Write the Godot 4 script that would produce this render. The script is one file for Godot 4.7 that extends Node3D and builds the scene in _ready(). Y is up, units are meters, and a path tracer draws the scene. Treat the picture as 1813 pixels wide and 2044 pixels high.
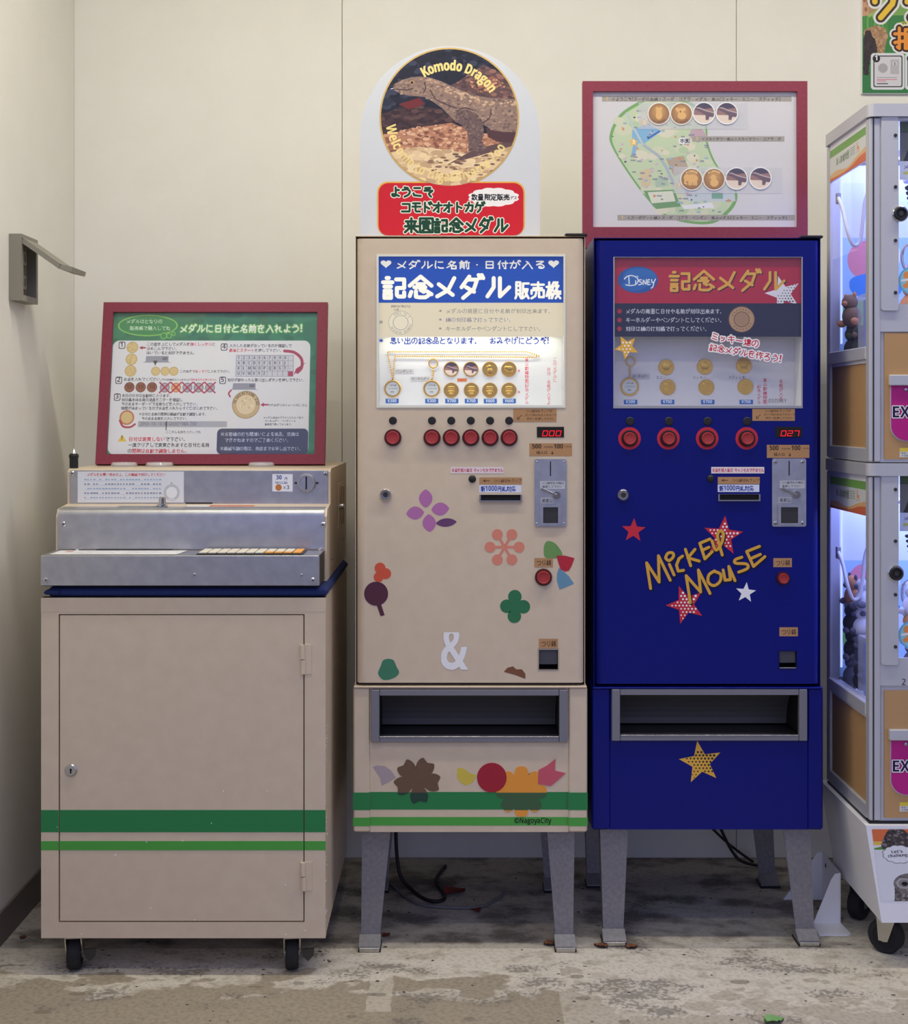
extends Node3D
# A corner with a medal engraver on a cabinet, two medal vending machines and a stack of two claw machines.
# The camera stands at z = 2.7 and looks along -z at eye height 1.049; X() and Y() turn a measured pixel into metres on the plane z.

const EYE := 1.049
const DIST := 2.7
const FOCAL := 2755.0
const HORIZON := 830.0
const WALL_Z := -0.575
const WALL_X := -0.902

const FITTINGS := [[Vector3(-0.22, 2.53, 0.42), 1.25, "white ceiling tube fitting above the engraver"], [Vector3(1.02, 2.53, 0.42), 1.25, "white ceiling tube fitting above the claw machines"], [Vector3(-0.27, 2.53, 1.45), 0.8, "white ceiling tube fitting near the open front"]]

var M := {}
var origin := {}
var rng := RandomNumberGenerator.new()


func _ready() -> void:
	rng.seed = 7
	view_and_light()
	materials()
	room()
	cabinet()
	cream_machine()
	blue_machine()
	claw_machines()
	engraver()
	signs()
	wall_things()
	floor_things()


func view_and_light() -> void:
	var cam := Camera3D.new()
	cam.name = "camera"
	cam.near = 0.05
	cam.far = 60.0
	cam.projection = Camera3D.PROJECTION_FRUSTUM
	cam.size = 2.0 * 1022.0 / FOCAL * cam.near
	cam.frustum_offset = Vector2(0, (HORIZON - 1022.0) / FOCAL * cam.near)
	cam.position = Vector3(0, EYE, DIST)
	add_child(cam)
	cam.current = true
	var sky_look := ProceduralSkyMaterial.new()
	sky_look.sky_top_color = Color(0.50, 0.54, 0.70)
	sky_look.sky_horizon_color = Color(0.58, 0.60, 0.79)
	sky_look.ground_horizon_color = Color(0.34, 0.33, 0.36)
	sky_look.ground_bottom_color = Color(0.24, 0.23, 0.25)
	var sky := Sky.new()
	sky.sky_material = sky_look
	var env := Environment.new()
	env.background_mode = Environment.BG_SKY
	env.sky = sky
	env.background_energy_multiplier = 2.0
	env.tonemap_mode = Environment.TONE_MAPPER_LINEAR
	env.tonemap_exposure = 1.0
	env.sdfgi_enabled = true
	env.ssao_enabled = true
	env.ssil_enabled = true
	var world := WorldEnvironment.new()
	world.name = "world"
	world.environment = env
	add_child(world)
	# long ceiling tube fittings: two side by side above the machines, one nearer the open front by the left wall
	for f in FITTINGS:
		var l := AreaLight3D.new()
		l.name = "ceiling_tube_light"
		l.area_size = Vector2(1.14, 0.10)
		l.light_energy = f[1]
		l.light_color = Color(1.0, 0.975, 0.90)
		l.area_range = 12.0
		l.area_attenuation = 2.0
		l.shadow_enabled = true
		l.position = f[0] + Vector3(0, -0.015, 0)
		l.rotation = Vector3(-PI / 2, 0, 0)
		add_child(l, true)


# ---------------------------------------------------------------- measuring and building

func X(px: float, z: float) -> float:
	return (px - 906.5) * (DIST - z) / FOCAL


func Y(py: float, z: float) -> float:
	return EYE + (HORIZON - py) * (DIST - z) / FOCAL


func P(px: float, py: float, z: float) -> Vector3:
	return Vector3(X(px, z), Y(py, z), z)


# Collects faces; quads run counter-clockwise seen from outside.
class MB:
	var v := PackedVector3Array()
	var n := PackedVector3Array()
	var u := PackedVector2Array()
	var ix := PackedInt32Array()

	func vert(p: Vector3, nn: Vector3, uv := Vector2.ZERO) -> int:
		v.append(p)
		n.append(nn)
		u.append(uv)
		return v.size() - 1

	func face(a: int, b: int, c: int) -> void:
		ix.append(a)
		ix.append(c)
		ix.append(b)

	func quad(a: Vector3, b: Vector3, c: Vector3, d: Vector3, uva := Vector2(0, 1), uvb := Vector2(1, 1), uvc := Vector2(1, 0), uvd := Vector2(0, 0)) -> MB:
		var nn := (b - a).cross(d - a)
		if nn.length() < 1e-12:
			nn = (c - b).cross(d - b)
		nn = nn.normalized()
		var i := vert(a, nn, uva)
		vert(b, nn, uvb)
		vert(c, nn, uvc)
		vert(d, nn, uvd)
		face(i, i + 1, i + 2)
		face(i, i + 2, i + 3)
		return self

	func smooth_quad(p: Array, m: Array) -> void:
		var i := vert(p[0], m[0])
		vert(p[1], m[1])
		vert(p[2], m[2])
		vert(p[3], m[3])
		face(i, i + 1, i + 2)
		face(i, i + 2, i + 3)

	# chamfered box between two corners
	func box(a: Vector3, b: Vector3, r := 0.0) -> MB:
		var lo := Vector3(minf(a.x, b.x), minf(a.y, b.y), minf(a.z, b.z))
		var hi := Vector3(maxf(a.x, b.x), maxf(a.y, b.y), maxf(a.z, b.z))
		r = minf(r, 0.49 * minf(hi.x - lo.x, minf(hi.y - lo.y, hi.z - lo.z)))
		var c := (lo + hi) / 2
		var h := (hi - lo) / 2
		var at := {}
		for ax in 3:
			for s in [-1, 1]:
				var nn := Vector3.ZERO
				nn[ax] = s
				var q := (ax + 1) % 3
				var w := (ax + 2) % 3
				var ids := []
				for k in [[-1, -1], [1, -1], [1, 1], [-1, 1]]:
					var p := c
					p[ax] += s * h[ax]
					p[q] += k[0] * (h[q] - r)
					p[w] += k[1] * (h[w] - r)
					var id := vert(p, nn, Vector2((k[0] + 1) / 2.0, (1 - k[1]) / 2.0))
					ids.append(id)
					var sg := [0, 0, 0]
					sg[ax] = s
					sg[q] = k[0]
					sg[w] = k[1]
					at[[ax, sg[0], sg[1], sg[2]]] = id
				if s > 0:
					face(ids[0], ids[1], ids[2])
					face(ids[0], ids[2], ids[3])
				else:
					face(ids[0], ids[2], ids[1])
					face(ids[0], ids[3], ids[2])
		if r <= 0.0:
			return self
		for ax in 3:
			var q := (ax + 1) % 3
			var w := (ax + 2) % 3
			for s in [-1, 1]:
				for t in [-1, 1]:
					var lo_s := [0, 0, 0]
					lo_s[q] = s
					lo_s[w] = t
					lo_s[ax] = -1
					var hi_s := lo_s.duplicate()
					hi_s[ax] = 1
					var a0: int = at[[q] + lo_s]
					var a1: int = at[[q] + hi_s]
					var b0: int = at[[w] + lo_s]
					var b1: int = at[[w] + hi_s]
					if s * t > 0:
						face(a0, b0, b1)
						face(a0, b1, a1)
					else:
						face(a0, b1, b0)
						face(a0, a1, b1)
		for sx in [-1, 1]:
			for sy in [-1, 1]:
				for sz in [-1, 1]:
					var i0: int = at[[0, sx, sy, sz]]
					var i1: int = at[[1, sx, sy, sz]]
					var i2: int = at[[2, sx, sy, sz]]
					if sx * sy * sz > 0:
						face(i0, i1, i2)
					else:
						face(i0, i2, i1)
		return self

	# profile of (radius, height) turned round an axis that starts at o
	func lathe(o: Vector3, axis: Vector3, prof: Array, seg := 24) -> MB:
		var w := axis.normalized()
		var e := (Vector3.UP if absf(w.y) < 0.9 else Vector3.RIGHT).cross(w).normalized()
		var f := w.cross(e)
		for i in prof.size() - 1:
			var a: Vector2 = prof[i]
			var b: Vector2 = prof[i + 1]
			if a.is_equal_approx(b):
				continue
			var sl := Vector2(b.y - a.y, a.x - b.x).normalized()
			for k in seg:
				var t0 := TAU * k / seg
				var t1 := TAU * (k + 1) / seg
				var d0 := e * cos(t0) + f * sin(t0)
				var d1 := e * cos(t1) + f * sin(t1)
				smooth_quad([o + d0 * a.x + w * a.y, o + d1 * a.x + w * a.y, o + d1 * b.x + w * b.y, o + d0 * b.x + w * b.y], [d0 * sl.x + w * sl.y, d1 * sl.x + w * sl.y, d1 * sl.x + w * sl.y, d0 * sl.x + w * sl.y])
		return self

	func cyl(a: Vector3, b: Vector3, r: float, seg := 20, r2 := -1.0) -> MB:
		var h := a.distance_to(b)
		return lathe(a, b - a, [Vector2(0, 0), Vector2(r, 0), Vector2(r if r2 < 0 else r2, h), Vector2(0, h)], seg)

	func tube(path: Array, r: float, seg := 8) -> MB:
		var rings := []
		var up := Vector3.UP
		for i in path.size():
			var d: Vector3 = (path[mini(i + 1, path.size() - 1)] - path[maxi(i - 1, 0)]).normalized()
			if absf(d.dot(up)) > 0.95:
				up = Vector3.RIGHT
			var e := up.cross(d).normalized()
			up = d.cross(e)
			rings.append([path[i], e, up])
		for i in path.size() - 1:
			for k in seg:
				var t0 := TAU * k / seg
				var t1 := TAU * (k + 1) / seg
				var q: Array = rings[i]
				var w: Array = rings[i + 1]
				var m0: Vector3 = q[1] * cos(t0) + q[2] * sin(t0)
				var m1: Vector3 = q[1] * cos(t1) + q[2] * sin(t1)
				var m2: Vector3 = w[1] * cos(t1) + w[2] * sin(t1)
				var m3: Vector3 = w[1] * cos(t0) + w[2] * sin(t0)
				smooth_quad([q[0] + m0 * r, q[0] + m1 * r, w[0] + m2 * r, w[0] + m3 * r], [m0, m1, m2, m3])
		return self

	func ball(c: Vector3, r: Vector3, seg := 16, rows := 10, turn := Basis.IDENTITY) -> MB:
		for j in rows:
			var a0 := PI * j / rows - PI / 2
			var a1 := PI * (j + 1) / rows - PI / 2
			for k in seg:
				var pts := []
				var ns := []
				for q in [[a0, k], [a0, k + 1], [a1, k + 1], [a1, k]]:
					var t: float = TAU * q[1] / seg
					var s := Vector3(cos(q[0]) * cos(-t), sin(q[0]), cos(q[0]) * sin(-t))
					pts.append(c + turn * (s * r))
					ns.append((turn * (s / r)).normalized())
				smooth_quad(pts, ns)
		return self

	# a polygon in the plane, pushed from z0 (back) to z1 (front); plane: 0 = xy facing +z
	func slab(poly: PackedVector2Array, z0: float, z1: float) -> MB:
		if Geometry2D.is_polygon_clockwise(poly):
			poly = poly.duplicate()
			poly.reverse()
		var tris := Geometry2D.triangulate_polygon(poly)
		for f in 2:
			var zz := z1 if f == 0 else z0
			var s := v.size()
			for p in poly:
				vert(Vector3(p.x, p.y, zz), Vector3(0, 0, 1 if f == 0 else -1), p)
			for i in range(0, tris.size(), 3):
				var a := poly[tris[i]]
				var ccw := (poly[tris[i + 1]] - a).cross(poly[tris[i + 2]] - a) > 0
				if ccw == (f == 0):
					face(s + tris[i], s + tris[i + 1], s + tris[i + 2])
				else:
					face(s + tris[i], s + tris[i + 2], s + tris[i + 1])
		for i in poly.size():
			var p := poly[i]
			var q := poly[(i + 1) % poly.size()]
			quad(Vector3(p.x, p.y, z0), Vector3(q.x, q.y, z0), Vector3(q.x, q.y, z1), Vector3(p.x, p.y, z1))
		return self

	# an upright plate facing +z with rectangular holes; the rim of every hole goes through
	func plate(x0: float, y0: float, x1: float, y1: float, zb: float, zf: float, holes: Array) -> MB:
		var xs := [x0, x1]
		var ys := [y0, y1]
		for h in holes:
			xs.append_array([h.position.x, h.end.x])
			ys.append_array([h.position.y, h.end.y])
		xs.sort()
		ys.sort()
		for i in xs.size() - 1:
			for j in ys.size() - 1:
				var mid := Vector2((xs[i] + xs[i + 1]) / 2, (ys[j] + ys[j + 1]) / 2)
				var open: bool = xs[i + 1] - xs[i] < 1e-7 or ys[j + 1] - ys[j] < 1e-7
				for h in holes:
					open = open or h.has_point(mid)
				if open:
					continue
				quad(Vector3(xs[i], ys[j], zf), Vector3(xs[i + 1], ys[j], zf), Vector3(xs[i + 1], ys[j + 1], zf), Vector3(xs[i], ys[j + 1], zf))
				quad(Vector3(xs[i + 1], ys[j], zb), Vector3(xs[i], ys[j], zb), Vector3(xs[i], ys[j + 1], zb), Vector3(xs[i + 1], ys[j + 1], zb))
		around_rect(x0, y0, x1, y1, zb, zf, true)
		for h in holes:
			around_rect(h.position.x, h.position.y, h.end.x, h.end.y, zb, zf, false)
		return self

	func around_rect(x0: float, y0: float, x1: float, y1: float, zb: float, zf: float, outwards: bool) -> MB:
		var c := [Vector2(x0, y0), Vector2(x1, y0), Vector2(x1, y1), Vector2(x0, y1)]
		for i in 4:
			var p: Vector2 = c[i]
			var q: Vector2 = c[(i + 1) % 4]
			if not outwards:
				var s := p
				p = q
				q = s
			quad(Vector3(p.x, p.y, zb), Vector3(q.x, q.y, zb), Vector3(q.x, q.y, zf), Vector3(p.x, p.y, zf))
		return self

	# flat picture facing +z
	func card(x0: float, y0: float, x1: float, y1: float, z: float) -> MB:
		return quad(Vector3(x0, y0, z), Vector3(x1, y0, z), Vector3(x1, y1, z), Vector3(x0, y1, z))

	func moved(t: Transform3D) -> MB:
		for i in v.size():
			v[i] = t * v[i]
			n[i] = (t.basis * n[i]).normalized()
		if t.basis.determinant() < 0.0:
			for i in range(0, ix.size(), 3):
				var k := ix[i]
				ix[i] = ix[i + 1]
				ix[i + 1] = k
		return self

	func mesh(shift: Vector3) -> ArrayMesh:
		var a := []
		a.resize(Mesh.ARRAY_MAX)
		var pv := v.duplicate()
		for i in pv.size():
			pv[i] -= shift
		a[Mesh.ARRAY_VERTEX] = pv
		a[Mesh.ARRAY_NORMAL] = n
		a[Mesh.ARRAY_TEX_UV] = u
		a[Mesh.ARRAY_INDEX] = ix
		var m := ArrayMesh.new()
		m.add_surface_from_arrays(Mesh.PRIMITIVE_TRIANGLES, a)
		return m


func mb() -> MB:
	return MB.new()


func numbered(called: String) -> String:
	var n := called
	var k := 0
	while has_node(NodePath(n)):
		k += 1
		n = "%s_%03d" % [called, k]
	return n


# a thing made of parts: a node at its base; all shapes are given in world coordinates
func thing(called: String, label: String, category: String, base: Vector3, group := "") -> Node3D:
	var o := Node3D.new()
	o.name = numbered(called)
	add_child(o)
	o.position = base
	origin[o] = base
	o.set_meta("label", label)
	o.set_meta("category", category)
	if group:
		o.set_meta("group", group)
	return o


func part(parent: Node3D, called: String, shape: MB, mat: Material, label := "") -> MeshInstance3D:
	var o := MeshInstance3D.new()
	o.name = called
	var base: Vector3 = origin.get(parent, Vector3.ZERO)
	o.mesh = shape.mesh(base)
	o.material_override = mat
	o.mesh.surface_set_material(0, mat)
	parent.add_child(o, true)
	origin[o] = base
	if label:
		o.set_meta("label", label)
	return o


# a thing that is one mesh
func single(called: String, label: String, category: String, shape: MB, mat: Material, group := "") -> MeshInstance3D:
	var lo := Vector3(INF, INF, INF)
	var hi := -lo
	for p in shape.v:
		lo = lo.min(p)
		hi = hi.max(p)
	var base := Vector3((lo.x + hi.x) / 2, lo.y, (lo.z + hi.z) / 2)
	var o := MeshInstance3D.new()
	o.name = numbered(called)
	o.mesh = shape.mesh(base)
	o.material_override = mat
	o.mesh.surface_set_material(0, mat)
	add_child(o)
	o.position = base
	origin[o] = base
	o.set_meta("label", label)
	o.set_meta("category", category)
	if group:
		o.set_meta("group", group)
	return o


func struct(called: String, shape: MB, mat: Material) -> MeshInstance3D:
	var o := part(self, called, shape, mat)
	o.set_meta("kind", "structure")
	return o


func smooth(pts: Array, steps := 6, closed := false) -> Array:
	var out := []
	var n := pts.size()
	for i in (n if closed else n - 1):
		var p0 = pts[(i - 1 + n) % n] if closed else pts[maxi(i - 1, 0)]
		var p1 = pts[i]
		var p2 = pts[(i + 1) % n]
		var p3 = pts[(i + 2) % n] if closed else pts[mini(i + 2, n - 1)]
		for k in steps:
			out.append(p1.cubic_interpolate(p2, p0, p3, float(k) / steps))
	if not closed:
		out.append(pts[n - 1])
	return out


func flat(pts: Array) -> PackedVector2Array:
	return PackedVector2Array(pts)


func star(c: Vector2, r: float, turn := 0.0, inner := 0.42) -> PackedVector2Array:
	var out := PackedVector2Array()
	for i in 10:
		out.append(c + Vector2.from_angle(turn + PI / 2 + TAU * i / 10) * (r if i % 2 == 0 else r * inner))
	return out


func ring_of(c: Vector2, r: Vector2, n := 28, a0 := 0.0, a1 := TAU) -> PackedVector2Array:
	var out := PackedVector2Array()
	for i in n:
		var t := a0 + (a1 - a0) * i / (n if is_equal_approx(a1 - a0, TAU) else n - 1)
		out.append(c + Vector2(cos(t), sin(t)) * r)
	return out


func round_rect(x0: float, y0: float, x1: float, y1: float, r: float, n := 5) -> PackedVector2Array:
	var out := PackedVector2Array()
	for q in [[x1 - r, y1 - r, 0.0], [x0 + r, y1 - r, PI / 2], [x0 + r, y0 + r, PI], [x1 - r, y0 + r, PI * 1.5]]:
		for i in n + 1:
			var t: float = q[2] + PI / 2 * i / n
			out.append(Vector2(q[0] + cos(t) * r, q[1] + sin(t) * r))
	return out


# ---------------------------------------------------------------- lettering
# Strokes on a grid of 16 by 16 (x then y, y down); «木:006f» sets another sign into the box 0,0 to 6,f.
const STROKES := {
	"メ": "d2-9a-2e 36-cd", "ダ": "61-18 53-b3-99-2f 48-9b c0-d2 e0-f2", "ル": "52-58-1e 92-9e-f8", "ト": "51-5f 56-c9", "コ": "23-d3-de 1e-de",
	"モ": "22-d2 17-e7 62-6d-7e-de", "ド": "41-4f 46-ba a1-c4 d0-f3", "オ": "15-e5 91-9f-7e 95-1d", "カ": "15-d5-cd-be-9d 71-68-2e",
	"ゲ": "41-18 45-d5 95-8b-4f b1-c3 e0-f2", "キ": "25-d3 1a-e8 61-af", "ー": "18-e8", "ホ": "14-e4 71-7f-5e 47-1c a7-dc",
	"ペ": "19-64-ed c2-d1-e2-d3-c2", "ベ": "19-64-ed c1-d3 e0-f2", "ン": "23-65 1e-9c-e4", "デ": "31-b1 16-d6 76-6b-3f c0-d2 e0-f2",
	"ス": "22-c2-89-1e 88-de", "ズ": "22-c2-89-1e 88-de d0-e2", "ワ": "22-d2-b9-5f 22-28", "ク": "61-28 53-d3-b9-4f", "ヤ": "16-d4-a9 52-8f",
	"ツ": "23-47 73-87 d3-bb-4f", "セ": "18-e5-b9 51-5c-7e-de", "ア": "12-d2-a6 84-7a-3f", "リ": "32-39 b1-b9-6f", "ミ": "32-c4 37-b9 2c-ce",
	"ニ": "33-c3 1d-ed", "イ": "d1-86-19 85-8f", "テ": "31-c1 16-e6 86-7b-3f", "チ": "c1-33 17-e7 83-8a-4f", "ボ": "14-d4 71-7f-5e 47-1c a7-dc c0-d2 e0-f2",
	"ラ": "31-c1 15-d5-ba-5f", "プ": "12-c2-a9-4f d1-e0-f1-e2-d1", "シ": "22-54 17-49 1e-9c-e5", "ハ": "52-49-1e 92-bb-ee", "タ": "61-18 53-d3-b9-3f 58-aa",
	"マ": "12-d2-8a 58-9d", "レ": "32-3e-e7", "サ": "15-e5 41-4a b1-ba-6f", "ジ": "22-54 17-49 1e-9c-e5 c0-d2",
	"に": "31-2a-3e 63-c3 6c-8e-de", "の": "84-7a-3d-1a-25-82-c3-e8-cd-9f", "る": "32-c2-38-97-db-be-7e-6c-8b-ad", "が": "15-95-9c-7e-6d 61-2e b3-e8 c0-d2 e0-f2",
	"や": "18-b4-e6-d9-a9 71-84 43-8f", "で": "13-d3-87-6b-9e-ce b6-c8 d5-e7", "つ": "16-94-d5-e9-bd-5f", "て": "13-e3-97-7b-9e-de",
	"さ": "15-d4 71-b8 48-2b-4e-bf", "い": "22-29-4d-6b b3-d9", "し": "41-4b-7e-be-ea", "じ": "41-4b-7e-be-ea a2-b4", "く": "a1-38-bf",
	"だ": "14-94 61-2e 99-d9 8d-de c0-d2 e0-f2", "た": "14-94 61-2e 99-d9 8d-de", "こ": "32-c2 2a-3d-de", "ご": "32-a2 2a-3d-de c0-d2 e0-f2", "よ": "81-8d-4e-3b-8c-de 85-d5",
	"う": "51-a2 25-94-d7-bc-5f", "そ": "32-b2-26-e6-9a-ad-cf", "ぞ": "32-a2-26-d6-9a-ad-cf c0-d2 e0-f2", "と": "41-68 d4-47-2b-4e-de", "ど": "41-67 c4-37-2b-4e-de c0-d2 e0-f2",
	"り": "42-38-5a b1-cb-6f", "ま": "24-d4 28-d8 81-8c-4e-2c-6b-de", "す": "14-e4 91-9a-6b-69-88-99-8f", "な": "14-94 61-2a c4-e6 a7-ad-6e-5c-9b-de",
	"お": "15-95 61-6d-2c-69-da-cd-9e b2-d4", "み": "22-92-3d-1b-5a-ec b6-ae", "げ": "31-2a-3e 65-d5 a1-ab-7f d0-e2 f0-f2", "け": "31-2a-3e 65-d5 a1-ab-7f",
	"を": "13-c3 71-28-87-9b c6-48-3c-5f-cf", "れ": "41-4f 14-64-2b-87-b5-ac-ee", "ね": "41-4f 14-64-2b-a4-d8-be-8d-ac-ee", "は": "31-2a-3e 64-e4 b1-bc-7d-7b-de",
	"ん": "71-1f-58-88-9e-cd-e9", "め": "33-7c 92-6c-2d-28-84-d6-dc-9f", "あ": "13-d3 71-7e a6-7d-3e-2a-79-c8-eb-bf", "か": "15-95-9c-7e-6d 61-2e b3-e8",
	"き": "23-c2 17-d5 71-bb 4a-3d-8f", "ち": "14-d4 71-49-98-db-9f-4f", "ら": "51-92 35-2b-78-cb-af-4f", "ろ": "32-b2-29-87-db-af-4f", "も": "81-6c-8f-ce-cb 35-a5 39-a9", "え": "61-a2 35-b5-1e-79-9e-de",
	"・": "78-88", "。": "1d-2c-3d-2e-1d", "、": "1c-3f", "*": "83-8b 45-c9 49-c5", "＊": "83-8b 45-c9 49-c5", "※": "22-dd d2-2d 83-84 8c-8d 28-38 c8-d8",
	"日": "32-3e-ce-c2-32 38-c8", "一": "18-e8", "口": "33-3d-cd-c3-33", "山": "81-8d 26-2d-dd-d6", "名": "71-37 63-c3-88-1d 57-79 7a-7f-df-da-7a",
	"前": "31-52 b1-92 14-e4 26-2f 26-76-7f 29-79 2c-7c a6-ac d5-df-bf", "付": "51-27 44-4f 75-f5 c1-cf-ae 88-9b", "入": "62-83-ef 85-1f",
	"言": "61-91 14-e4 37-c7 3a-ca 3c-3f-cf-cc-3c", "己": "22-d2-d8-38-3d-5e-de-db", "記": "言:017f 己:81ff", "心": "25-1c 54-5d-7e-be-db 82-a5 c4-f9",
	"念": "81-17 81-f7 66-a6 48-b8-9a 心:09ff", "貝": "31-3b-cb-c1-31 34-c4 38-c8 5b-1f 9b-ef", "反": "32-e2 32-39-1f 47-c7-8d-2f 57-ef", "販": "貝:007f 反:70ff",
	"売": "13-e3 81-86 36-c6 1b-18-e8-eb 6a-5d-1f 9a-9e-ee-ec", "木": "15-e5 81-8f 85-1d 85-fd", "機": "木:006f 81-64-84-68-99 c1-a4-d4-a8-d9 6b-fb 8b-6f a1-cc-ff f9-af",
	"周": "22-29-1f 22-d2-df-bf 45-b5 82-88 48-b8 5a-5d-ad-aa-5a", "囲": "21-2f-df-d1-21 45-b5 49-b9 63-6d-5e 93-9d", "刻": "14-94 51-54 54-28-78 79-1e 6a-9f b3-bb e1-ef-cf",
	"印": "61-22-2d-6c 27-67 92-9f 92-d2-dc-bc", "出": "81-8e 32-37-d7-d2 1a-1f-ef-ea", "来": "24-d4 19-f9 81-8f 89-1f 89-ff 45-58 c5-b8",
	"横": "木:006f 74-f4 91-97 d1-d7 77-f7 88-8c-fc-f8-88 8a-fa b7-bc 9d-7f dd-ff", "扌": "15-e5 81-8f-5e 1b-ea", "打": "扌:006f 73-f3 b3-bf-9e", "下": "13-e3 83-8f 87-ca", "上": "81-8e 87-d7 1e-ee",
	"田": "22-2e-de-d2-22 28-d8 82-8e", "思": "田:21d8 心:09ff", "品": "51-56-b6-b1-51 19-1e-6e-69-19 99-9e-ee-e9-99", "力": "15-d5-cd-ae 71-69-2f",
	"動": "62-23 14-84 26-2b-7b-76-26 29-79 54-5f 1d-8d 1f-8f 95-f5-ed-cf b1-b8-8f", "植": "木:006f 74-f4 b1-b4 86-8d-ed-e6-86 88-e8 8b-eb 75-7f-ff", "牛": "41-27 16-e6 81-8f 1a-ea",
	"物": "牛:006f 91-76 84-f4-ed-cf b4-7d d4-9f", "園": "11-1f-ff-f1-11 44-b4 82-86 36-c6 58-5a-aa-a8-58 8a-4d 8b-cd", "東": "13-e3 81-8f 36-3b-cb-c6-36 38-c8 8b-1f 8b-ff",
	"表": "13-e3 81-87 35-c5 17-e7 87-1d 5b-5f-7e 88-ef c9-9b", "裏": "81-83 13-e3 35-38-c8-c5-35 85-8b 1b-eb 5b-5f 8b-ef", "数": "15-75 41-48 22-33 62-53 1b-7b 48-3b-6e 6a-2f 91-76 84-f4 e4-cb-7f 86-ff",
	"量": "31-36-c6-c1-31 33-c3 18-e8 3a-3d-cd-ca-3a 8a-8f 3b-cb 1f-ef", "限": "21-2f 21-61-46-68-5a-2b 82-89-e9-e2-82 85-e5 82-8e-be b9-ff", "定": "15-12-e2-e5 81-82 37-c7 87-8e 8a-ca 49-1f 4b-8f-ff",
	"購": "貝:007f 83-f3 a1-a7 d1-d7 77-f7 88-8f 88-e8-ee-cf 8b-eb b7-be", "面": "12-e2 72-65 25-2f-df-d5-25 65-6f 95-9f 69-99 6c-9c", "強": "12-52-56-16-1a-5a-4f-2e 92-76-d5 d2-f7 87-8b-eb-e7-87 b5-be 7f-ee",
	"氵": "41-95 17-6a 2f-a9", "浮": "氵:006f d1-72 85-96 d4-c6 78-d8-ba ba-bf-9f 7b-fb", "金": "81-17 81-f7 57-b7 2a-da 87-8e 4b-6d cb-ad 1e-ee", "本": "14-e4 81-8f 84-1c 84-fc 5c-bc",
	"自": "81-63 34-3f-cf-c4-34 38-c8 3b-cb", "的": "51-33 24-2e-6e-64-24 29-69 a1-87 94-e4-dd-bf 98-ba", "亻": "c1-18 86-8f", "体": "亻:005f 65-f5 a1-af a5-6c a5-fc 8c-cc", "左": "14-e4 71-59-1f 59-d9 99-9e 5e-ee",
	"奥": "81-62 32-3a 32-d2-da 58-b8 84-8a 55-68 b5-a8 1b-eb 8b-1f 8b-ff", "液": "氵:006f 73-f3 b1-b3 95-7a 88-8f c5-a9 b6-f6-af a9-ff", "晶": "51-56-b6-b1-51 54-b4 18-1f-6f-68-18 1b-6b 98-9f-ef-e8-98 9b-eb",
	"確": "12-72 42-19 37-3e-6e-67-37 85-82-f2-f5 b4-78 97-9f a5-f5 98-e8 9b-eb 9f-ff c5-cf", "認": "言:007f 82-f2-e8 b3-88 84-a5 8a-7e aa-af-ef-ed ba-cc ea-fd",
	"時": "12-1d-5d-52-12 17-57 74-e4 b1-b7 67-f7 6a-fa d7-df-bf 8b-9d", "間": "11-1f 11-61-66-16 13-63 e1-ef-cf e1-91-96-e6 93-e3 58-5e-ae-a8-58 5b-ab", "決": "氵:006f 74-d4-d9 a1-a9-6f a9-ff 69-f9",
	"隔": "21-2f 21-61-46-68-5a-2b 72-f2 93-96-e6-e3-93 78-7f 78-f8-ff 9a-aa bc-bf", "械": "木:006f 65-f5 c1-d9-ff f9-bf d1-f3 6a-ba 88-8c-6f a8-af", "調": "言:007f 82-8a-7f 82-f2-ff-df 95-e5 b3-b8 98-e8 9a-9d-dd-da-9a",
	"整": "12-72 15-65 41-48 91-75 84-f4 d4-88 96-f8 2a-da 8a-8f 8c-cc 4c-4f 1f-ef", "変": "13-e3 81-83 63-58 93-98-89 45-17 b5-e8 69-2d 59-c9-1f 6b-ef", "更": "12-e2 34-3a-ca-c4-34 37-c7 82-8a-1f 5b-ff",
	"度": "23-e3 81-83 23-29-1f 56-e6 73-79-b9-b3 5b-db-3f 6b-ff", "合": "81-17 81-f7 57-b7 3a-3f-cf-ca-3a", "最": "41-46-b6-b1-41 43-b3 17-e7 27-2f 67-6f 2a-6a 2c-6c 1f-7e 98-e8-8f 99-ff",
	"後": "41-15 56-1b 48-4f 91-74-a4-78 d3-78-e9 99-6d 8a-da-6f 8b-ff", "押": "扌:006f 72-79-e9-e2-72 75-e5 a2-af", "終": "31-15-54-1a-5a 3a-3f 2c-1e 5c-6e 91-76 83-e3-7b 85-fb ab-cc 9d-bf",
	"取": "11-81 21-2d 61-6f 25-65 29-69 1d-7c 93-e3-7f 94-ff", "客": "15-12-e2-e5 81-82 63-28 54-b4-1a 56-fa 4b-4f-bf-bb-4b", "様": "木:006f 91-a3 d1-c3 74-f4 86-e6 79-f9 b4-be-9e 8a-9c 7f-ab f9-bb bb-ff",
	"違": "22-44 16-46-4c-1f 4c-8e-fe 73-e3 a1-a5 65-f5 87-8a-da-d7-87 6c-fc", "返": "22-44 16-46-4c-1f 4c-8e-fe 72-e2 72-78-6b 86-d6-7c 87-ec", "交": "13-e3 81-83 55-28 a5-d8 b7-8b-1f 48-8c-ff",
	"換": "扌:006f 91-75 83-d3-b5 76-7a 76-f6-fa c6-ca 7b-fb b9-6f bb-ff", "了": "22-c2-86 86-8f-5e", "承": "42-c2-85 85-8f-5e 56-b6 59-b9 4c-cc 15-45-1e f5-c7-ff", "不": "12-e2 92-18 86-8f a7-fb",
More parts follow.
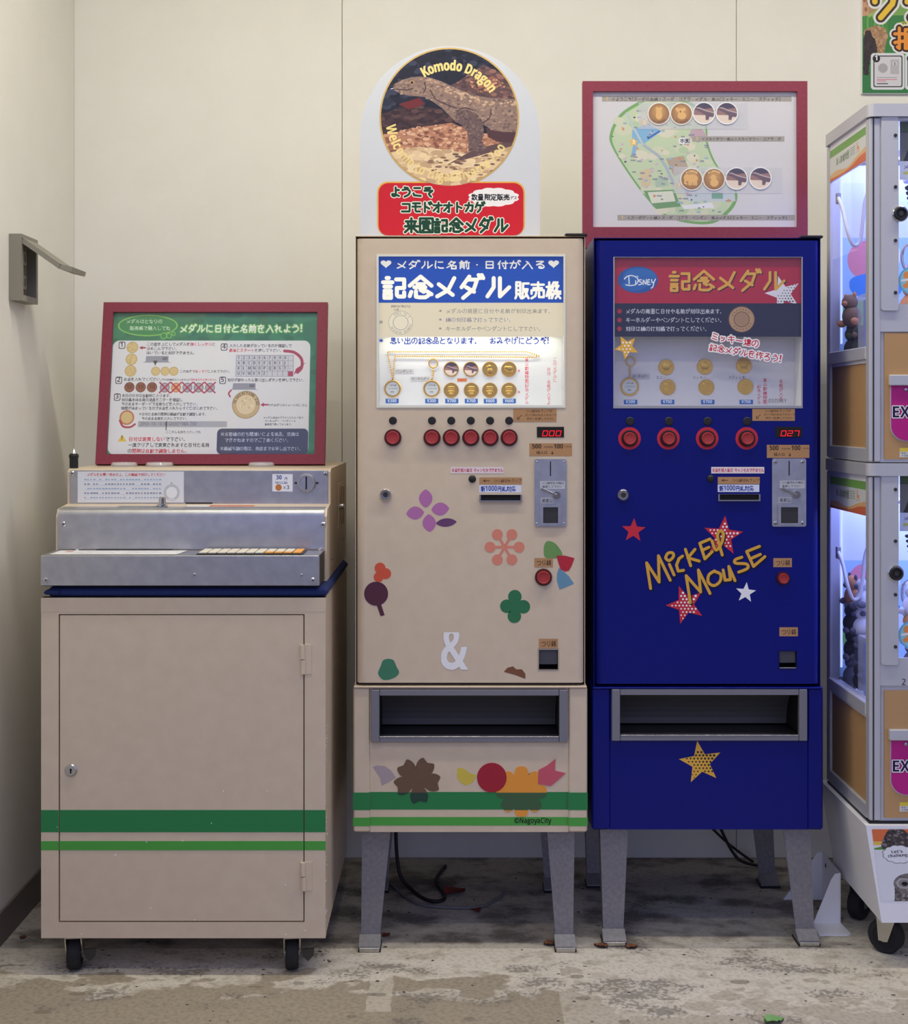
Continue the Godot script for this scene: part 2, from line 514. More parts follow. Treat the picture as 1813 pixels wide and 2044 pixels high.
	"際": "21-2f 21-61-46-68-5a-2b 91-75 82-b2-77 e2-c4 d3-f7 98-d8 7a-fa ba-bf 9c-7f dc-ff", "店": "23-e3 81-83 23-2a-1f 84-89 88-d8 5a-5f-cf-ca-5a", "申": "22-2b-db-d2-22 27-d7 81-8f",
	"投": "扌:006f 91-95-77 91-d1-d6-f6 79-e9-7f 8a-ff", "新": "13-83 51-53 24-35 74-65 16-86 19-89 56-5f 5a-1e 5a-8d f1-93 92-9a-8f 97-f7 d7-df", "円": "22-2f 22-d2-df-bf 82-88 28-d8",
	"札": "木:007f 91-9d-be-fe-fb", "対": "14-74 41-44 63-1e 26-7d 85-f5 d1-df-bf 98-ab", "応": "23-e3 81-83 23-29-1f 69-5d 88-8d-9e-de-dc 97-b9 e9-fc", "銭": "金:007f 84-e4 87-e7 7b-fa b1-bc-ff e9-af d1-f2",
	"切": "16-74 41-4b-8a 82-e2-dd-bf a2-a9-6f", "却": "14-84 51-59 18-88 51-58-2d-8d 6a-8e 92-9f 92-e2-ec-cc", "達": "22-44 16-46-4c-1f 4c-8e-fe 73-e3 a1-a5 65-f5 87-e7 89-e9 6b-fb a7-ad",
	"作": "亻:005f 81-68 73-f3 a3-af a7-e7 ab-eb", "買": "14-11-e1-e4-14 51-54 a1-a4 36-3c-cc-c6-36 38-c8 3a-ca 5c-1f 9c-ef", "求": "14-e4 81-8f-6e b1-d3 37-59 1d-78 d6-a8 88-ff",
	"枚": "木:006f 91-76 84-f4 d4-ba-6f 86-ff", "玉": "12-e2 28-d8 1e-ee 82-8e aa-bc", "込": "22-44 16-46-4c-1f 4c-8e-fe b2-6b a2-fb", "掴": "扌:006f 72-7f-ff-f2-72 95-d5 99-d9 95-9d-dd",
	"年": "41-17 34-d4 48-c8 48-4c 1c-ec 84-8f", "月": "42-4a-1f 42-c2-cf-af 46-c6 4a-ca", "例": "亻:005f 62-a2 82-69 84-a4-6f 67-8b c3-cb f1-ff-df", "点": "81-85 83-d3 35-3a-ca-c5-35 2c-1f 5d-6f 9d-af cc-ef",
	"む": "14-94 61-6b-3c-38-68-6d-8f-df-da c4-e6", "ケ": "41-18 45-e5 95-8b-4f", "硬": "12-72 42-19 37-3e-6e-67-37 82-f2 b2-be 85-8a-ea-e5-85 87-e7 bb-7f 8b-ff", "貨": "31-15 23-27 91-96-c6 d1-73 貝:27df", "せ": "16-e5 51-5c-7e-de b2-bb", "わ": "41-4f 14-64-2b-a5-d8-bd-8f", "ぐ": "91-28-af c3-d5 e2-f4", "ず": "14-d4 81-8a-5b-59-78-89-7f c0-d2 e0-f2", "べ": "19-64-ed c1-d3 e0-f2", "ぶ": "61-93-75 85-8b-5e 3a-1d b8-ec c1-d3", "ば": "31-2a-3e 64-d4 a1-ac-6d-6b-ce d0-e2 f0-f2", "ギ": "25-c3 1a-e8 61-af c0-d2 e0-f2", "ザ": "15-d5 41-4a a1-ba-6f d0-e2", "ガ": "15-c5-bd-ae-8d 61-58-2e d0-e2 f0-f2", "手": "b1-32 25-d5 19-e9 82-8f-6e", "外": "51-17 43-73-1e 36-58 a1-af a6-e9", "以": "31-3c-7a 62-85 c1-ba-6f b9-ef", "使": "亻:005f 63-f3 a1-a9-6f 75-79-d9-d5-75 7a-ff", "他": "亻:005f 66-e4-ea 71-7d-9e-ee b2-bb", "向": "81-62 25-2f 25-d5-df-bf 68-6c-ac-a8-68", "＜": "c3-48-cd", "＞": "43-c8-4d",
	"森": "木:31c8 木:087f 木:88ff", "←": "18-e8 18-64 18-6c", "↓": "82-8e 8e-4a 8e-ca", "×": "33-cd c3-3d", "↙": "d2-3d 3d-37 3d-9d",
}
const SMALL := {"っ": "つ", "ゃ": "や", "ょ": "よ", "ャ": "ヤ", "ッ": "ツ", "ィ": "イ"}

var glyphs := {}
var fonts := {}


func font(kind: String) -> SystemFont:
	if not fonts.has(kind):
		var f := SystemFont.new()
		f.font_names = PackedStringArray(["Droid Serif" if kind == "serif" else "Droid Sans Mono" if kind == "mono" else "Droid Sans"])
		f.font_weight = 400 if kind in ["plain", "mono"] else 700
		fonts[kind] = f
	return fonts[kind]


# strokes of a sign in the unit square, y down
func strokes_of(ch: String) -> Array:
	if glyphs.has(ch):
		return glyphs[ch]
	var out := []
	if SMALL.has(ch):
		for s in strokes_of(SMALL[ch]):
			out.append(s.map(func(p): return p * 0.68 + Vector2(0.12, 0.3)))
	elif STROKES.has(ch):
		for token in STROKES[ch].split(" "):
			if token.length() > 1 and token[1] == ":":
				var q := []
				for i in 4:
					q.append(token.substr(2 + i, 1).hex_to_int() / 15.0)
				for s in strokes_of(token[0]):
					out.append(s.map(func(p): return Vector2(lerpf(q[0], q[2], p.x), lerpf(q[1], q[3], p.y))))
			else:
				var line := []
				for pair in token.split("-"):
					line.append(Vector2(pair.substr(0, 1).hex_to_int(), pair.substr(1, 1).hex_to_int()) / 15.0)
				if line.size() > 3 and ch.unicode_at(0) >= 0x3041 and ch.unicode_at(0) < 0x3097:
					line = smooth(line, 3)
				out.append(line)
	glyphs[ch] = out
	return out


# triangles of a Latin sign, em = 1, y down from the top of the line; returns [points, advance]
func latin(ch: String, kind: String) -> Array:
	var key := kind + ch
	if not glyphs.has(key):
		var t := TextMesh.new()
		t.font = font(kind)
		t.font_size = 64
		t.pixel_size = 1.0 / 64
		t.depth = 0.0
		t.curve_step = 3.0
		t.horizontal_alignment = HORIZONTAL_ALIGNMENT_LEFT
		t.vertical_alignment = VERTICAL_ALIGNMENT_BOTTOM
		t.text = ch
		var pts := PackedVector2Array()
		if ch != " ":
			var a := t.get_mesh_arrays()
			var pos: PackedVector3Array = a[Mesh.ARRAY_VERTEX]
			if a[Mesh.ARRAY_INDEX] != null and a[Mesh.ARRAY_INDEX].size():
				for i in a[Mesh.ARRAY_INDEX]:
					pts.append(Vector2(pos[i].x, 1.0 - pos[i].y))
			else:
				for p in pos:
					pts.append(Vector2(p.x, 1.0 - p.y))
		glyphs[key] = [pts, font(kind).get_string_size(ch, HORIZONTAL_ALIGNMENT_LEFT, -1, 64).x / 64.0]
	return glyphs[key]


# A drawing: either on an Image, or as thin raised ink in the plane z of a mesh.
class Pic:
	var im: Image
	var mb: MB
	var z := 0.0
	var xf := Transform2D.IDENTITY

	static func sheet(w: int, h: int, paper: Color) -> Pic:
		var p := Pic.new()
		p.im = Image.create(w, h, false, Image.FORMAT_RGBA8)
		p.im.fill(paper)
		return p

	static func ink(to: MB, at_z: float, t: Transform2D) -> Pic:
		var p := Pic.new()
		p.mb = to
		p.z = at_z
		p.xf = t
		return p

	func poly(pts: PackedVector2Array, col: Color) -> Pic:
		if mb:
			var q := PackedVector2Array()
			for p in pts:
				q.append(xf * p)
			var tris := Geometry2D.triangulate_polygon(q)
			for i in range(0, tris.size(), 3):
				tri(q[tris[i]], q[tris[i + 1]], q[tris[i + 2]])
			return self
		var lo := INF
		var hi := -INF
		for p in pts:
			lo = minf(lo, p.y)
			hi = maxf(hi, p.y)
		for y in range(maxi(0, int(floor(lo))), mini(im.get_height() - 1, int(ceil(hi))) + 1):
			var yy := y + 0.5
			var cuts := []
			for i in pts.size():
				var a := pts[i]
				var b := pts[(i + 1) % pts.size()]
				if (a.y <= yy) != (b.y <= yy):
					cuts.append(a.x + (yy - a.y) / (b.y - a.y) * (b.x - a.x))
			cuts.sort()
			for i in range(0, cuts.size() - 1, 2):
				span(y, cuts[i], cuts[i + 1], col)
		return self

	func span(y: int, x0: float, x1: float, col: Color) -> void:
		var a := maxi(0, roundi(x0))
		var b := mini(im.get_width(), roundi(x1))
		if b <= a or y < 0 or y >= im.get_height():
			return
		if col.a < 1.0:
			for x in range(a, b):
				im.set_pixel(x, y, im.get_pixel(x, y).lerp(Color(col, 1), col.a))
		else:
			im.fill_rect(Rect2i(a, y, b - a, 1), col)

	func tri(a: Vector2, b: Vector2, c: Vector2) -> void:
		var i := mb.vert(Vector3(a.x, a.y, z), Vector3(0, 0, 1))
		mb.vert(Vector3(b.x, b.y, z), Vector3(0, 0, 1))
		mb.vert(Vector3(c.x, c.y, z), Vector3(0, 0, 1))
		if (b - a).cross(c - a) > 0:
			mb.face(i, i + 1, i + 2)
		else:
			mb.face(i, i + 2, i + 1)

	func rect(x0: float, y0: float, x1: float, y1: float, col: Color) -> Pic:
		return poly(PackedVector2Array([Vector2(x0, y0), Vector2(x1, y0), Vector2(x1, y1), Vector2(x0, y1)]), col)

	func disc(c: Vector2, r: float, col: Color, r2 := -1.0) -> Pic:
		var pts := PackedVector2Array()
		var n := clampi(int(r * 1.5) if im else 14, 10, 64)
		for i in n:
			pts.append(c + Vector2.from_angle(TAU * i / n) * Vector2(r, r if r2 < 0 else r2))
		return poly(pts, col)

	func cap(a: Vector2, b: Vector2, r: float, col: Color) -> Pic:
		var d := (b - a).normalized() if a.distance_to(b) > 1e-9 else Vector2.RIGHT
		var pts := PackedVector2Array()
		var t := d.angle()
		var n := 5 if mb or r < 6 else 9
		for i in n + 1:
			pts.append(b + Vector2.from_angle(t - PI / 2 + PI * i / n) * r)
		for i in n + 1:
			pts.append(a + Vector2.from_angle(t + PI / 2 + PI * i / n) * r)
		return poly(pts, col)

	func line(pts: Array, r: float, col: Color) -> Pic:
		for i in pts.size() - 1:
			cap(pts[i], pts[i + 1], r, col)
		return self


# One line of text. T places it (origin: top left), size is the height of a sign, wide stretches it, pen is the half width of a stroke as a share of the size.
func write(p: Pic, s: String, t: Transform2D, size: float, col: Color, pen := 0.05, wide := 1.0, kind := "bold", upright := false, grow := 0.0) -> float:
	var x := 0.0
	var y := 0.0
	for ch in s:
		if ch == " " or ch == "　":
			x += size * wide * (0.5 if ch == " " else 1.0)
			continue
		if ch.unicode_at(0) < 0x100 and not STROKES.has(ch):
			var g: Array = latin(ch, kind)
			var tri: PackedVector2Array = g[0]
			for i in range(0, tri.size() - 2, 3):
				var q := PackedVector2Array()
				for k in 3:
					q.append(t * Vector2(x + tri[i + k].x * size * wide * 1.2, y + (tri[i + k].y - 0.02) * size * 1.22))
				if grow > 0.0:
					for k in 3:
						p.cap(q[k], q[(k + 1) % 3], grow, col)
				p.poly(q, col)
			x += g[1] * size * wide * 1.2
			continue
		for st in strokes_of(ch):
			for i in st.size() - 1:
				var a: Vector2 = t * Vector2(x + (st[i].x * 0.9 + 0.05) * size * wide, y + (st[i].y * 0.9 + 0.05) * size)
				var b: Vector2 = t * Vector2(x + (st[i + 1].x * 0.9 + 0.05) * size * wide, y + (st[i + 1].y * 0.9 + 0.05) * size)
				p.cap(a, b, pen * size * t.get_scale().x + grow, col)
		if upright:
			y += size
		else:
			x += size * wide
	return x


func at2(x: float, y: float, turn := 0.0) -> Transform2D:
	return Transform2D(turn, Vector2(x, y))


func rgb(r: int, g: int, b: int) -> Color:
	return Color8(r, g, b)


# scatters small dabs inside a polygon of a printed picture
func dabs(p: Pic, poly: PackedVector2Array, count: int, cols: Array, r0: float, r1: float, stretch := 1.0) -> void:
	var box := Rect2(poly[0], Vector2.ZERO)
	for q in poly:
		box = box.expand(q)
	for i in count:
		var c := Vector2(rng.randf_range(box.position.x, box.end.x), rng.randf_range(box.position.y, box.end.y))
		if Geometry2D.is_point_in_polygon(c, poly):
			var r := rng.randf_range(r0, r1)
			p.disc(c, r * stretch, cols[rng.randi() % cols.size()], r)


# lettering cut out of film: only the ink is there
func cut_out(p: Pic, rough := 0.5) -> StandardMaterial3D:
	var m := printed(p, rough)
	m.transparency = BaseMaterial3D.TRANSPARENCY_ALPHA_SCISSOR
	m.alpha_scissor_threshold = 0.5
	return m


func printed(p: Pic, rough := 0.5, glow := 0.0) -> StandardMaterial3D:
	var m := StandardMaterial3D.new()
	var t := ImageTexture.create_from_image(p.im)
	m.albedo_texture = t
	m.roughness = rough
	m.metallic_specular = 0.4
	m.texture_repeat = false
	if glow > 0.0:
		m.emission_enabled = true
		m.emission = Color.BLACK
		m.emission_texture = t
		m.emission_energy_multiplier = glow
	return m


# ---------------------------------------------------------------- materials and the room

func noise_tex(freq: float, c0: Color, c1: Color, seed_no: int, octaves := 4, size := 512) -> NoiseTexture2D:
	var f := FastNoiseLite.new()
	f.seed = seed_no
	f.noise_type = FastNoiseLite.TYPE_SIMPLEX_SMOOTH
	f.frequency = freq
	f.fractal_octaves = octaves
	var t := NoiseTexture2D.new()
	t.width = size
	t.height = size
	t.seamless = true
	t.noise = f
	var g := Gradient.new()
	g.set_color(0, c0)
	g.set_color(1, c1)
	t.color_ramp = g
	return t


func paint(name: String, col: Color, rough := 0.5, metal := 0.0, spec := 0.5) -> StandardMaterial3D:
	var m := StandardMaterial3D.new()
	m.resource_name = name
	m.albedo_color = col
	m.roughness = rough
	m.metallic = metal
	m.metallic_specular = spec
	M[name] = m
	return m


func grained(m: StandardMaterial3D, tex: Texture2D, per_metre: float) -> void:
	m.albedo_texture = tex
	m.uv1_triplanar = true
	m.uv1_world_triplanar = true
	m.uv1_scale = Vector3.ONE * per_metre


func relief(m: StandardMaterial3D, tex: Texture2D, amount: float) -> void:
	m.heightmap_enabled = true
	m.heightmap_texture = tex
	m.heightmap_scale = amount


func glow(name: String, col: Color, energy: float) -> StandardMaterial3D:
	var m := paint(name, col * 0.6, 0.4)
	m.emission_enabled = true
	m.emission = col
	m.emission_energy_multiplier = energy
	return m


func pane(name: String, col: Color, alpha: float, rough := 0.03) -> StandardMaterial3D:
	var m := paint(name, Color(col, alpha), rough)
	m.transparency = BaseMaterial3D.TRANSPARENCY_ALPHA
	return m


func materials() -> void:
	var wall := paint("wall_paint", Color(1, 1, 1), 0.75, 0.0, 0.3)
	grained(wall, noise_tex(0.012, rgb(229, 227, 218), rgb(233, 231, 223), 3), 0.9)
	var cream := paint("cream_paint", Color(1, 1, 1), 0.42, 0.0, 0.5)
	grained(cream, noise_tex(0.02, rgb(206, 188, 164), rgb(212, 195, 171), 5, 5), 2.2)
	paint("blue_paint", rgb(2, 15, 112), 0.32, 0.0, 0.36)
	var steel := paint("steel", Color(1, 1, 1), 0.36, 0.85)
	grained(steel, noise_tex(0.02, rgb(172, 172, 176), rgb(190, 190, 193), 8), 3.0)
	steel.roughness_texture = noise_tex(0.03, Color(0.85, 0.85, 0.85), Color(1, 1, 1), 9)
	var legs := paint("leg_steel", Color(1, 1, 1), 0.55, 0.35)
	grained(legs, noise_tex(0.06, rgb(120, 118, 122), rgb(142, 140, 143), 11, 5), 3.0)
	paint("bare_steel", rgb(190, 189, 186), 0.22, 1.0)
	paint("chrome", rgb(205, 205, 208), 0.12, 1.0)
	paint("dull_frame", rgb(128, 128, 136), 0.45, 0.4)
	paint("dark_steel", rgb(70, 68, 66), 0.4, 0.6)
	paint("black", rgb(18, 18, 20), 0.55)
	paint("rubber", rgb(24, 24, 27), 0.8)
	paint("hole", rgb(8, 8, 10), 0.8)
	paint("navy_cloth", rgb(16, 36, 92), 0.9)
	var frame := paint("maroon_frame", Color(1, 1, 1), 0.55)
	grained(frame, noise_tex(0.05, rgb(126, 40, 60), rgb(136, 47, 67), 12), 4.0)
	paint("button_red", rgb(164, 50, 48), 0.28)
	paint("button_ring", rgb(70, 12, 20), 0.35)
	paint("gold", rgb(222, 178, 82), 0.28, 1.0)
	paint("rim_print", rgb(206, 172, 100), 0.45)
	paint("gold_print", rgb(222, 170, 62), 0.45)
	paint("silver", rgb(208, 208, 210), 0.2, 1.0)
	paint("white", rgb(236, 236, 240), 0.45)
	paint("white_board", rgb(228, 228, 228), 0.35)
	paint("grey_plastic", rgb(134, 130, 118), 0.5)
	paint("alu", rgb(196, 196, 202), 0.38, 0.25)
	paint("flap_steel", rgb(112, 109, 106), 0.45, 0.5)
	paint("tan_panel", rgb(186, 146, 98), 0.55)
	paint("magenta", rgb(186, 14, 128), 0.5)
	paint("green_dark", rgb(28, 126, 66), 0.5)
	paint("green_light", rgb(72, 160, 62), 0.5)
	paint("ink_blue", rgb(30, 120, 225), 0.6)
	paint("ink_black", rgb(22, 22, 24), 0.6)
	paint("ink_red", rgb(196, 32, 52), 0.5)
	paint("ink_white", rgb(236, 236, 238), 0.5)
	paint("cable_black", rgb(22, 22, 22), 0.6)
	paint("cable_grey", rgb(110, 110, 112), 0.6)
	pane("glass", Color(1, 1, 1), 0.015)
	M.glass.metallic_specular = 0.42
	pane("film", Color(1, 1, 1), 0.03, 0.07)
	pane("acrylic", rgb(240, 240, 238), 0.25, 0.1)
	pane("blue_acrylic", rgb(60, 140, 235), 0.55, 0.12)
	pane("pink_acrylic", rgb(215, 120, 215), 0.55, 0.12)
	var wavy := noise_tex(0.01, Color.BLACK, Color.WHITE, 21, 2, 256)
	wavy.color_ramp = null
	wavy.as_normal_map = true
	wavy.bump_strength = 6.0
	M.film.normal_enabled = true
	M.film.normal_texture = wavy
	M.film.normal_scale = 0.35
	M.film.uv1_triplanar = true
	M.film.uv1_scale = Vector3.ONE * 3.0
	glow("tube_glow", Color(1.0, 0.97, 0.90), 2.5)
	glow("case_glow", Color(1.0, 0.97, 0.86), 1.2)
	glow("led_strip", Color(0.66, 0.72, 1.0), 1.6)
	glow("digit_glow", Color(1.0, 0.10, 0.16), 0.9)


func concrete() -> StandardMaterial3D:
	# 2.4 m by 1.4 m of worn concrete: a pale dusty band along the machines, olive damp-worn concrete in front, stains and specks
	var w := 1600
	var h := 934
	var big := FastNoiseLite.new()
	big.seed = 31
	big.frequency = 0.006
	big.fractal_octaves = 5
	var mid := FastNoiseLite.new()
	mid.seed = 32
	mid.frequency = 0.02
	mid.fractal_octaves = 4
	var fine := FastNoiseLite.new()
	fine.seed = 33
	fine.frequency = 0.12
	fine.fractal_octaves = 3
	var im := Image.create(w, h, false, Image.FORMAT_RGBA8)
	var pale := rgb(212, 204, 188)
	var olive := rgb(160, 149, 130)
	var grime := rgb(92, 86, 80)
	for j in h:
		var z := WALL_Z + 1.4 * j / h
		for i in w:
			var x := -1.2 + 2.4 * i / w
			var a := big.get_noise_2d(i, j * 1.8)
			var b := mid.get_noise_2d(i, j * 1.2)
			var c := fine.get_noise_2d(i, j)
			var edge := 0.145 + a * 0.16 + b * 0.07
			if x > 0.2:
				edge += 0.10 * smoothstep(0.2, 0.3, x) + b * 0.12
			var worn := smoothstep(edge - 0.012, edge + 0.02, z) * (1.0 if x < 0.19 else 0.55)
			var col := pale.lerp(olive, worn)
			col = col.lerp(olive, clampf(b * 1.1 - 0.1, 0, 0.55))
			col = col.lerp(grime, clampf((a + c * 0.5 - 0.28) * 2.4, 0, 0.55))
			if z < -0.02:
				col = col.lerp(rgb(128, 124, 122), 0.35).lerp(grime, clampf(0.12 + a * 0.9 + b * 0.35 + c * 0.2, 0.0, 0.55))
			if absf(x + 0.135) < 0.022 + b * 0.004 and z > 0.10 and z < 0.27:
				col = col.lerp(pale, 0.55)
			col = col.lightened(clampf(c * 0.10, 0, 1)) if c > 0 else col.darkened(-c * 0.16)
			im.set_pixel(i, j, col)
	var p := Pic.new()
	p.im = im
	for k in 260:
		var q := Vector2(rng.randf() * w, rng.randf_range(0.1, 1.0) * h)
		p.disc(q, rng.randf_range(0.8, 3.0), grime.darkened(rng.randf_range(0.2, 0.6)), rng.randf_range(0.8, 2.2))
	for k in 26:
		var q := Vector2(rng.randf() * w, rng.randf_range(0.47, 0.75) * h)
		p.disc(q, rng.randf_range(6, 16), Color(olive.darkened(0.25), 0.55), rng.randf_range(3, 7))
	var m := printed(p, 0.85)
	m.texture_repeat = true
	m.metallic_specular = 0.25
	relief(m, m.albedo_texture, 0.25)
	return m


func room() -> void:
	# floor, 8 cm thick; the picture of wear is repeated over it
	var f := mb().box(Vector3(-3.0, -0.08, WALL_Z - 0.1), Vector3(4.0, -0.001, 6.0))
	f.quad(Vector3(-3.0, 0, 6.0), Vector3(4.0, 0, 6.0), Vector3(4.0, 0, WALL_Z - 0.1), Vector3(-3.0, 0, WALL_Z - 0.1))
	for i in range(f.v.size() - 4, f.v.size()):
		f.u[i] = Vector2((f.v[i].x + 1.2) / 2.4, (f.v[i].z - WALL_Z) / 1.4)
	struct("floor", f, concrete())
	# back wall: panels 0.936 m wide with narrow joints, on a solid wall
	var bw := struct("wall_back", mb().box(Vector3(WALL_X - 0.1, 0, WALL_Z - 0.12), Vector3(3.0, 2.62, WALL_Z - 0.012)), paint("joint", rgb(190, 186, 176), 0.8))
	for x in [-0.9025, -0.2657, 0.6703, 1.6063, 2.5423]:
		var a: float = x
		var b: float = {-0.9025: -0.2657, -0.2657: 0.6703, 0.6703: 1.6063, 1.6063: 2.5423, 2.5423: 3.0}[x]
		part(bw, "wall_panel", mb().box(Vector3(a + 0.0005, 0, WALL_Z - 0.012), Vector3(b - 0.0005, 2.6, WALL_Z), 0.0012), M.wall_paint)
	struct("wall_left", mb().box(Vector3(WALL_X - 0.12, 0, WALL_Z - 0.12), Vector3(WALL_X, 2.62, 1.7)), M.wall_paint)
	struct("wall_right", mb().box(Vector3(2.9, 0, WALL_Z - 0.12), Vector3(3.02, 2.62, 1.7)), M.wall_paint)
	struct("ceiling", mb().box(Vector3(WALL_X - 0.12, 2.6, WALL_Z - 0.12), Vector3(3.02, 2.72, 1.7)), M.wall_paint)
	struct("baseboard_left", mb().box(Vector3(WALL_X, 0, WALL_Z), Vector3(WALL_X + 0.006, 0.066, 1.7), 0.002), paint("baseboard", rgb(112, 104, 96), 0.6))
	for q in FITTINGS:
		var c: Vector3 = q[0]
		var l := thing("ceiling_light", q[2], "ceiling light", c, "ceiling tube fittings")
		part(l, "housing", mb().box(c + Vector3(-0.62, 0.02, -0.06), c + Vector3(0.62, 0.07, 0.06), 0.006), M.white)
		for dz in [-0.028, 0.028]:
			part(l, "tube", mb().cyl(c + Vector3(-0.58, 0.004, dz), c + Vector3(0.58, 0.004, dz), 0.014, 16), M.tube_glow)


# ---------------------------------------------------------------- cabinet, mat and engraver

func screw(parent: Node3D, c: Vector3, r := 0.005) -> void:
	var s := part(parent, "screw", mb().lathe(c, Vector3.BACK, [Vector2(r, 0), Vector2(r, 0.0008), Vector2(r * 0.7, 0.0022), Vector2(0, 0.0026)], 14), M.chrome)
	var x := mb()
	x.box(c + Vector3(-r * 0.55, -r * 0.12, 0.002), c + Vector3(r * 0.55, r * 0.12, 0.0029))
	x.box(c + Vector3(-r * 0.12, -r * 0.55, 0.002), c + Vector3(r * 0.12, r * 0.55, 0.0029))
	part(s, "cross_slot", x, M.dark_steel)


func caster(parent: Node3D, c: Vector3, r: float, top: float, turn: float, brake: bool) -> void:
	# c: point on the floor under the wheel; the wheel rolls along the direction given by turn
	var t := Transform3D(Basis(Vector3.UP, turn), c)
	var fork := mb()
	for side in [-1, 1]:
		var cheek := mb().slab(flat([Vector2(0.010, r * 0.75), Vector2(-0.008, r * 0.75), Vector2(-0.030, top), Vector2(0.016, top)]), -0.0012, 0.0012)
		cheek.moved(Transform3D(Basis(Vector3(0, 0, -1), Vector3(0, 1, 0), Vector3(1, 0, 0)), Vector3(side * 0.0148, 0, 0)))
		for i in cheek.ix.size():
			fork.ix.append(cheek.ix[i] + fork.v.size())
		fork.v.append_array(cheek.v)
		fork.n.append_array(cheek.n)
		fork.u.append_array(cheek.u)
	fork.box(Vector3(-0.016, top - 0.006, -0.02), Vector3(0.016, top, 0.032), 0.001)
	var f := part(parent, "caster", fork.moved(t), M.bare_steel)
	part(f, "wheel", mb().lathe(Vector3(-0.0125, r, 0), Vector3.RIGHT, [Vector2(0, 0.002), Vector2(r * 0.62, 0.002), Vector2(r * 0.66, 0), Vector2(r * 0.9, 0), Vector2(r, 0.004), Vector2(r, 0.021), Vector2(r * 0.9, 0.025), Vector2(r * 0.66, 0.025), Vector2(r * 0.62, 0.023), Vector2(0, 0.023)], 28).moved(t), M.rubber)
	part(f, "hub", mb().cyl(Vector3(-0.0145, r, 0), Vector3(0.0145, r, 0), r * 0.3, 16).moved(t), M.bare_steel)
	if brake:
		part(f, "brake_pedal", mb().slab(flat([Vector2(0.017, r * 1.35), Vector2(0.042, r * 1.4), Vector2(0.04, r * 0.95), Vector2(0.03, r * 0.62), Vector2(0.021, r * 0.9)]), 0.014, 0.018).moved(t), M.dark_steel)


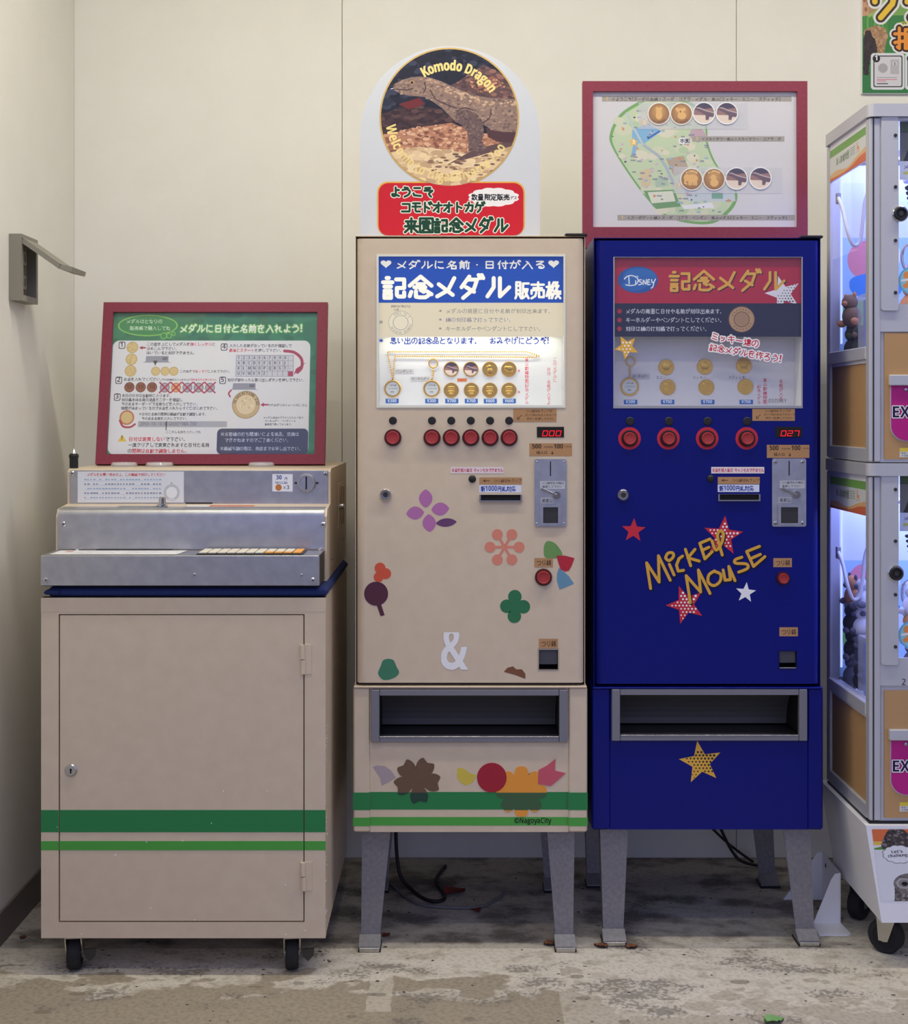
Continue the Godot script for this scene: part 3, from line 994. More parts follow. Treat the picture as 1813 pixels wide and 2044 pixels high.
func cabinet() -> void:
	var zf := 0.12
	var zb := -0.395
	var l := X(82, zf)
	var r := X(650, zf)
	var bot := Y(1872, zf)
	var top := Y(1193, zf)
	var c := thing("engraver_cabinet", "cream steel cabinet on casters with two green stripes", "cabinet", Vector3((l + r) / 2, 0, (zf + zb) / 2))
	var dl := X(117, zf)
	var dr := X(608, zf)
	var db := Y(1841, zf)
	var dt := Y(1226, zf)
	var body := mb()
	body.plate(l, bot, r, top, zf - 0.018, zf, [Rect2(dl, db, dr - dl, dt - db)])
	body.box(Vector3(l + 0.0005, bot, zb), Vector3(r - 0.0005, top - 0.0005, zf - 0.018), 0.002)
	# folded edges of the frame
	for e in [[l, r, bot]]:
		body.cyl(Vector3(e[0], e[2], zf - 0.0015), Vector3(e[1], e[2], zf - 0.0015), 0.0015, 8)
	part(c, "body", body, M.cream_paint)
	part(c, "top_band", mb().box(Vector3(l - 0.0006, Y(1222, zf), zf - 0.03), Vector3(r + 0.0006, top, zf + 0.0006), 0.001), M.cream_paint)
	var g := 0.0018
	var door := part(c, "door", mb().box(Vector3(dl + g, db + g, zf - 0.016), Vector3(dr - g, dt - g, zf - 0.0005), 0.0012), M.cream_paint)
	var lc := P(142, 1537, zf)
	part(door, "lock", mb().lathe(lc, Vector3.BACK, [Vector2(0.0115, -0.001), Vector2(0.0115, 0.002), Vector2(0.0095, 0.0035), Vector2(0.006, 0.0035), Vector2(0.006, 0.0028), Vector2(0, 0.0028)], 24), M.bare_steel)
	part(door, "keyhole", mb().box(lc + Vector3(-0.0012, -0.006, 0.001), lc + Vector3(0.0012, 0.001, 0.0033)).cyl(lc + Vector3(0, 0.001, 0.001), lc + Vector3(0, 0.001, 0.0033), 0.0022, 10), M.hole)
	for hy in [[1286, 1316, 1346], [1720, 1749, 1778]]:
		var hx := X(604 if hy[0] < 1500 else 605, zf)
		var hinge := part(c, "hinge", mb().box(Vector3(hx + 0.004, Y(hy[2], zf), zf), Vector3(hx + 0.017, Y(hy[0], zf), zf + 0.0012), 0.0005), M.cream_paint)
		part(hinge, "barrel", mb().cyl(Vector3(hx, Y(hy[1], zf) + 0.0008, zf + 0.002), Vector3(hx, Y(hy[0] + 1, zf), zf + 0.002), 0.0046, 12), M.cream_paint)
		part(hinge, "barrel", mb().cyl(Vector3(hx + 0.0012, Y(hy[2] - 1, zf), zf + 0.002), Vector3(hx + 0.0012, Y(hy[1], zf) - 0.0008, zf + 0.002), 0.0046, 12), M.cream_paint)
	for s in [[1617, 1661, 1618, "green_dark"], [1679, 1697, 1681, "green_light"]]:
		var o: Node3D = c
		for seg in [[l, dl - 0.0002], [dl + g, dr - g], [dr + 0.0002, r]]:
			part(o, "stripe", mb().box(Vector3(seg[0], Y(s[1], zf), zf - 0.0003), Vector3(seg[1], Y(s[0], zf), zf + 0.0004)), M[s[3]])
	# chips where the paint has come off along the right edge
	var chips := mb()
	for i in 26:
		var q := Vector3(r + 0.0004, rng.randf_range(bot + 0.02, bot + 0.42), zf - rng.randf_range(0.002, 0.03))
		chips.ball(q, Vector3(0.0006, rng.randf_range(0.001, 0.0028), rng.randf_range(0.0008, 0.002)), 6, 4)
	for i in 14:
		var q := Vector3(rng.randf_range(l, r), rng.randf_range(bot, bot + 0.3), zf + 0.0002)
		chips.ball(q, Vector3(rng.randf_range(0.0006, 0.0016), rng.randf_range(0.0008, 0.0022), 0.0004), 6, 4)
	part(c, "paint_chips", chips, M.white)
	for q in [[150, 0.0, 0.065], [583, 0.0, 0.065]]:
		caster(c, Vector3(X(q[0], 0.08), 0, 0.08), 0.031, bot, 0.12, true)
	for q in [150, 583]:
		caster(c, Vector3(X(q, 0.08), 0, zb + 0.06), 0.031, bot, PI, false)
	# soft mat under the engraver, hanging over a little
	var mat := mb().box(Vector3(X(92, 0.12), top, zb + 0.02), Vector3(r + 0.004, top + 0.0195, zf + 0.001), 0.008)
	mat.box(Vector3(X(88, 0.12), top + 0.006, 0.06), Vector3(X(120, 0.12), top + 0.014, zf + 0.007), 0.004)
	single("navy_mat", "navy cloth mat squeezed between engraver and cabinet", "mat", mat, M.navy_cloth)


func engraver() -> void:
	var l := -0.770
	var r := -0.246
	var bot := 0.7295
	var zt := 0.13
	var z2 := 0.03
	var z3 := -0.05
	var zb := -0.45
	var yt := 0.7895
	var y2 := 0.868
	var y3 := 0.9435
	var e := thing("medal_engraver", "stepped steel and cream medal engraving machine on the cabinet", "engraving machine", Vector3((l + r) / 2, bot, -0.15))
	# cream shell: stepped sides
	var side := flat([Vector2(-zb, bot), Vector2(-zb, y3), Vector2(-z3 + 0.012, y3), Vector2(-z3 - 0.001, y3 - 0.006), Vector2(-z3 - 0.001, y2 + 0.006), Vector2(-z2 + 0.01, y2), Vector2(-z2 - 0.001, y2 - 0.014), Vector2(-z2 - 0.001, yt), Vector2(-z2 - 0.001, bot)])
	var turn := Transform3D(Basis(Vector3(0, 0, -1), Vector3(0, 1, 0), Vector3(1, 0, 0)), Vector3.ZERO)
	part(e, "shell", mb().slab(side, l, r).moved(turn), M.cream_paint)
	# steel fronts, slightly narrower than the shell
	var sl := l + 0.005
	var sr := r - 0.005
	var fr := mb()
	fr.box(Vector3(sl, y2 + 0.002, z3 - 0.002), Vector3(sr, y3 - 0.003, z3 + 0.003), 0.0012)
	part(e, "upper_panel", fr, M.steel)
	var st := mb()
	var prof := [Vector2(z3 + 0.003, y2 + 0.0035)]
	prof.append(Vector2(z2 - 0.012, y2 + 0.002))
	for k in 7:
		var t := PI / 2 - PI / 2 * k / 6
		prof.append(Vector2(z2 - 0.010 + cos(t) * 0.014, y2 - 0.012 + sin(t) * 0.014))
	prof.append(Vector2(z2 + 0.004, yt + 0.002))
	for i in prof.size() - 1:
		var a: Vector2 = prof[i]
		var b: Vector2 = prof[i + 1]
		var na := Vector3(0, 0, 0)
		var nb := Vector3(0, 0, 0)
		var d0: Vector2 = (prof[i] - prof[maxi(i - 1, 0)]) if i > 1 else (b - a)
		var d2: Vector2 = (prof[mini(i + 2, prof.size() - 1)] - b) if i < prof.size() - 2 else (b - a)
		var ta := (d0.normalized() + (b - a).normalized()).normalized()
		var tb := (d2.normalized() + (b - a).normalized()).normalized()
		na = Vector3(0, ta.x, -ta.y)
		nb = Vector3(0, tb.x, -tb.y)
		st.smooth_quad([Vector3(sl, b.y, b.x), Vector3(sr, b.y, b.x), Vector3(sr, a.y, a.x), Vector3(sl, a.y, a.x)], [nb, nb, na, na])
	st.quad(Vector3(sr, yt, z2), Vector3(sr, yt, z3), Vector3(sr, y2, z3), Vector3(sr, y2, z2))
	st.quad(Vector3(sl, yt, z3), Vector3(sl, yt, z2), Vector3(sl, y2, z2), Vector3(sl, y2, z3))
	part(e, "middle_panel", st, M.steel)
	# keyboard tray
	var tl := X(80, zt)
	var tr := X(638, zt)
	var tray := mb().box(Vector3(tl, Y(1170, zt), z2 - 0.001), Vector3(tr, yt, zt), 0.0022)
	part(e, "keyboard_tray", tray, M.steel)
	part(e, "tray_seam", mb().box(Vector3(tr - 0.004, Y(1168, zt), z2), Vector3(tr + 0.0004, yt - 0.001, zt - 0.004)), M.dark_steel)
	for q in [[144, 945], [650, 946]]:
		screw(e, P(q[0], q[1], z3 + 0.003))
	for q in [[127, 1046], [645, 1047]]:
		screw(e, P(q[0], q[1], z2 + 0.004))
	for q in [[92, 1158], [625, 1158]]:
		screw(e, P(q[0], q[1], zt))
	for q in [[388, 1147], [602, 1148]]:
		screw(e, P(q[0], q[1], zt), 0.003)
	for x in [tl + 0.045, tr - 0.008]:
		part(e, "screw", mb().lathe(Vector3(x, yt, z2 + 0.013), Vector3.UP, [Vector2(0.0045, 0), Vector2(0.0045, 0.002), Vector2(0.003, 0.0035), Vector2(0, 0.0037)], 12), M.chrome)
	# instruction label
	var p := Pic.sheet(640, 180, rgb(224, 226, 232))
	write(p, "メダルをお買い求めの上、この機械で刻印してください", at2(56, 8), 19, rgb(196, 60, 66), 0.055)
	for row in 5:
		for k in 26:
			if rng.randf() < 0.86:
				p.rect(40 + k * 18, 44 + row * 26, 40 + k * 18 + rng.randf_range(8, 15), 50 + row * 26, rgb(140, 170, 205) if row % 2 == 0 else rgb(96, 110, 140))
		p.rect(40, 54 + row * 26, 510, 56 + row * 26, rgb(170, 196, 226))
	p.disc(Vector2(566, 122), 47, rgb(160, 164, 172))
	p.disc(Vector2(566, 122), 45, rgb(224, 226, 232))
	p.disc(Vector2(566, 122), 36, rgb(160, 164, 172))
	p.disc(Vector2(566, 122), 34, rgb(236, 238, 242))
	for k in 22:
		p.disc(Vector2(566, 122) + Vector2.from_angle(TAU * k / 26 + 2.2) * 40.5, 2.6, rgb(110, 114, 124))
	p.poly(flat([Vector2(566, 62), Vector2(561, 70), Vector2(571, 70)]), rgb(90, 90, 100))
	part(e, "instruction_label", mb().card(X(156, z3), Y(1003, z3), X(368, z3), Y(941, z3), z3 + 0.0036), printed(p, 0.35), "white label with red heading and a medal outline")
	# price label
	p = Pic.sheet(200, 164, rgb(214, 218, 232))
	p.poly(round_rect(3, 3, 197, 161, 14), rgb(228, 231, 240))
	write(p, "30", at2(36, 12), 44, rgb(30, 50, 130), 0.06, 1.0)
	write(p, "円", at2(118, 26), 32, rgb(30, 50, 130))
	write(p, "10円玉3枚", at2(26, 70), 25, rgb(70, 80, 130))
	p.disc(Vector2(62, 126), 30, rgb(166, 96, 46))
	p.disc(Vector2(62, 126), 25, rgb(198, 122, 62))
	write(p, "×3", at2(100, 106), 40, rgb(70, 76, 110))
	part(e, "price_label", mb().card(X(544, z3), Y(981, z3), X(585, z3), Y(946, z3), z3 + 0.0036), printed(p, 0.35), "white sticker reading 30 yen, times three")
	# coin slot
	var cc := P(612, 964, z3 + 0.003)
	var slot := part(e, "coin_slot", mb().lathe(cc, Vector3.BACK, [Vector2(0.0185, 0), Vector2(0.0185, 0.004), Vector2(0.0165, 0.0065), Vector2(0.013, 0.0065), Vector2(0.0125, 0.0045), Vector2(0, 0.0045)], 32), M.steel)
	part(slot, "slit", mb().box(cc + Vector3(-0.0014, -0.0125, 0.004), cc + Vector3(0.0014, 0.0125, 0.005)), M.hole)
	for s in [-1, 1]:
		part(slot, "ear", mb().box(cc + Vector3(s * 0.017, -0.002, 0), cc + Vector3(s * 0.024, 0.002, 0.002), 0.0006), M.dark_steel)
	# slot and pin on the ledge
	var pin := P(324, 1013, -0.01)
	pin.y = y2 + 0.003
	var pn := part(e, "locking_pin", mb().lathe(pin, Vector3.UP, [Vector2(0.011, 0), Vector2(0.011, 0.004), Vector2(0.007, 0.005), Vector2(0.007, 0.017), Vector2(0.005, 0.019), Vector2(0, 0.019)], 20), M.chrome)
	part(pn, "pin_plate", mb().box(pin + Vector3(-0.085, -0.001, -0.006), pin + Vector3(-0.012, 0.001, 0.012), 0.0006), M.bare_steel)
	part(e, "medal_slot", mb().box(Vector3(X(371, z3), y2 + 0.003, z3 + 0.001), Vector3(X(425, z3), y2 + 0.0085, z3 + 0.0034)), M.hole)
	part(e, "slot_guide", mb().box(Vector3(X(374, -0.02), y2 + 0.002, -0.035), Vector3(X(418, -0.02), y2 + 0.0042, -0.012), 0.0005), M.white)
	part(e, "red_tape", mb().box(Vector3(X(420, -0.02), y2 + 0.002, -0.03), Vector3(X(508, -0.02), y2 + 0.004, -0.016)), paint("red_tape", rgb(214, 74, 48), 0.5))
	# legend sheet on the tray
	p = Pic.sheet(600, 180, rgb(238, 238, 240))
	p.rect(40, 30, 76, 80, rgb(210, 150, 140))
	for k in 9:
		write(p, ["メダルを入れてスタートを押して下さい", "名前を入力して下さい", "日付は変更しないで下さい"][k % 3], at2(90 + (k % 2) * 240, 24 + (k / 2) * 30), 15, rgb(110, 114, 124), 0.05)
	var sheet := mb().quad(Vector3(X(97, 0.125), yt + 0.0006, 0.122), Vector3(X(352, 0.125), yt + 0.0006, 0.122), Vector3(X(378, 0.03), yt + 0.0006, 0.045), Vector3(X(126, 0.03), yt + 0.0006, 0.045))
	part(e, "legend_sheet", sheet, printed(p, 0.4), "white paper sheet with printed notes")
	part(e, "sheet_gap", mb().box(Vector3(X(195, z2), yt, z2 + 0.004), Vector3(X(345, z2), yt + 0.0015, z2 + 0.012)), M.hole)
	# keyboard
	var kx0 := X(400, 0.08)
	var kx1 := X(610, 0.08)
	var kb := part(e, "keyboard", mb().box(Vector3(kx0, yt, 0.05), Vector3(kx1, yt + 0.002, 0.125), 0.001), M.dark_steel)
	var key_white := paint("key_white", rgb(226, 220, 204), 0.5)
	var key_orange := paint("key_orange", rgb(238, 168, 84), 0.5)
	for row in 4:
		for k in 11:
			var kw := (kx1 - kx0 - 0.006) / 11
			var a := Vector3(kx0 + 0.003 + k * kw + 0.001, yt + 0.002, 0.0535 + row * 0.0175)
			part(kb, "key", mb().box(a, a + Vector3(kw - 0.002, 0.003, 0.0145), 0.001), key_orange if k == 10 or (row == 3 and k > 6) else key_white)
	# right side: latch plate and hasps
	var pl := part(e, "side_plate", mb().box(Vector3(r, 0.81, -0.33), Vector3(r + 0.0016, 0.905, -0.22), 0.0006), M.cream_paint)
	for yy in [0.815, 0.862]:
		part(pl, "hasp", mb().box(Vector3(r + 0.0016, yy, -0.32), Vector3(r + 0.006, yy + 0.036, -0.285), 0.001), paint("hasp_tan", rgb(170, 140, 110), 0.5))
	part(pl, "latch_knob", mb().lathe(Vector3(r + 0.0016, 0.856, -0.245), Vector3.RIGHT, [Vector2(0.006, 0), Vector2(0.006, 0.008), Vector2(0.004, 0.01), Vector2(0, 0.01)], 16), M.chrome)
	for q in [Vector3(r, 0.775, -0.38), Vector3(r, 0.765, -0.06)]:
		part(e, "screw", mb().lathe(q, Vector3.RIGHT, [Vector2(0.004, 0), Vector2(0.003, 0.002), Vector2(0, 0.0022)], 12), M.chrome)
	# clear pads that hold the framed sign, and a black tube behind
	var pads := [[222, 274, "clear acrylic pad under the corner of the green sign"], [291, 346, "clear acrylic pad next to the black gap under green sign"], [496, 548, "clear acrylic pad below the dark box of the green sign"]]
	for q in pads:
		var zc := -0.165
		var xm := (X(q[0], zc) + X(q[1], zc)) / 2
		var rr := (X(q[1], zc) - X(q[0], zc)) / 2
		single("acrylic_pad", q[2], "pad", mb().lathe(Vector3(xm, y3, zc), Vector3.UP, [Vector2(0, 0), Vector2(rr, 0), Vector2(rr, 0.004), Vector2(rr * 0.93, 0.009), Vector2(rr * 0.88, 0.009), Vector2(rr * 0.86, 0.004), Vector2(0, 0.004)], 28), M.acrylic, "clear pads under the green sign")
	var bp := Vector3(X(147.5, -0.075), y3, -0.075)
	var bt := thing("black_tube", "small black tube with silver tip standing behind the engraver", "tube", bp)
	part(bt, "barrel", mb().lathe(bp, Vector3.UP, [Vector2(0, 0), Vector2(0.0085, 0), Vector2(0.0085, 0.02), Vector2(0.0095, 0.022), Vector2(0.0095, 0.026), Vector2(0.008, 0.029), Vector2(0.005, 0.03)], 20), M.black)
	part(bt, "tip", mb().lathe(bp + Vector3(0, 0.03, 0), Vector3.UP, [Vector2(0.006, 0), Vector2(0.003, 0.007), Vector2(0.0015, 0.009), Vector2(0, 0.0092)], 16), M.chrome)


# ---------------------------------------------------------------- medal vending machines

# Shell, door, tray and legs of one machine. L, R: pixel of its sides; holes of the door in pixels.
func vendor(called: String, label: String, zf: float, px: Dictionary, coat: StandardMaterial3D) -> Node3D:
	var l := X(px.l, zf)
	var r := X(px.r, zf)
	var top := Y(px.top, zf)
	var split := Y(px.split, zf)
	var bot := Y(px.bottom, zf)
	var zb := zf - 0.44
	var v := thing(called, label, "vending machine", Vector3((l + r) / 2, 0, zf - 0.22))
	var t := 0.0016
	# cabinet: open box behind the door
	var shell := mb()
	shell.box(Vector3(l, split, zb), Vector3(l + t, top, zf - 0.006), 0.0006)
	shell.box(Vector3(r - t, split, zb), Vector3(r, top, zf - 0.006), 0.0006)
	shell.box(Vector3(l, top - t, zb), Vector3(r, top, zf - 0.004), 0.0006)
	shell.box(Vector3(l, split, zb), Vector3(r, top, zb + t))
	part(v, "cabinet", shell, coat)
	# door with rounded upright edges
	var g := 0.0035
	var dl := l + g
	var dr := r - g
	var db := split + 0.006
	var dt := top - 0.006
	var holes := []
	for h in px.holes:
		holes.append(Rect2(X(h[0], zf), Y(h[3], zf), X(h[2], zf) - X(h[0], zf), Y(h[1], zf) - Y(h[3], zf)))
	var door := mb()
	var rr := 0.016
	door.plate(dl + rr, db, dr - rr, dt, zf - 0.0012, zf, holes)
	for s in [-1, 1]:
		var xe := dl if s < 0 else dr
		for k in 6:
			var t0 := PI / 2 * k / 6
			var t1 := PI / 2 * (k + 1) / 6
			var p0 := Vector3(xe - s * (rr - sin(t0) * rr), 0, zf - (1 - cos(t0)) * rr * 0.55)
			var p1 := Vector3(xe - s * (rr - sin(t1) * rr), 0, zf - (1 - cos(t1)) * rr * 0.55)
			var n0 := Vector3(s * sin(t0), 0, cos(t0))
			var n1 := Vector3(s * sin(t1), 0, cos(t1))
			var lo := Vector3(0, db, 0)
			var hi := Vector3(0, dt, 0)
			if s > 0:
				door.smooth_quad([p0 + lo, p1 + lo, p1 + hi, p0 + hi], [n0, n1, n1, n0])
			else:
				door.smooth_quad([p1 + lo, p0 + lo, p0 + hi, p1 + hi], [n1, n0, n0, n1])
		door.box(Vector3(xe - s * 0.0012, db, zf - 0.02), Vector3(xe, dt, zf - rr * 0.55))
	door.box(Vector3(dl + 0.004, dt - 0.0012, zf - 0.02), Vector3(dr - 0.004, dt, zf - 0.0008))
	door.box(Vector3(dl + 0.004, db, zf - 0.02), Vector3(dr - 0.004, db + 0.0012, zf - 0.0008))
	var d := part(v, "door", door, coat)
	part(v, "door_gap", mb().box(Vector3(l + t, split + 0.0005, zf - 0.03), Vector3(l + t + 0.0012, top - 0.002, zf - 0.012)).box(Vector3(r - t - 0.0012, split + 0.0005, zf - 0.03), Vector3(r - t, top - 0.002, zf - 0.012)), M.hole)
	# lower body: two corner columns and a panel set back between them
	var c0 := X(px.tray[0] - 2, zf)
	var c1 := X(px.tray[2] + 2, zf)
	var set_back := 0.004
	var tray := Rect2(X(px.tray[0] + 16, zf), Y(px.tray[3] - 10, zf), X(px.tray[2] - 16, zf) - X(px.tray[0] + 16, zf), Y(px.tray[1] + 10, zf) - Y(px.tray[3] - 10, zf))
	var low := mb()
	low.box(Vector3(l - 0.003, split - 0.004, zb), Vector3(r + 0.003, split, zf + 0.004), 0.0018)
	low.plate(c0, bot, c1, split - 0.003, zf - set_back - 0.0015, zf - set_back, [tray])
	low.box(Vector3(l - 0.004, bot, zf - 0.05), Vector3(c0, split - 0.003, zf), 0.004)
	low.box(Vector3(c1, bot, zf - 0.05), Vector3(r + 0.004, split - 0.003, zf), 0.004)
	low.box(Vector3(l - 0.004, bot, zb), Vector3(l - 0.0025, split - 0.003, zf - 0.04))
	low.box(Vector3(r + 0.0025, bot, zb), Vector3(r + 0.004, split - 0.003, zf - 0.04))
	low.box(Vector3(l, bot, zb), Vector3(r, split - 0.003, zb + 0.0015))
	low.box(Vector3(l, bot, zb), Vector3(r, bot + 0.002, zf - 0.006))
	part(v, "lower_body", low, coat)
	# medal tray: frame, curved flap, floor lip
	var f0 := X(px.tray[0], zf)
	var f1 := X(px.tray[2], zf)
	var fb := Y(px.tray[3], zf)
	var ft := Y(px.tray[1], zf)
	var zt := zf + 0.006
	var tf := mb()
	var bar := 0.0165
	tf.box(Vector3(f0, fb, zf - 0.006), Vector3(f0 + bar, ft, zt), 0.0015)
	tf.box(Vector3(f1 - bar, fb, zf - 0.006), Vector3(f1, ft, zt), 0.0015)
	tf.box(Vector3(f0 + bar, fb, zf - 0.006), Vector3(f1 - bar, fb + 0.0105, zt - 0.002), 0.0012)
	tf.box(Vector3(f0 + bar, ft - 0.012, zf - 0.02), Vector3(f1 - bar, ft, zt - 0.002), 0.0012)
	var trf := part(v, "tray_frame", tf, M.dull_frame)
	part(trf, "tray_lip", mb().box(Vector3(f0 + bar, fb + 0.0095, zf - 0.012), Vector3(f1 - bar, fb + 0.0125, zt - 0.001), 0.001), M.bare_steel)
	var flap := mb()
	var yc := fb + 0.012
	var hh := ft - 0.012 - yc
	for k in 10:
		var t0 := PI / 2 * k / 10
		var t1 := PI / 2 * (k + 1) / 10
		var a := Vector3(0, yc + sin(t0) * hh, zf - 0.1 + cos(t0) * 0.0 + (1 - cos(t0)) * 0.075)
		var b := Vector3(0, yc + sin(t1) * hh, zf - 0.1 + (1 - cos(t1)) * 0.075)
		var dn := (b - a).normalized()
		var nn := Vector3(0, -dn.z, dn.y)
		flap.smooth_quad([a + Vector3(f0 + bar, 0, 0), a + Vector3(f1 - bar, 0, 0), b + Vector3(f1 - bar, 0, 0), b + Vector3(f0 + bar, 0, 0)], [nn, nn, nn, nn])
	part(v, "tray_flap", flap, M.flap_steel)
	part(v, "tray_box", mb().box(Vector3(f0 + 0.01, yc - 0.006, zf - 0.12), Vector3(f1 - 0.01, yc - 0.003, zf - 0.006)).box(Vector3(f0 + bar - 0.002, yc, zf - 0.12), Vector3(f0 + bar - 0.001, ft - 0.01, zf - 0.008)).box(Vector3(f1 - bar + 0.001, yc, zf - 0.12), Vector3(f1 - bar + 0.002, ft - 0.01, zf - 0.008)).box(Vector3(f0 + 0.01, yc - 0.006, zf - 0.125), Vector3(f1 - 0.01, ft, zf - 0.12)), M.black)
	# tapered legs of folded steel, the front ones with a bent foot
	for q in px.legs:
		for rear in 2:
			var z1 := zf - 0.03 if rear == 0 else zb + 0.075
			var z0 := z1 - 0.045
			var xa := [X(q[0], zf), X(q[1], zf), X(q[2], zf), X(q[3], zf)]
			var leg := mb()
			var poly := flat([Vector2(xa[0], bot), Vector2(xa[1], bot), Vector2(xa[3], 0.012), Vector2(xa[2], 0.012)])
			leg.slab(poly, z1 - 0.003, z1)
			var outer := 0 if q[4] < 0 else 1
			var xo: float = xa[outer]
			var xl: float = xa[2 + outer]
			var flange := flat([Vector2(-z1 + 0.0005, bot), Vector2(-z0, bot), Vector2(-z1 + 0.03, 0.012), Vector2(-z1 + 0.0005, 0.012)])
			var fl := mb().slab(flange, 0, 0.003)
			fl.moved(Transform3D(Basis(Vector3(0, 0, -1), Vector3(0, 1, 0), Vector3(1, 0, 0)), Vector3.ZERO))
			for i in fl.v.size():
				fl.v[i].x += lerpf(xl, xo, clampf((fl.v[i].y - 0.012) / (bot - 0.012), 0, 1)) + (-0.0036 if outer == 1 else 0.0006)
			var lg := part(v, "leg", leg, M.leg_steel)
			part(lg, "flange", fl, M.leg_steel)
			var fx0: float = xa[2] - 0.003
			var fx1: float = xa[3] + 0.003
			var ft2 := mb()
			ft2.quad(Vector3(fx0, 0.008, z1 + 0.03), Vector3(fx1, 0.008, z1 + 0.03), Vector3(fx1, 0.024, z1 + 0.001), Vector3(fx0, 0.024, z1 + 0.001))
			ft2.box(Vector3(fx0, 0.004, z1 - 0.02), Vector3(fx1, 0.008, z1 + 0.03), 0.001)
			ft2.box(Vector3(fx0 + 0.001, 0.006, z1 - 0.004), Vector3(fx1 - 0.001, 0.024, z1 + 0.0005), 0.001)
			var foot := part(lg, "foot", ft2, M.leg_steel)
			if rear == 0:
				part(foot, "foot_lip", mb().box(Vector3(fx0 + 0.001, 0.0, z1 + 0.027), Vector3(fx1 - 0.001, 0.0095, z1 + 0.034), 0.0015), M.bare_steel)
			part(foot, "foot_pad", mb().box(Vector3(fx0 - 0.001, 0, z1 - 0.022), Vector3(fx1 + 0.001, 0.0045, z1 + 0.033), 0.0006), M.rubber)
	# black strap over the top right corner
	var sx := r - 0.04
	part(v, "corner_strap", mb().box(Vector3(sx, top - 0.001, zf - 0.12), Vector3(r + 0.004, top + 0.0045, zf + 0.0), 0.002), M.black)
	return v


func sticker(parent: Node3D, called: String, poly: PackedVector2Array, z: float, mat: Material, lift := 0.0003) -> MeshInstance3D:
	return part(parent, called, mb().slab(poly, z - 0.0002, z + lift), mat)


func px_poly(pts: Array, z: float) -> PackedVector2Array:
	var out := PackedVector2Array()
	for p in pts:
		out.append(Vector2(X(p.x, z), Y(p.y, z)))
	return out


func px_disc(x: float, y: float, rx: float, z: float, ry := -1.0, n := 28) -> PackedVector2Array:
	return ring_of(Vector2(X(x, z), Y(y, z)), Vector2(rx, rx if ry < 0 else ry) * (DIST - z) / FOCAL, n)


func label_card(parent: Node3D, called: String, x0: float, y0: float, x1: float, y1: float, z: float, p: Pic, rough := 0.5, note := "") -> MeshInstance3D:
	return part(parent, called, mb().card(X(x0, z), Y(y1, z), X(x1, z), Y(y0, z), z + 0.0005), printed(p, rough), note)


# film with nothing on it but ink; the sheet's steps per pixel: scale
func decal(parent: Node3D, called: String, x0: float, y0: float, x1: float, y1: float, z: float, p: Pic, note := "") -> MeshInstance3D:
	return part(parent, called, mb().card(X(x0, z), Y(y1, z), X(x1, z), Y(y0, z), z), cut_out(p), note)


func clear_sheet(w: int, h: int) -> Pic:
	return Pic.sheet(w, h, Color(0, 0, 0, 0))


func tape(w: int, h: int) -> Pic:
	var p := Pic.sheet(w, h, rgb(176, 134, 92))
	for i in 30:
		var y := rng.randf() * h
		p.rect(0, y, w, y + 1, Color(rgb(190, 148, 104), 0.35))
	return p


func push_button(parent: Node3D, c: Vector3, r: float, ring := "button_ring") -> void:
	var b := part(parent, "button_ring", mb().lathe(c, Vector3.BACK, [Vector2(r, 0), Vector2(r, 0.004), Vector2(r * 0.94, 0.006), Vector2(r * 0.82, 0.006), Vector2(r * 0.8, 0.003), Vector2(0, 0.003)], 32), M[ring])
	part(b, "button_cap", mb().lathe(c + Vector3(0, 0, 0.003), Vector3.BACK, [Vector2(r * 0.78, 0), Vector2(r * 0.78, 0.005), Vector2(r * 0.72, 0.0075), Vector2(r * 0.6, 0.0075), Vector2(r * 0.55, 0.0066), Vector2(0, 0.0062)], 32), M.button_red)


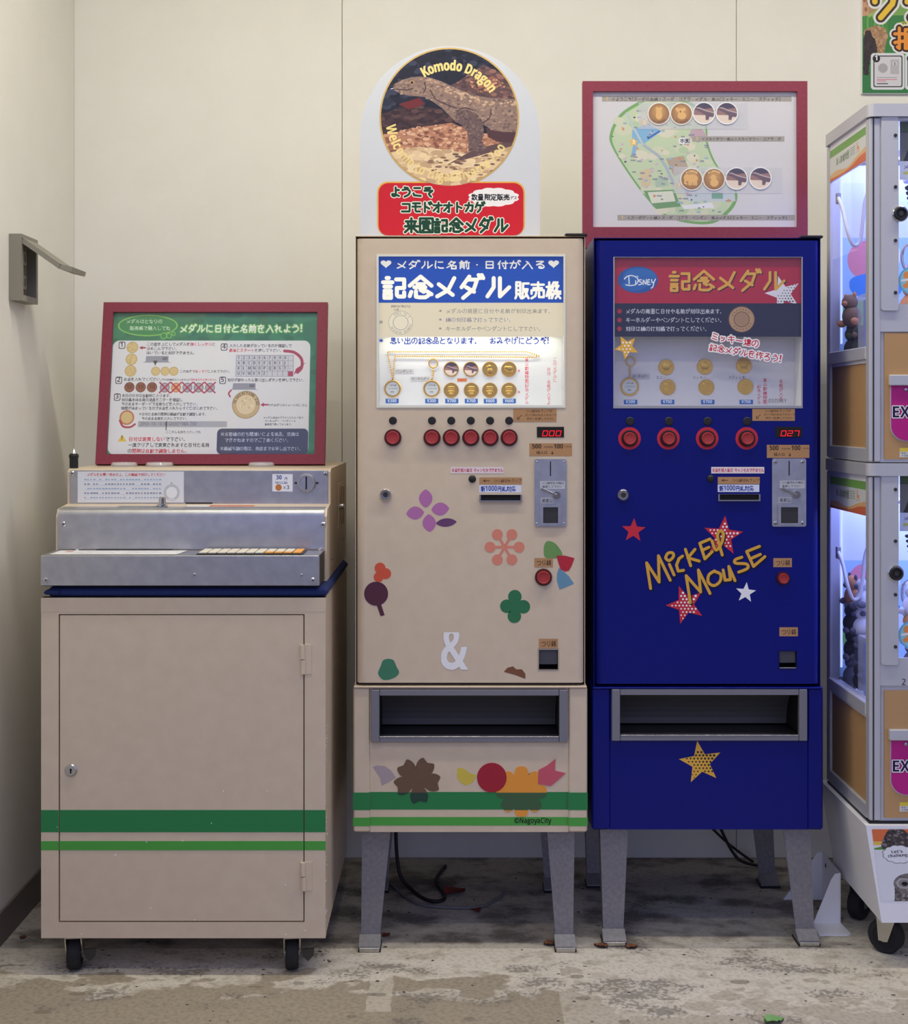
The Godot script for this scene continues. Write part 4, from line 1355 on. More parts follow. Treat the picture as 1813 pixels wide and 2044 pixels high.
func coin_unit(v: Node3D, x0: float, y0: float, x1: float, y1: float, z: float, screws: bool) -> void:
	var k := (DIST - z) / FOCAL
	var u := part(v, "coin_plate", mb().slab(round_rect(X(x0, z), Y(y1, z), X(x1, z), Y(y0, z), 0.004), z, z + 0.003), M.steel)
	var cx := (x0 + x1) / 2
	part(u, "coin_slit", mb().box(Vector3(X(cx, z) - 0.001, Y(y0 + 34, z), z + 0.003), Vector3(X(cx, z) + 0.001, Y(y0 + 5, z), z + 0.0036)), M.hole)
	var p := Pic.sheet(150, 50, rgb(186, 188, 196))
	write(p, "つり銭切れの時は", at2(8, 4), 17, rgb(80, 84, 96))
	write(p, "返却して下さい", at2(14, 26), 17, rgb(80, 84, 96))
	part(u, "plate_label", mb().card(X(x1 - 53, z), Y(y0 + 60, z), X(x1 - 3, z), Y(y0 + 44, z), z + 0.0035), printed(p, 0.4))
	var lc := Vector3(X(x1 - 20, z), Y(y0 + 72, z), z + 0.003)
	var lev := part(u, "return_lever", mb().cyl(lc, lc + Vector3(0, 0, 0.007), 0.0075, 20), M.chrome)
	var arm := mb().box(Vector3(-0.034, -0.0022, 0.005), Vector3(0, 0.0022, 0.009), 0.0012)
	part(lev, "lever_arm", arm.moved(Transform3D(Basis(Vector3.BACK, -0.42), lc)), M.chrome)
	p = Pic.sheet(90, 38, rgb(178, 180, 188))
	write(p, "返却口", at2(8, 5), 26, rgb(70, 74, 86))
	part(u, "plate_label", mb().card(X(x0 + 12, z), Y(y0 + 89, z), X(x0 + 38, z), Y(y0 + 77, z), z + 0.0035), printed(p, 0.4))
	var wx0 := X(x0 + 11, z)
	var wx1 := X(x1 - 11, z)
	var wy0 := Y(y1 - 3, z)
	var wy1 := Y(y1 - 44, z)
	var fr := mb().plate(wx0, wy0, wx1, wy1, z + 0.003, z + 0.006, [Rect2(wx0 + 0.006, wy0 + 0.004, wx1 - wx0 - 0.012, wy1 - wy0 - 0.009)])
	var w := part(u, "return_window", fr, M.steel)
	part(w, "return_flap", mb().box(Vector3(wx0 + 0.006, wy0 + 0.004, z + 0.003), Vector3(wx1 - 0.006, wy1 - 0.005, z + 0.0036)), M.dark_steel)
	if screws:
		for q in [[x0 + 7, y0 + 7], [x1 - 7, y0 + 7], [x0 + 7, y1 - 7], [x1 - 7, y1 - 7]]:
			screw(u, P(q[0], q[1], z + 0.003), 0.004)
	else:
		for q in [[x0 + 5, y1 - 6], [x1 - 5, y1 - 6], [x0 + 5, y0 + 6], [x1 - 5, y0 + 6]]:
			part(u, "rivet", mb().ball(P(q[0], q[1], z + 0.003), Vector3(0.002, 0.002, 0.001), 8, 6), M.steel)


# what both doors carry below the window; dx shifts the pixels of the cream machine to the other one
func door_fittings(v: Node3D, z: float, px: Dictionary) -> void:
	# lamp, tape notes and slots
	var p := tape(260, 84)
	write(p, "↙", at2(16, 34), 40, rgb(50, 36, 26), 0.04)
	write(p, "つり銭切れランプが", at2(74, 6), 18, rgb(70, 48, 34))
	write(p, "点いた時は札を入れないで", at2(70, 31), 16, rgb(70, 48, 34))
	write(p, "ボタンを押して下さい", at2(80, 56), 17, rgb(70, 48, 34))
	label_card(v, "tape_note", px.note[0], px.note[1], px.note[2], px.note[3], z, p, 0.45, "brown tape note with an arrow")
	var disp := part(v, "amount_display", mb().box(Vector3(X(px.led[0], z), Y(px.led[3], z), z), Vector3(X(px.led[2], z), Y(px.led[1], z), z + 0.0012), 0.0004), M.hole)
	var seg := mb()
	var n: String = px.amount
	for i in n.length():
		var x0: float = px.led[0] + (px.led[2] - px.led[0]) * (0.24 + 0.245 * i)
		var y0: float = px.led[1] + 8
		var hgt: float = px.led[3] - px.led[1] - 11
		var wdt := 9.0
		var on: String = {"0": "abcdef", "2": "abged", "7": "abc"}[n[i]]
		for s in on:
			var e: Array = {"a": [0, 0, 1, 0], "b": [1, 0, 1, 0.5], "c": [1, 0.5, 1, 1], "d": [0, 1, 1, 1], "e": [0, 0.5, 0, 1], "f": [0, 0, 0, 0.5], "g": [0, 0.5, 1, 0.5]}[s]
			var a := Vector2(x0 + e[0] * wdt - e[1] * 2, y0 + e[1] * hgt)
			var b := Vector2(x0 + e[2] * wdt - e[3] * 2, y0 + e[3] * hgt)
			var pen := Pic.ink(seg, z + 0.0016, Transform2D.IDENTITY)
			pen.cap(Vector2(X(a.x, z), Y(a.y, z)), Vector2(X(b.x, z), Y(b.y, z)), 0.00075, Color.WHITE)
	part(disp, "digits", seg, M.digit_glow, "red glowing digits")
	p = tape(270, 88)
	write(p, "500", at2(16, 4), 36, rgb(50, 36, 28), 0.05, 0.85)
	write(p, "円玉切れ", at2(92, 18), 15, rgb(60, 44, 34))
	write(p, "100", at2(154, 4), 36, rgb(50, 36, 28), 0.05, 0.85)
	write(p, "円玉切れ", at2(226, 18), 11, rgb(60, 44, 34))
	write(p, "投入口", at2(44, 52), 24, rgb(60, 44, 34), 0.06)
	write(p, "↓", at2(132, 52), 26, rgb(40, 30, 24), 0.08)
	label_card(v, "tape_note", px.coins[0], px.coins[1], px.coins[2], px.coins[3], z, p, 0.45, "brown tape note for 500 and 100 yen coins")
	p = Pic.sheet(340, 40, rgb(226, 214, 218))
	write(p, "お金を投入後は キャンセルできません", at2(6, 7), 25, rgb(190, 44, 74), 0.055, 0.76)
	label_card(v, "warning_strip", px.warn[0], px.warn[1], px.warn[2], px.warn[3], z, p, 0.45, "white strip with pink writing")
	p = tape(270, 44)
	write(p, "←", at2(20, 4), 32, rgb(60, 44, 34), 0.05, 1.6)
	write(p, "つり銭切れランプ", at2(92, 10), 22, rgb(70, 50, 38))
	label_card(v, "tape_note", px.lamp[0], px.lamp[1], px.lamp[2], px.lamp[3], z, p, 0.45, "brown tape note with an arrow to the lamp")
	p = Pic.sheet(340, 48, rgb(214, 220, 238))
	write(p, "新1000円札対応", at2(10, 5), 38, rgb(36, 60, 150), 0.07, 0.98)
	label_card(v, "bill_label", px.lamp[0], px.lamp[3] + 1, px.lamp[2] - 1, px.lamp[3] + 16, z, p, 0.45, "white label with blue writing above the bill slot")
	var bx0 := X(px.lamp[0], z)
	var bx1 := X(px.lamp[2], z)
	var by0 := Y(px.lamp[3] + 34, z)
	var by1 := Y(px.lamp[3] + 20, z)
	var bs := part(v, "bill_slot", mb().plate(bx0, by0, bx1, by1, z, z + 0.006, [Rect2(bx0 + 0.003, by0 + 0.0025, bx1 - bx0 - 0.006, by1 - by0 - 0.003)]), M.bare_steel)
	part(bs, "bill_opening", mb().box(Vector3(bx0 + 0.003, by0 + 0.0025, z), Vector3(bx1 - 0.003, by1 - 0.0005, z + 0.001)), M.hole)
	part(v, "change_lamp", mb().lathe(P(px.lamp[0] - 14, px.lamp[1] + 3, z), Vector3.BACK, [Vector2(0.0075, 0), Vector2(0.007, 0.003), Vector2(0.004, 0.005), Vector2(0, 0.0055)], 18), M.black)
	var lc := P(px.lock[0], px.lock[1], z)
	var lock := part(v, "lock", mb().lathe(lc, Vector3.BACK, [Vector2(0.0115, 0), Vector2(0.0115, 0.006), Vector2(0.0095, 0.0085), Vector2(0.0075, 0.0085), Vector2(0.0068, 0.006), Vector2(0, 0.006)], 24), M.chrome)
	part(lock, "key_core", mb().lathe(lc + Vector3(0, 0, 0.006), Vector3.BACK, [Vector2(0.005, 0), Vector2(0.005, 0.001), Vector2(0.0032, 0.001), Vector2(0.0032, 0.0002), Vector2(0, 0.0002)], 18), M.dark_steel)
	coin_unit(v, px.unit[0], px.unit[1], px.unit[2], px.unit[3], z, px.screws)
	for q in [px.change, px.outlet]:
		if not M.has("change_note"):
			p = tape(120, 50)
			write(p, "つり銭", at2(14, 8), 33, rgb(66, 46, 34), 0.05, 0.95)
			M["change_note"] = printed(p, 0.45)
		part(v, "tape_note", mb().card(X(q[0], z), Y(q[3], z), X(q[2], z), Y(q[1], z), z + 0.0005), M["change_note"], "brown tape note reading change")
	var o: Array = px.hatch
	var hx0 := X(o[0], z)
	var hx1 := X(o[2], z)
	var hy0 := Y(o[3], z)
	var hy1 := Y(o[1], z)
	var cup := part(v, "change_outlet", mb().box(Vector3(hx0 - 0.002, hy0 - 0.002, z - 0.045), Vector3(hx1 + 0.002, hy1 + 0.002, z - 0.042)).around_rect(hx0, hy0, hx1, hy1, z - 0.043, z + 0.0008, false).around_rect(hx0 - 0.002, hy0 - 0.002, hx1 + 0.002, hy1 + 0.002, z - 0.043, z + 0.0008, true), M.black)
	part(cup, "outlet_flap", mb().box(Vector3(hx0 + 0.0005, hy0 + 0.009, -0.0008), Vector3(hx1 - 0.0005, hy1, 0.0008), 0.0005).moved(Transform3D(Basis.IDENTITY, Vector3(0, 0, z - 0.006))), paint("flap_grey", rgb(76, 76, 82), 0.35))
	if px.screws:
		part(cup, "outlet_lip", mb().box(Vector3(hx0, hy0 - 0.001, z), Vector3(hx1, hy0 + 0.0012, z + 0.002), 0.0005), M.bare_steel)


func medal(at: Vector3, r: float, label: String, look: Material, group: String, relief_kind: int) -> void:
	var m := thing("medal", label, "medal", at - Vector3(0, r, 0), group)
	part(m, "rim", mb().lathe(at, Vector3.BACK, [Vector2(0, 0), Vector2(r, 0), Vector2(r, 0.002), Vector2(r * 0.96, 0.0028), Vector2(r * 0.86, 0.0028), Vector2(r * 0.84, 0.002), Vector2(0, 0.002)], 32), M.gold if look != M.silver else M.silver)
	var f := mb()
	var z := 0.002
	if relief_kind == 0:
		# picture side: coloured print
		var c := mb().lathe(at + Vector3(0, 0, z), Vector3.BACK, [Vector2(r * 0.84, 0), Vector2(r * 0.84, 0.0003), Vector2(0, 0.0003)], 32)
		for i in c.v.size():
			c.u[i] = Vector2((c.v[i].x - at.x) / (2 * r * 0.84) + 0.5, 0.5 - (c.v[i].y - at.y) / (2 * r * 0.84))
		part(m, "picture", c, look)
		return
	if relief_kind == 1:
		# the back: two raised fields and a line of lettering
		f.ball(at + Vector3(0, r * 0.34, z), Vector3(r * 0.52, r * 0.2, 0.0012), 16, 6)
		f.ball(at + Vector3(0, -r * 0.1, z), Vector3(r * 0.5, r * 0.12, 0.001), 16, 6)
		f.ball(at + Vector3(0, -r * 0.42, z), Vector3(r * 0.34, r * 0.1, 0.001), 16, 6)
	elif relief_kind == 2:
		# a standing bird
		f.ball(at + Vector3(0, -r * 0.3, z), Vector3(r * 0.36, r * 0.45, 0.0015), 16, 8)
		f.ball(at + Vector3(-r * 0.05, r * 0.3, z), Vector3(r * 0.26, r * 0.26, 0.0015), 16, 8)
		f.ball(at + Vector3(-r * 0.36, r * 0.34, z), Vector3(r * 0.16, r * 0.06, 0.001), 12, 6)
	elif relief_kind == 3:
		# an elephant
		f.ball(at + Vector3(r * 0.08, r * 0.05, z), Vector3(r * 0.48, r * 0.36, 0.0015), 16, 8)
		f.ball(at + Vector3(-r * 0.36, r * 0.16, z), Vector3(r * 0.25, r * 0.28, 0.0017), 16, 8)
		f.ball(at + Vector3(-r * 0.52, -r * 0.2, z), Vector3(r * 0.09, r * 0.34, 0.0012), 12, 6)
		for q in [-0.18, 0.08, 0.32, 0.46]:
			f.ball(at + Vector3(r * q, -r * 0.4, z), Vector3(r * 0.09, r * 0.28, 0.0012), 12, 6)
	else:
		# plain worn relief
		f.ball(at + Vector3(0, r * 0.06, z), Vector3(r * 0.5, r * 0.5, 0.0009), 16, 8)
		for q in 5:
			f.ball(at + Vector3.UP.rotated(Vector3.BACK, TAU * q / 5) * r * 0.62 + Vector3(0, 0, z), Vector3(r * 0.13, r * 0.13, 0.0007), 10, 6)
	part(m, "relief", f, M.gold)


func lizard_medal_print() -> StandardMaterial3D:
	var p := Pic.sheet(160, 160, rgb(226, 208, 190))
	p.rect(0, 0, 160, 70, rgb(70, 58, 78))
	p.poly(flat([Vector2(0, 60), Vector2(160, 40), Vector2(160, 96), Vector2(0, 92)]), rgb(150, 112, 104))
	p.poly(flat([Vector2(8, 44), Vector2(44, 36), Vector2(90, 54), Vector2(160, 72), Vector2(160, 108), Vector2(118, 106), Vector2(112, 128), Vector2(92, 128), Vector2(92, 96), Vector2(60, 74), Vector2(24, 58)]), rgb(104, 82, 92))
	p.poly(flat([Vector2(14, 43), Vector2(44, 37), Vector2(92, 56), Vector2(160, 74), Vector2(160, 84), Vector2(86, 64), Vector2(44, 46)]), rgb(188, 164, 160))
	return printed(p, 0.3)


func price_tag(v: Node3D, x0: float, y0: float, x1: float, y1: float, z: float, price: String) -> void:
	var key := "price_" + price
	if not M.has(key):
		var p := Pic.sheet(110, 40, rgb(44, 104, 186))
		write(p, "¥" + price, at2(16, 3), 32, rgb(226, 236, 244), 0.06, 0.9)
		M[key] = printed(p, 0.4)
	part(v, "price_tag", mb().card(X(x0, z), Y(y1, z), X(x1, z), Y(y0, z), z + 0.0005), M[key], "blue price tag")


func key_holder(at: Vector3, r: float, called: String, label: String, hang: Array, ring_at: Vector3, ring_r: float) -> void:
	var k := thing(called, label, "keychain", at - Vector3(0, r, 0))
	part(k, "bezel", mb().lathe(at, Vector3.BACK, [Vector2(0, 0), Vector2(r, 0), Vector2(r, 0.003), Vector2(r * 0.94, 0.004), Vector2(r * 0.82, 0.004), Vector2(r * 0.8, 0.002), Vector2(0, 0.002)], 32), M.gold)
	var p := Pic.sheet(120, 120, rgb(208, 214, 216))
	write(p, "メダルを", at2(30, 22), 16, rgb(50, 50, 60), 0.06)
	write(p, "ここにハメ", at2(22, 50), 16, rgb(50, 50, 60), 0.06)
	write(p, "込む", at2(42, 78), 16, rgb(50, 50, 60), 0.06)
	var c := mb().lathe(at + Vector3(0, 0, 0.002), Vector3.BACK, [Vector2(r * 0.8, 0), Vector2(r * 0.8, 0.0003), Vector2(0, 0.0003)], 32)
	for i in c.v.size():
		c.u[i] = Vector2((c.v[i].x - at.x) / (1.6 * r) + 0.5, 0.5 - (c.v[i].y - at.y) / (1.6 * r))
	part(k, "paper_disc", c, printed(p, 0.4))
	part(k, "loop", mb().cyl(at + Vector3(0, r * 0.98, 0.002), at + Vector3(0, r * 1.16, 0.002), 0.0016, 8), M.gold)
	if ring_r > 0.0:
		var circle := []
		for i in 25:
			circle.append(ring_at + Vector3(cos(TAU * i / 24), sin(TAU * i / 24), 0) * ring_r)
		part(k, "split_ring", mb().tube(circle, 0.0012, 8), M.gold)
	var links := mb()
	for i in hang.size() - 1:
		var a: Vector3 = hang[i]
		var b: Vector3 = hang[i + 1]
		var n := maxi(2, int(a.distance_to(b) / 0.0042))
		for j in n:
			links.ball(a.lerp(b, (j + 0.5) / n), Vector3(0.0017, 0.0017, 0.0012), 6, 4)
	part(k, "chain", links, M.gold)


func cream_machine() -> void:
	var z := 0.0
	var win := [754, 510, 1127, 812]
	var px := {"l": 709, "r": 1169, "top": 470, "split": 1369, "bottom": 1662, "tray": [741, 1376, 1133, 1481],
		"holes": [win, [1076, 1297, 1114, 1336]], "legs": [[721, 779, 719, 756, -1], [1094, 1150, 1112, 1147, 1]]}
	var v := vendor("medal_vending_machine", "cream medal vending machine with lit window and green stripes", z, px, M.cream_paint)
	# stripes run over columns and panel
	for s in [[1582, 1617, "green_dark"], [1632, 1649, "green_light"]]:
		var c0 := X(739, z)
		var c1 := X(1135, z)
		for q in [[X(709, z) - 0.0042, c0 - 0.0002, z], [c0 + 0.0002, c1 - 0.0002, z - 0.004], [c1 + 0.0002, X(1169, z) + 0.0042, z]]:
			part(v, "stripe", mb().box(Vector3(q[0], Y(s[1], z), q[2] - 0.002), Vector3(q[1], Y(s[0], z), q[2] + 0.0004), 0.0), M[s[2]])
	# ---- lit show window
	var wx0 := X(win[0], z)
	var wx1 := X(win[2], z)
	var wy0 := Y(win[3], z)
	var wy1 := Y(win[1], z)
	var zs := z - 0.006
	var zbk := z - 0.06
	var k := (DIST - z) / FOCAL
	var mid := Y(672, z)
	var box := mb()
	box.box(Vector3(wx0 - 0.004, wy0 - 0.003, zbk - 0.002), Vector3(wx1 + 0.004, wy1 + 0.004, zbk))
	box.box(Vector3(wx0 - 0.004, wy0 - 0.003, zbk), Vector3(wx0 - 0.001, wy1 + 0.004, z - 0.0015))
	box.box(Vector3(wx1 + 0.001, wy0 - 0.003, zbk), Vector3(wx1 + 0.004, wy1 + 0.004, z - 0.0015))
	box.box(Vector3(wx0 - 0.004, wy0 - 0.004, zbk), Vector3(wx1 + 0.004, wy0 - 0.001, z - 0.0015))
	box.box(Vector3(wx0 - 0.004, wy1 + 0.001, zbk), Vector3(wx1 + 0.004, wy1 + 0.004, z - 0.0015))
	var case := part(v, "show_case", box, M.white_board)
	part(v, "window_trim", mb().plate(wx0 - 0.002, wy0 - 0.002, wx1 + 0.002, wy1 + 0.002, z - 0.001, z + 0.0015, [Rect2(wx0 + 0.002, wy0 + 0.003, wx1 - wx0 - 0.004, wy1 - wy0 - 0.005)]), paint("trim_white", rgb(226, 226, 214), 0.4))
	# header and notice, lit from behind
	var p := Pic.sheet(1410, 360, rgb(2, 66, 160))
	for hx in [62, 1330]:
		var heart := []
		for i in 40:
			var t := TAU * i / 40
			heart.append(Vector2(hx + 2.55 * 16 * pow(sin(t), 3), 60 - 2.1 * (13 * cos(t) - 5 * cos(2 * t) - 2 * cos(3 * t) - cos(4 * t))))
		p.poly(flat(heart), rgb(246, 240, 220))
	write(p, "メダルに名前・日付が入る", at2(132, 32), 70, rgb(246, 240, 220), 0.072, 1.36)
	write(p, "記念メダル", at2(24, 138), 196, rgb(246, 240, 220), 0.078, 1.0)
	write(p, "販売機", at2(1032, 188), 146, rgb(246, 240, 220), 0.062, 0.81)
	var hd := part(v, "header_sign", mb().box(Vector3(wx0, Y(604, z), zs - 0.003), Vector3(wx1, wy1, zs - 0.0004)), M.white_board)
	part(hd, "header_print", mb().card(wx0, Y(603.5, z), wx1, wy1, zs), printed(p, 0.3, 0.4), "blue backlit header with white writing")
	p = Pic.sheet(1410, 266, rgb(220, 210, 178))
	var ink := rgb(106, 102, 100)
	write(p, "* メダルの周囲に日付や名前が刻印出来ます。", at2(452, 44), 40, ink, 0.035, 1.02)
	write(p, "* 横の刻印機で打って下さい。", at2(452, 112), 40, rgb(104, 104, 130), 0.035, 1.0)
	write(p, "* キーホルダーやペンダントにして下さい。", at2(452, 182), 40, ink, 0.035, 0.98)
	for q in [[92, 90], [58, 55]]:
		p.disc(Vector2(173, 155), q[0], ink)
		p.disc(Vector2(173, 155), q[1], rgb(226, 217, 188))
	write(p, "2001年10月1日", at2(98, 18), 20, ink)
	write(p, "山田", at2(120, 42), 20, ink)
	write(p, "例", at2(10, 138), 26, ink)
	var circ := "2001-10-1"
	for i in circ.length():
		var a := -2.3 + i * 0.2
		write(p, circ[i], Transform2D(a + PI / 2, Vector2(173, 155) + Vector2.from_angle(a) * 86), 22, ink, 0.05, 0.8, "plain")
	circ = "YAMADA HIROSHI"
	for i in circ.length():
		var a := 0.15 + i * 0.19
		write(p, circ[i], Transform2D(a + PI / 2, Vector2(173, 155) + Vector2.from_angle(a) * 86), 20, ink, 0.05, 0.8, "plain")
	var inf := part(v, "notice_panel", mb().box(Vector3(wx0, mid, zs - 0.003), Vector3(wx1, Y(604, z), zs - 0.0004)), M.white_board)
	part(inf, "notice_print", mb().card(wx0, mid, wx1, Y(604, z), zs), printed(p, 0.3, 0.3), "beige backlit notice with grey writing")
	# the lamp that lights the case sits behind the notice
	var lamp_y := mid + 0.022
	part(v, "case_tube", mb().cyl(Vector3(wx0 + 0.02, lamp_y, z - 0.03), Vector3(wx1 - 0.02, lamp_y, z - 0.03), 0.008, 14), M.case_glow)
	var al := AreaLight3D.new()
	al.name = "case_tube_light"
	al.area_size = Vector2(wx1 - wx0 - 0.04, 0.016)
	al.light_energy = 0.025
	al.light_color = Color(1.0, 0.97, 0.88)
	al.area_range = 3.0
	al.shadow_enabled = true
	al.position = Vector3((wx0 + wx1) / 2, lamp_y - 0.012, z - 0.03)
	al.rotation = Vector3(-PI / 2, 0, 0)
	add_child(al)
	# back board with red writing
	var zc := zbk + 0.0006
	p = Pic.sheet(1410, 500, rgb(232, 236, 236))
	write(p, "東山動植物園記念メダル", at2(1122, 140), 31, rgb(222, 96, 104), 0.05, 1.0, "bold", true)
	write(p, "このメダルに", at2(1340, 140), 30, rgb(222, 96, 104), 0.05, 1.0, "bold", true)
	write(p, "日付・名前が入るよ", at2(1292, 212), 30, rgb(222, 96, 104), 0.05, 1.0, "bold", true)
	write(p, "表", at2(1066, 226), 22, rgb(222, 96, 104))
	write(p, "裏", at2(1066, 380), 22, rgb(222, 96, 104))
	part(case, "back_board", mb().card(wx0, wy0, wx1, mid, zc), printed(p, 0.4), "white board with red upright writing")
	# blue handwriting on the pane
	var hw := clear_sheet(1410, 80)
	write(hw, "*", at2(0, 10), 50, rgb(8, 76, 196), 0.07)
	write(hw, "思い出の記念品となります。", at2(92, 6), 56, rgb(8, 76, 196), 0.07, 0.95)
	write(hw, "おみやげにどうぞ!", at2(842, 6), 56, rgb(8, 76, 196), 0.07, 0.97)
	var glass := part(v, "window_glass", mb().card(wx0 + 0.001, wy0 + 0.001, wx1 - 0.001, wy1 - 0.001, z - 0.002), M.glass)
	decal(glass, "blue_handwriting", 754, 671, 1127, 692, z - 0.0026, hw, "blue handwriting across the window")
	var zp := zc
	for q in [[783, "300"], [862, "300"], [902, "700"], [941, "700"], [979, "600"], [1017, "600"]]:
		price_tag(v, q[0] - 13, 796, q[0] + 13, 805, zp, q[1])
	for q in [["ペンダント", 789, 737, 826, 746], ["キーホルダー", 820, 752, 858, 761]]:
		p = Pic.sheet(190, 46, rgb(206, 208, 206))
		write(p, q[0], at2(8, 6), 32 if q[0].length() == 5 else 28, rgb(60, 60, 66), 0.05, 1.06)
		label_card(v, "name_tag", q[1], q[2], q[3], q[4], zp, p)
	p = Pic.sheet(76, 30, rgb(226, 150, 80))
	write(p, "数量限定", at2(4, 6), 18, rgb(190, 50, 40))
	label_card(v, "name_tag", 913, 755, 932, 762, zp, p)
	var liz := lizard_medal_print()
	var mr := 15.3 * (DIST - zc) / FOCAL
	var what := [["lizard picture medal, first in the top row of the lit window", 901, 737, 0], ["lizard picture medal, second in the top row of the lit window", 940, 737, 0], ["gold penguin medal in the top row of the lit window", 978, 737, 2], ["gold elephant medal ending the top row of lit window", 1016, 737, 3],
		["gold medal back, first of the lower row in lit window", 901, 779, 1], ["gold medal back, second of the lower row in lit window", 941, 779, 1], ["gold medal back below the penguin medal", 978, 779, 1], ["gold medal back below the elephant medal", 1016, 779, 1]]
	for q in what:
		medal(P(q[1], q[2], zc), mr, q[0], liz if q[3] == 0 else M.gold, "medals shown in the lit window", q[3])
	var c1 := P(784, 776, zc)
	key_holder(c1, 17.5 * k, "pendant", "round gold pendant on a long chain in lit window", [c1 + Vector3(0, 0.02, 0.003), P(774, 702, zc + 0.004), P(1052, 702, zc + 0.004), P(1078, 711, zc + 0.004), P(1064, 713, zc + 0.004), P(788, 711, zc + 0.004), c1 + Vector3(0.001, 0.02, 0.003)], Vector3.ZERO, 0.0)
	var c2 := P(862, 776, zc)
	key_holder(c2, 17.5 * k, "keychain", "round gold keychain with split ring in lit window", [P(865, 733, zc + 0.003), c2 + Vector3(0.0008, 0.02, 0.003), P(867, 738, zc + 0.003)], P(865, 725, zc + 0.003), 9 * k)
	# ---- below the window
	for x in [784.5, 862.5, 901.0, 940.0, 978.5, 1016.5]:
		part(v, "sold_out_lamp", mb().lathe(P(x, 839.5, z), Vector3.BACK, [Vector2(0.0078, 0), Vector2(0.0078, 0.001), Vector2(0.0066, 0.002), Vector2(0, 0.0022)], 22), M.black)
		push_button(v, P(x, 873.5, z), 0.0168)
	push_button(v, P(1085, 1152, z), 0.0168)
	door_fittings(v, z, {"note": [1025, 816, 1111, 842], "led": [1072, 852, 1126, 873], "amount": "000", "coins": [1057, 885, 1142, 910], "warn": [900, 932, 1005, 945], "lamp": [957, 953, 1042, 967],
		"lock": [770, 987], "unit": [1067, 916, 1131, 1051], "screws": false, "change": [1067, 1114, 1104, 1132], "outlet": [1076, 1275, 1114, 1294], "hatch": [1076, 1297, 1114, 1336]})
	# ---- paper-cut flowers and leaves stuck on the door
	var tone := {"lilac": rgb(176, 108, 166), "plum": rgb(98, 58, 104), "peach": rgb(214, 132, 110), "moss": rgb(104, 148, 80), "scarlet": rgb(178, 30, 50), "sky": rgb(98, 144, 172), "rust": rgb(206, 82, 52), "wine": rgb(78, 30, 52),
		"emerald": rgb(38, 112, 70), "teal": rgb(58, 124, 94), "brown": rgb(120, 74, 48), "grey": rgb(166, 152, 156), "bark": rgb(104, 78, 58), "lemon": rgb(206, 184, 72), "cherry": rgb(160, 18, 42), "amber": rgb(230, 150, 50), "rose": rgb(196, 84, 100)}
	for n in tone:
		paint("cut_" + n, tone[n], 0.5)
	var leaf := func(c: Vector2, length: float, width: float, turn: float) -> PackedVector2Array:
		var out := PackedVector2Array()
		for i in 12:
			var t := -1.0 + i / 6.0
			out.append(c + Vector2(t * length / 2, -pow(1 - t * t, 0.85) * width / 2).rotated(turn))
		for i in 12:
			var t := 1.0 - i / 6.0
			out.append(c + Vector2(t * length / 2, pow(1 - t * t, 0.85) * width / 2).rotated(turn))
		return out
	for q in [[850, 995, 37, 27, 1.57], [879, 1016, 36, 26, -0.1], [829, 1024, 36, 26, -0.1], [857, 1044, 36, 27, 1.5]]:
		sticker(v, "petal", px_poly(leaf.call(Vector2(q[0], q[1]), q[2], q[3], q[4]), z), z, M.cut_lilac)
	sticker(v, "leaf_sticker", px_poly(leaf.call(Vector2(891, 1043), 42, 17, -0.08), z), z, M.cut_plum)
	for i in 6:
		var a := PI / 3 * i
		var c := Vector2(1007.5, 1092)
		var e := c + Vector2.from_angle(a) * 29
		sticker(v, "stamen", px_poly([c + Vector2.from_angle(a + 1.57) * 2.6, e + Vector2.from_angle(a + 1.57) * 2.6, e - Vector2.from_angle(a + 1.57) * 2.6, c - Vector2.from_angle(a + 1.57) * 2.6], z), z, M.cut_peach, 0.0003 + 0.00002 * i)
		sticker(v, "petal", px_disc(e.x, e.y, 10.8, z), z, M.cut_peach, 0.0005)
	sticker(v, "leaf_sticker", px_poly(smooth([Vector2(1093, 1080), Vector2(1086, 1092), Vector2(1088, 1112), Vector2(1105, 1115), Vector2(1123, 1108), Vector2(1110, 1086)], 5, true), z), z, M.cut_moss)
	sticker(v, "tulip_sticker", px_poly([Vector2(1111, 1109), Vector2(1128, 1109), Vector2(1147, 1114), Vector2(1142, 1128), Vector2(1136, 1139), Vector2(1128, 1141), Vector2(1119, 1136), Vector2(1115, 1124)], z), z, M.cut_scarlet, 0.0005)
	sticker(v, "wedge_sticker", px_poly([Vector2(1116, 1133), Vector2(1125, 1141), Vector2(1136, 1150), Vector2(1146, 1165), Vector2(1130, 1172), Vector2(1117, 1177), Vector2(1112, 1160), Vector2(1112, 1146)], z), z, M.cut_sky)
	for q in [[759, 1134, 11], [770, 1145, 11], [756, 1152, 10]]:
		sticker(v, "clover_sticker", px_disc(q[0], q[1], q[2], z), z, M.cut_rust, 0.0003 + 0.00008 * (int(q[0]) % 5))
	sticker(v, "lollipop_sticker", px_disc(751, 1185, 24, z), z, M.cut_wine, 0.0005)
	sticker(v, "lollipop_stick", px_poly([Vector2(752, 1208), Vector2(761, 1206), Vector2(768, 1228), Vector2(760, 1230)], z), z, M.cut_wine)
	for q in [[1028, 1191], [1012, 1210], [1045, 1211], [1027, 1230], [1028, 1210]]:
		sticker(v, "clover_sticker", px_disc(q[0], q[1], 13.5, z), z, M.cut_emerald, 0.0003 + 0.00004 * ((q[0] + q[1]) % 7))
	sticker(v, "bud_sticker", px_poly(smooth([Vector2(776, 1315), Vector2(765, 1318), Vector2(760, 1330), Vector2(755, 1345), Vector2(766, 1357), Vector2(785, 1354), Vector2(797, 1343), Vector2(790, 1328), Vector2(786, 1318)], 4, true), z), z, M.cut_teal)
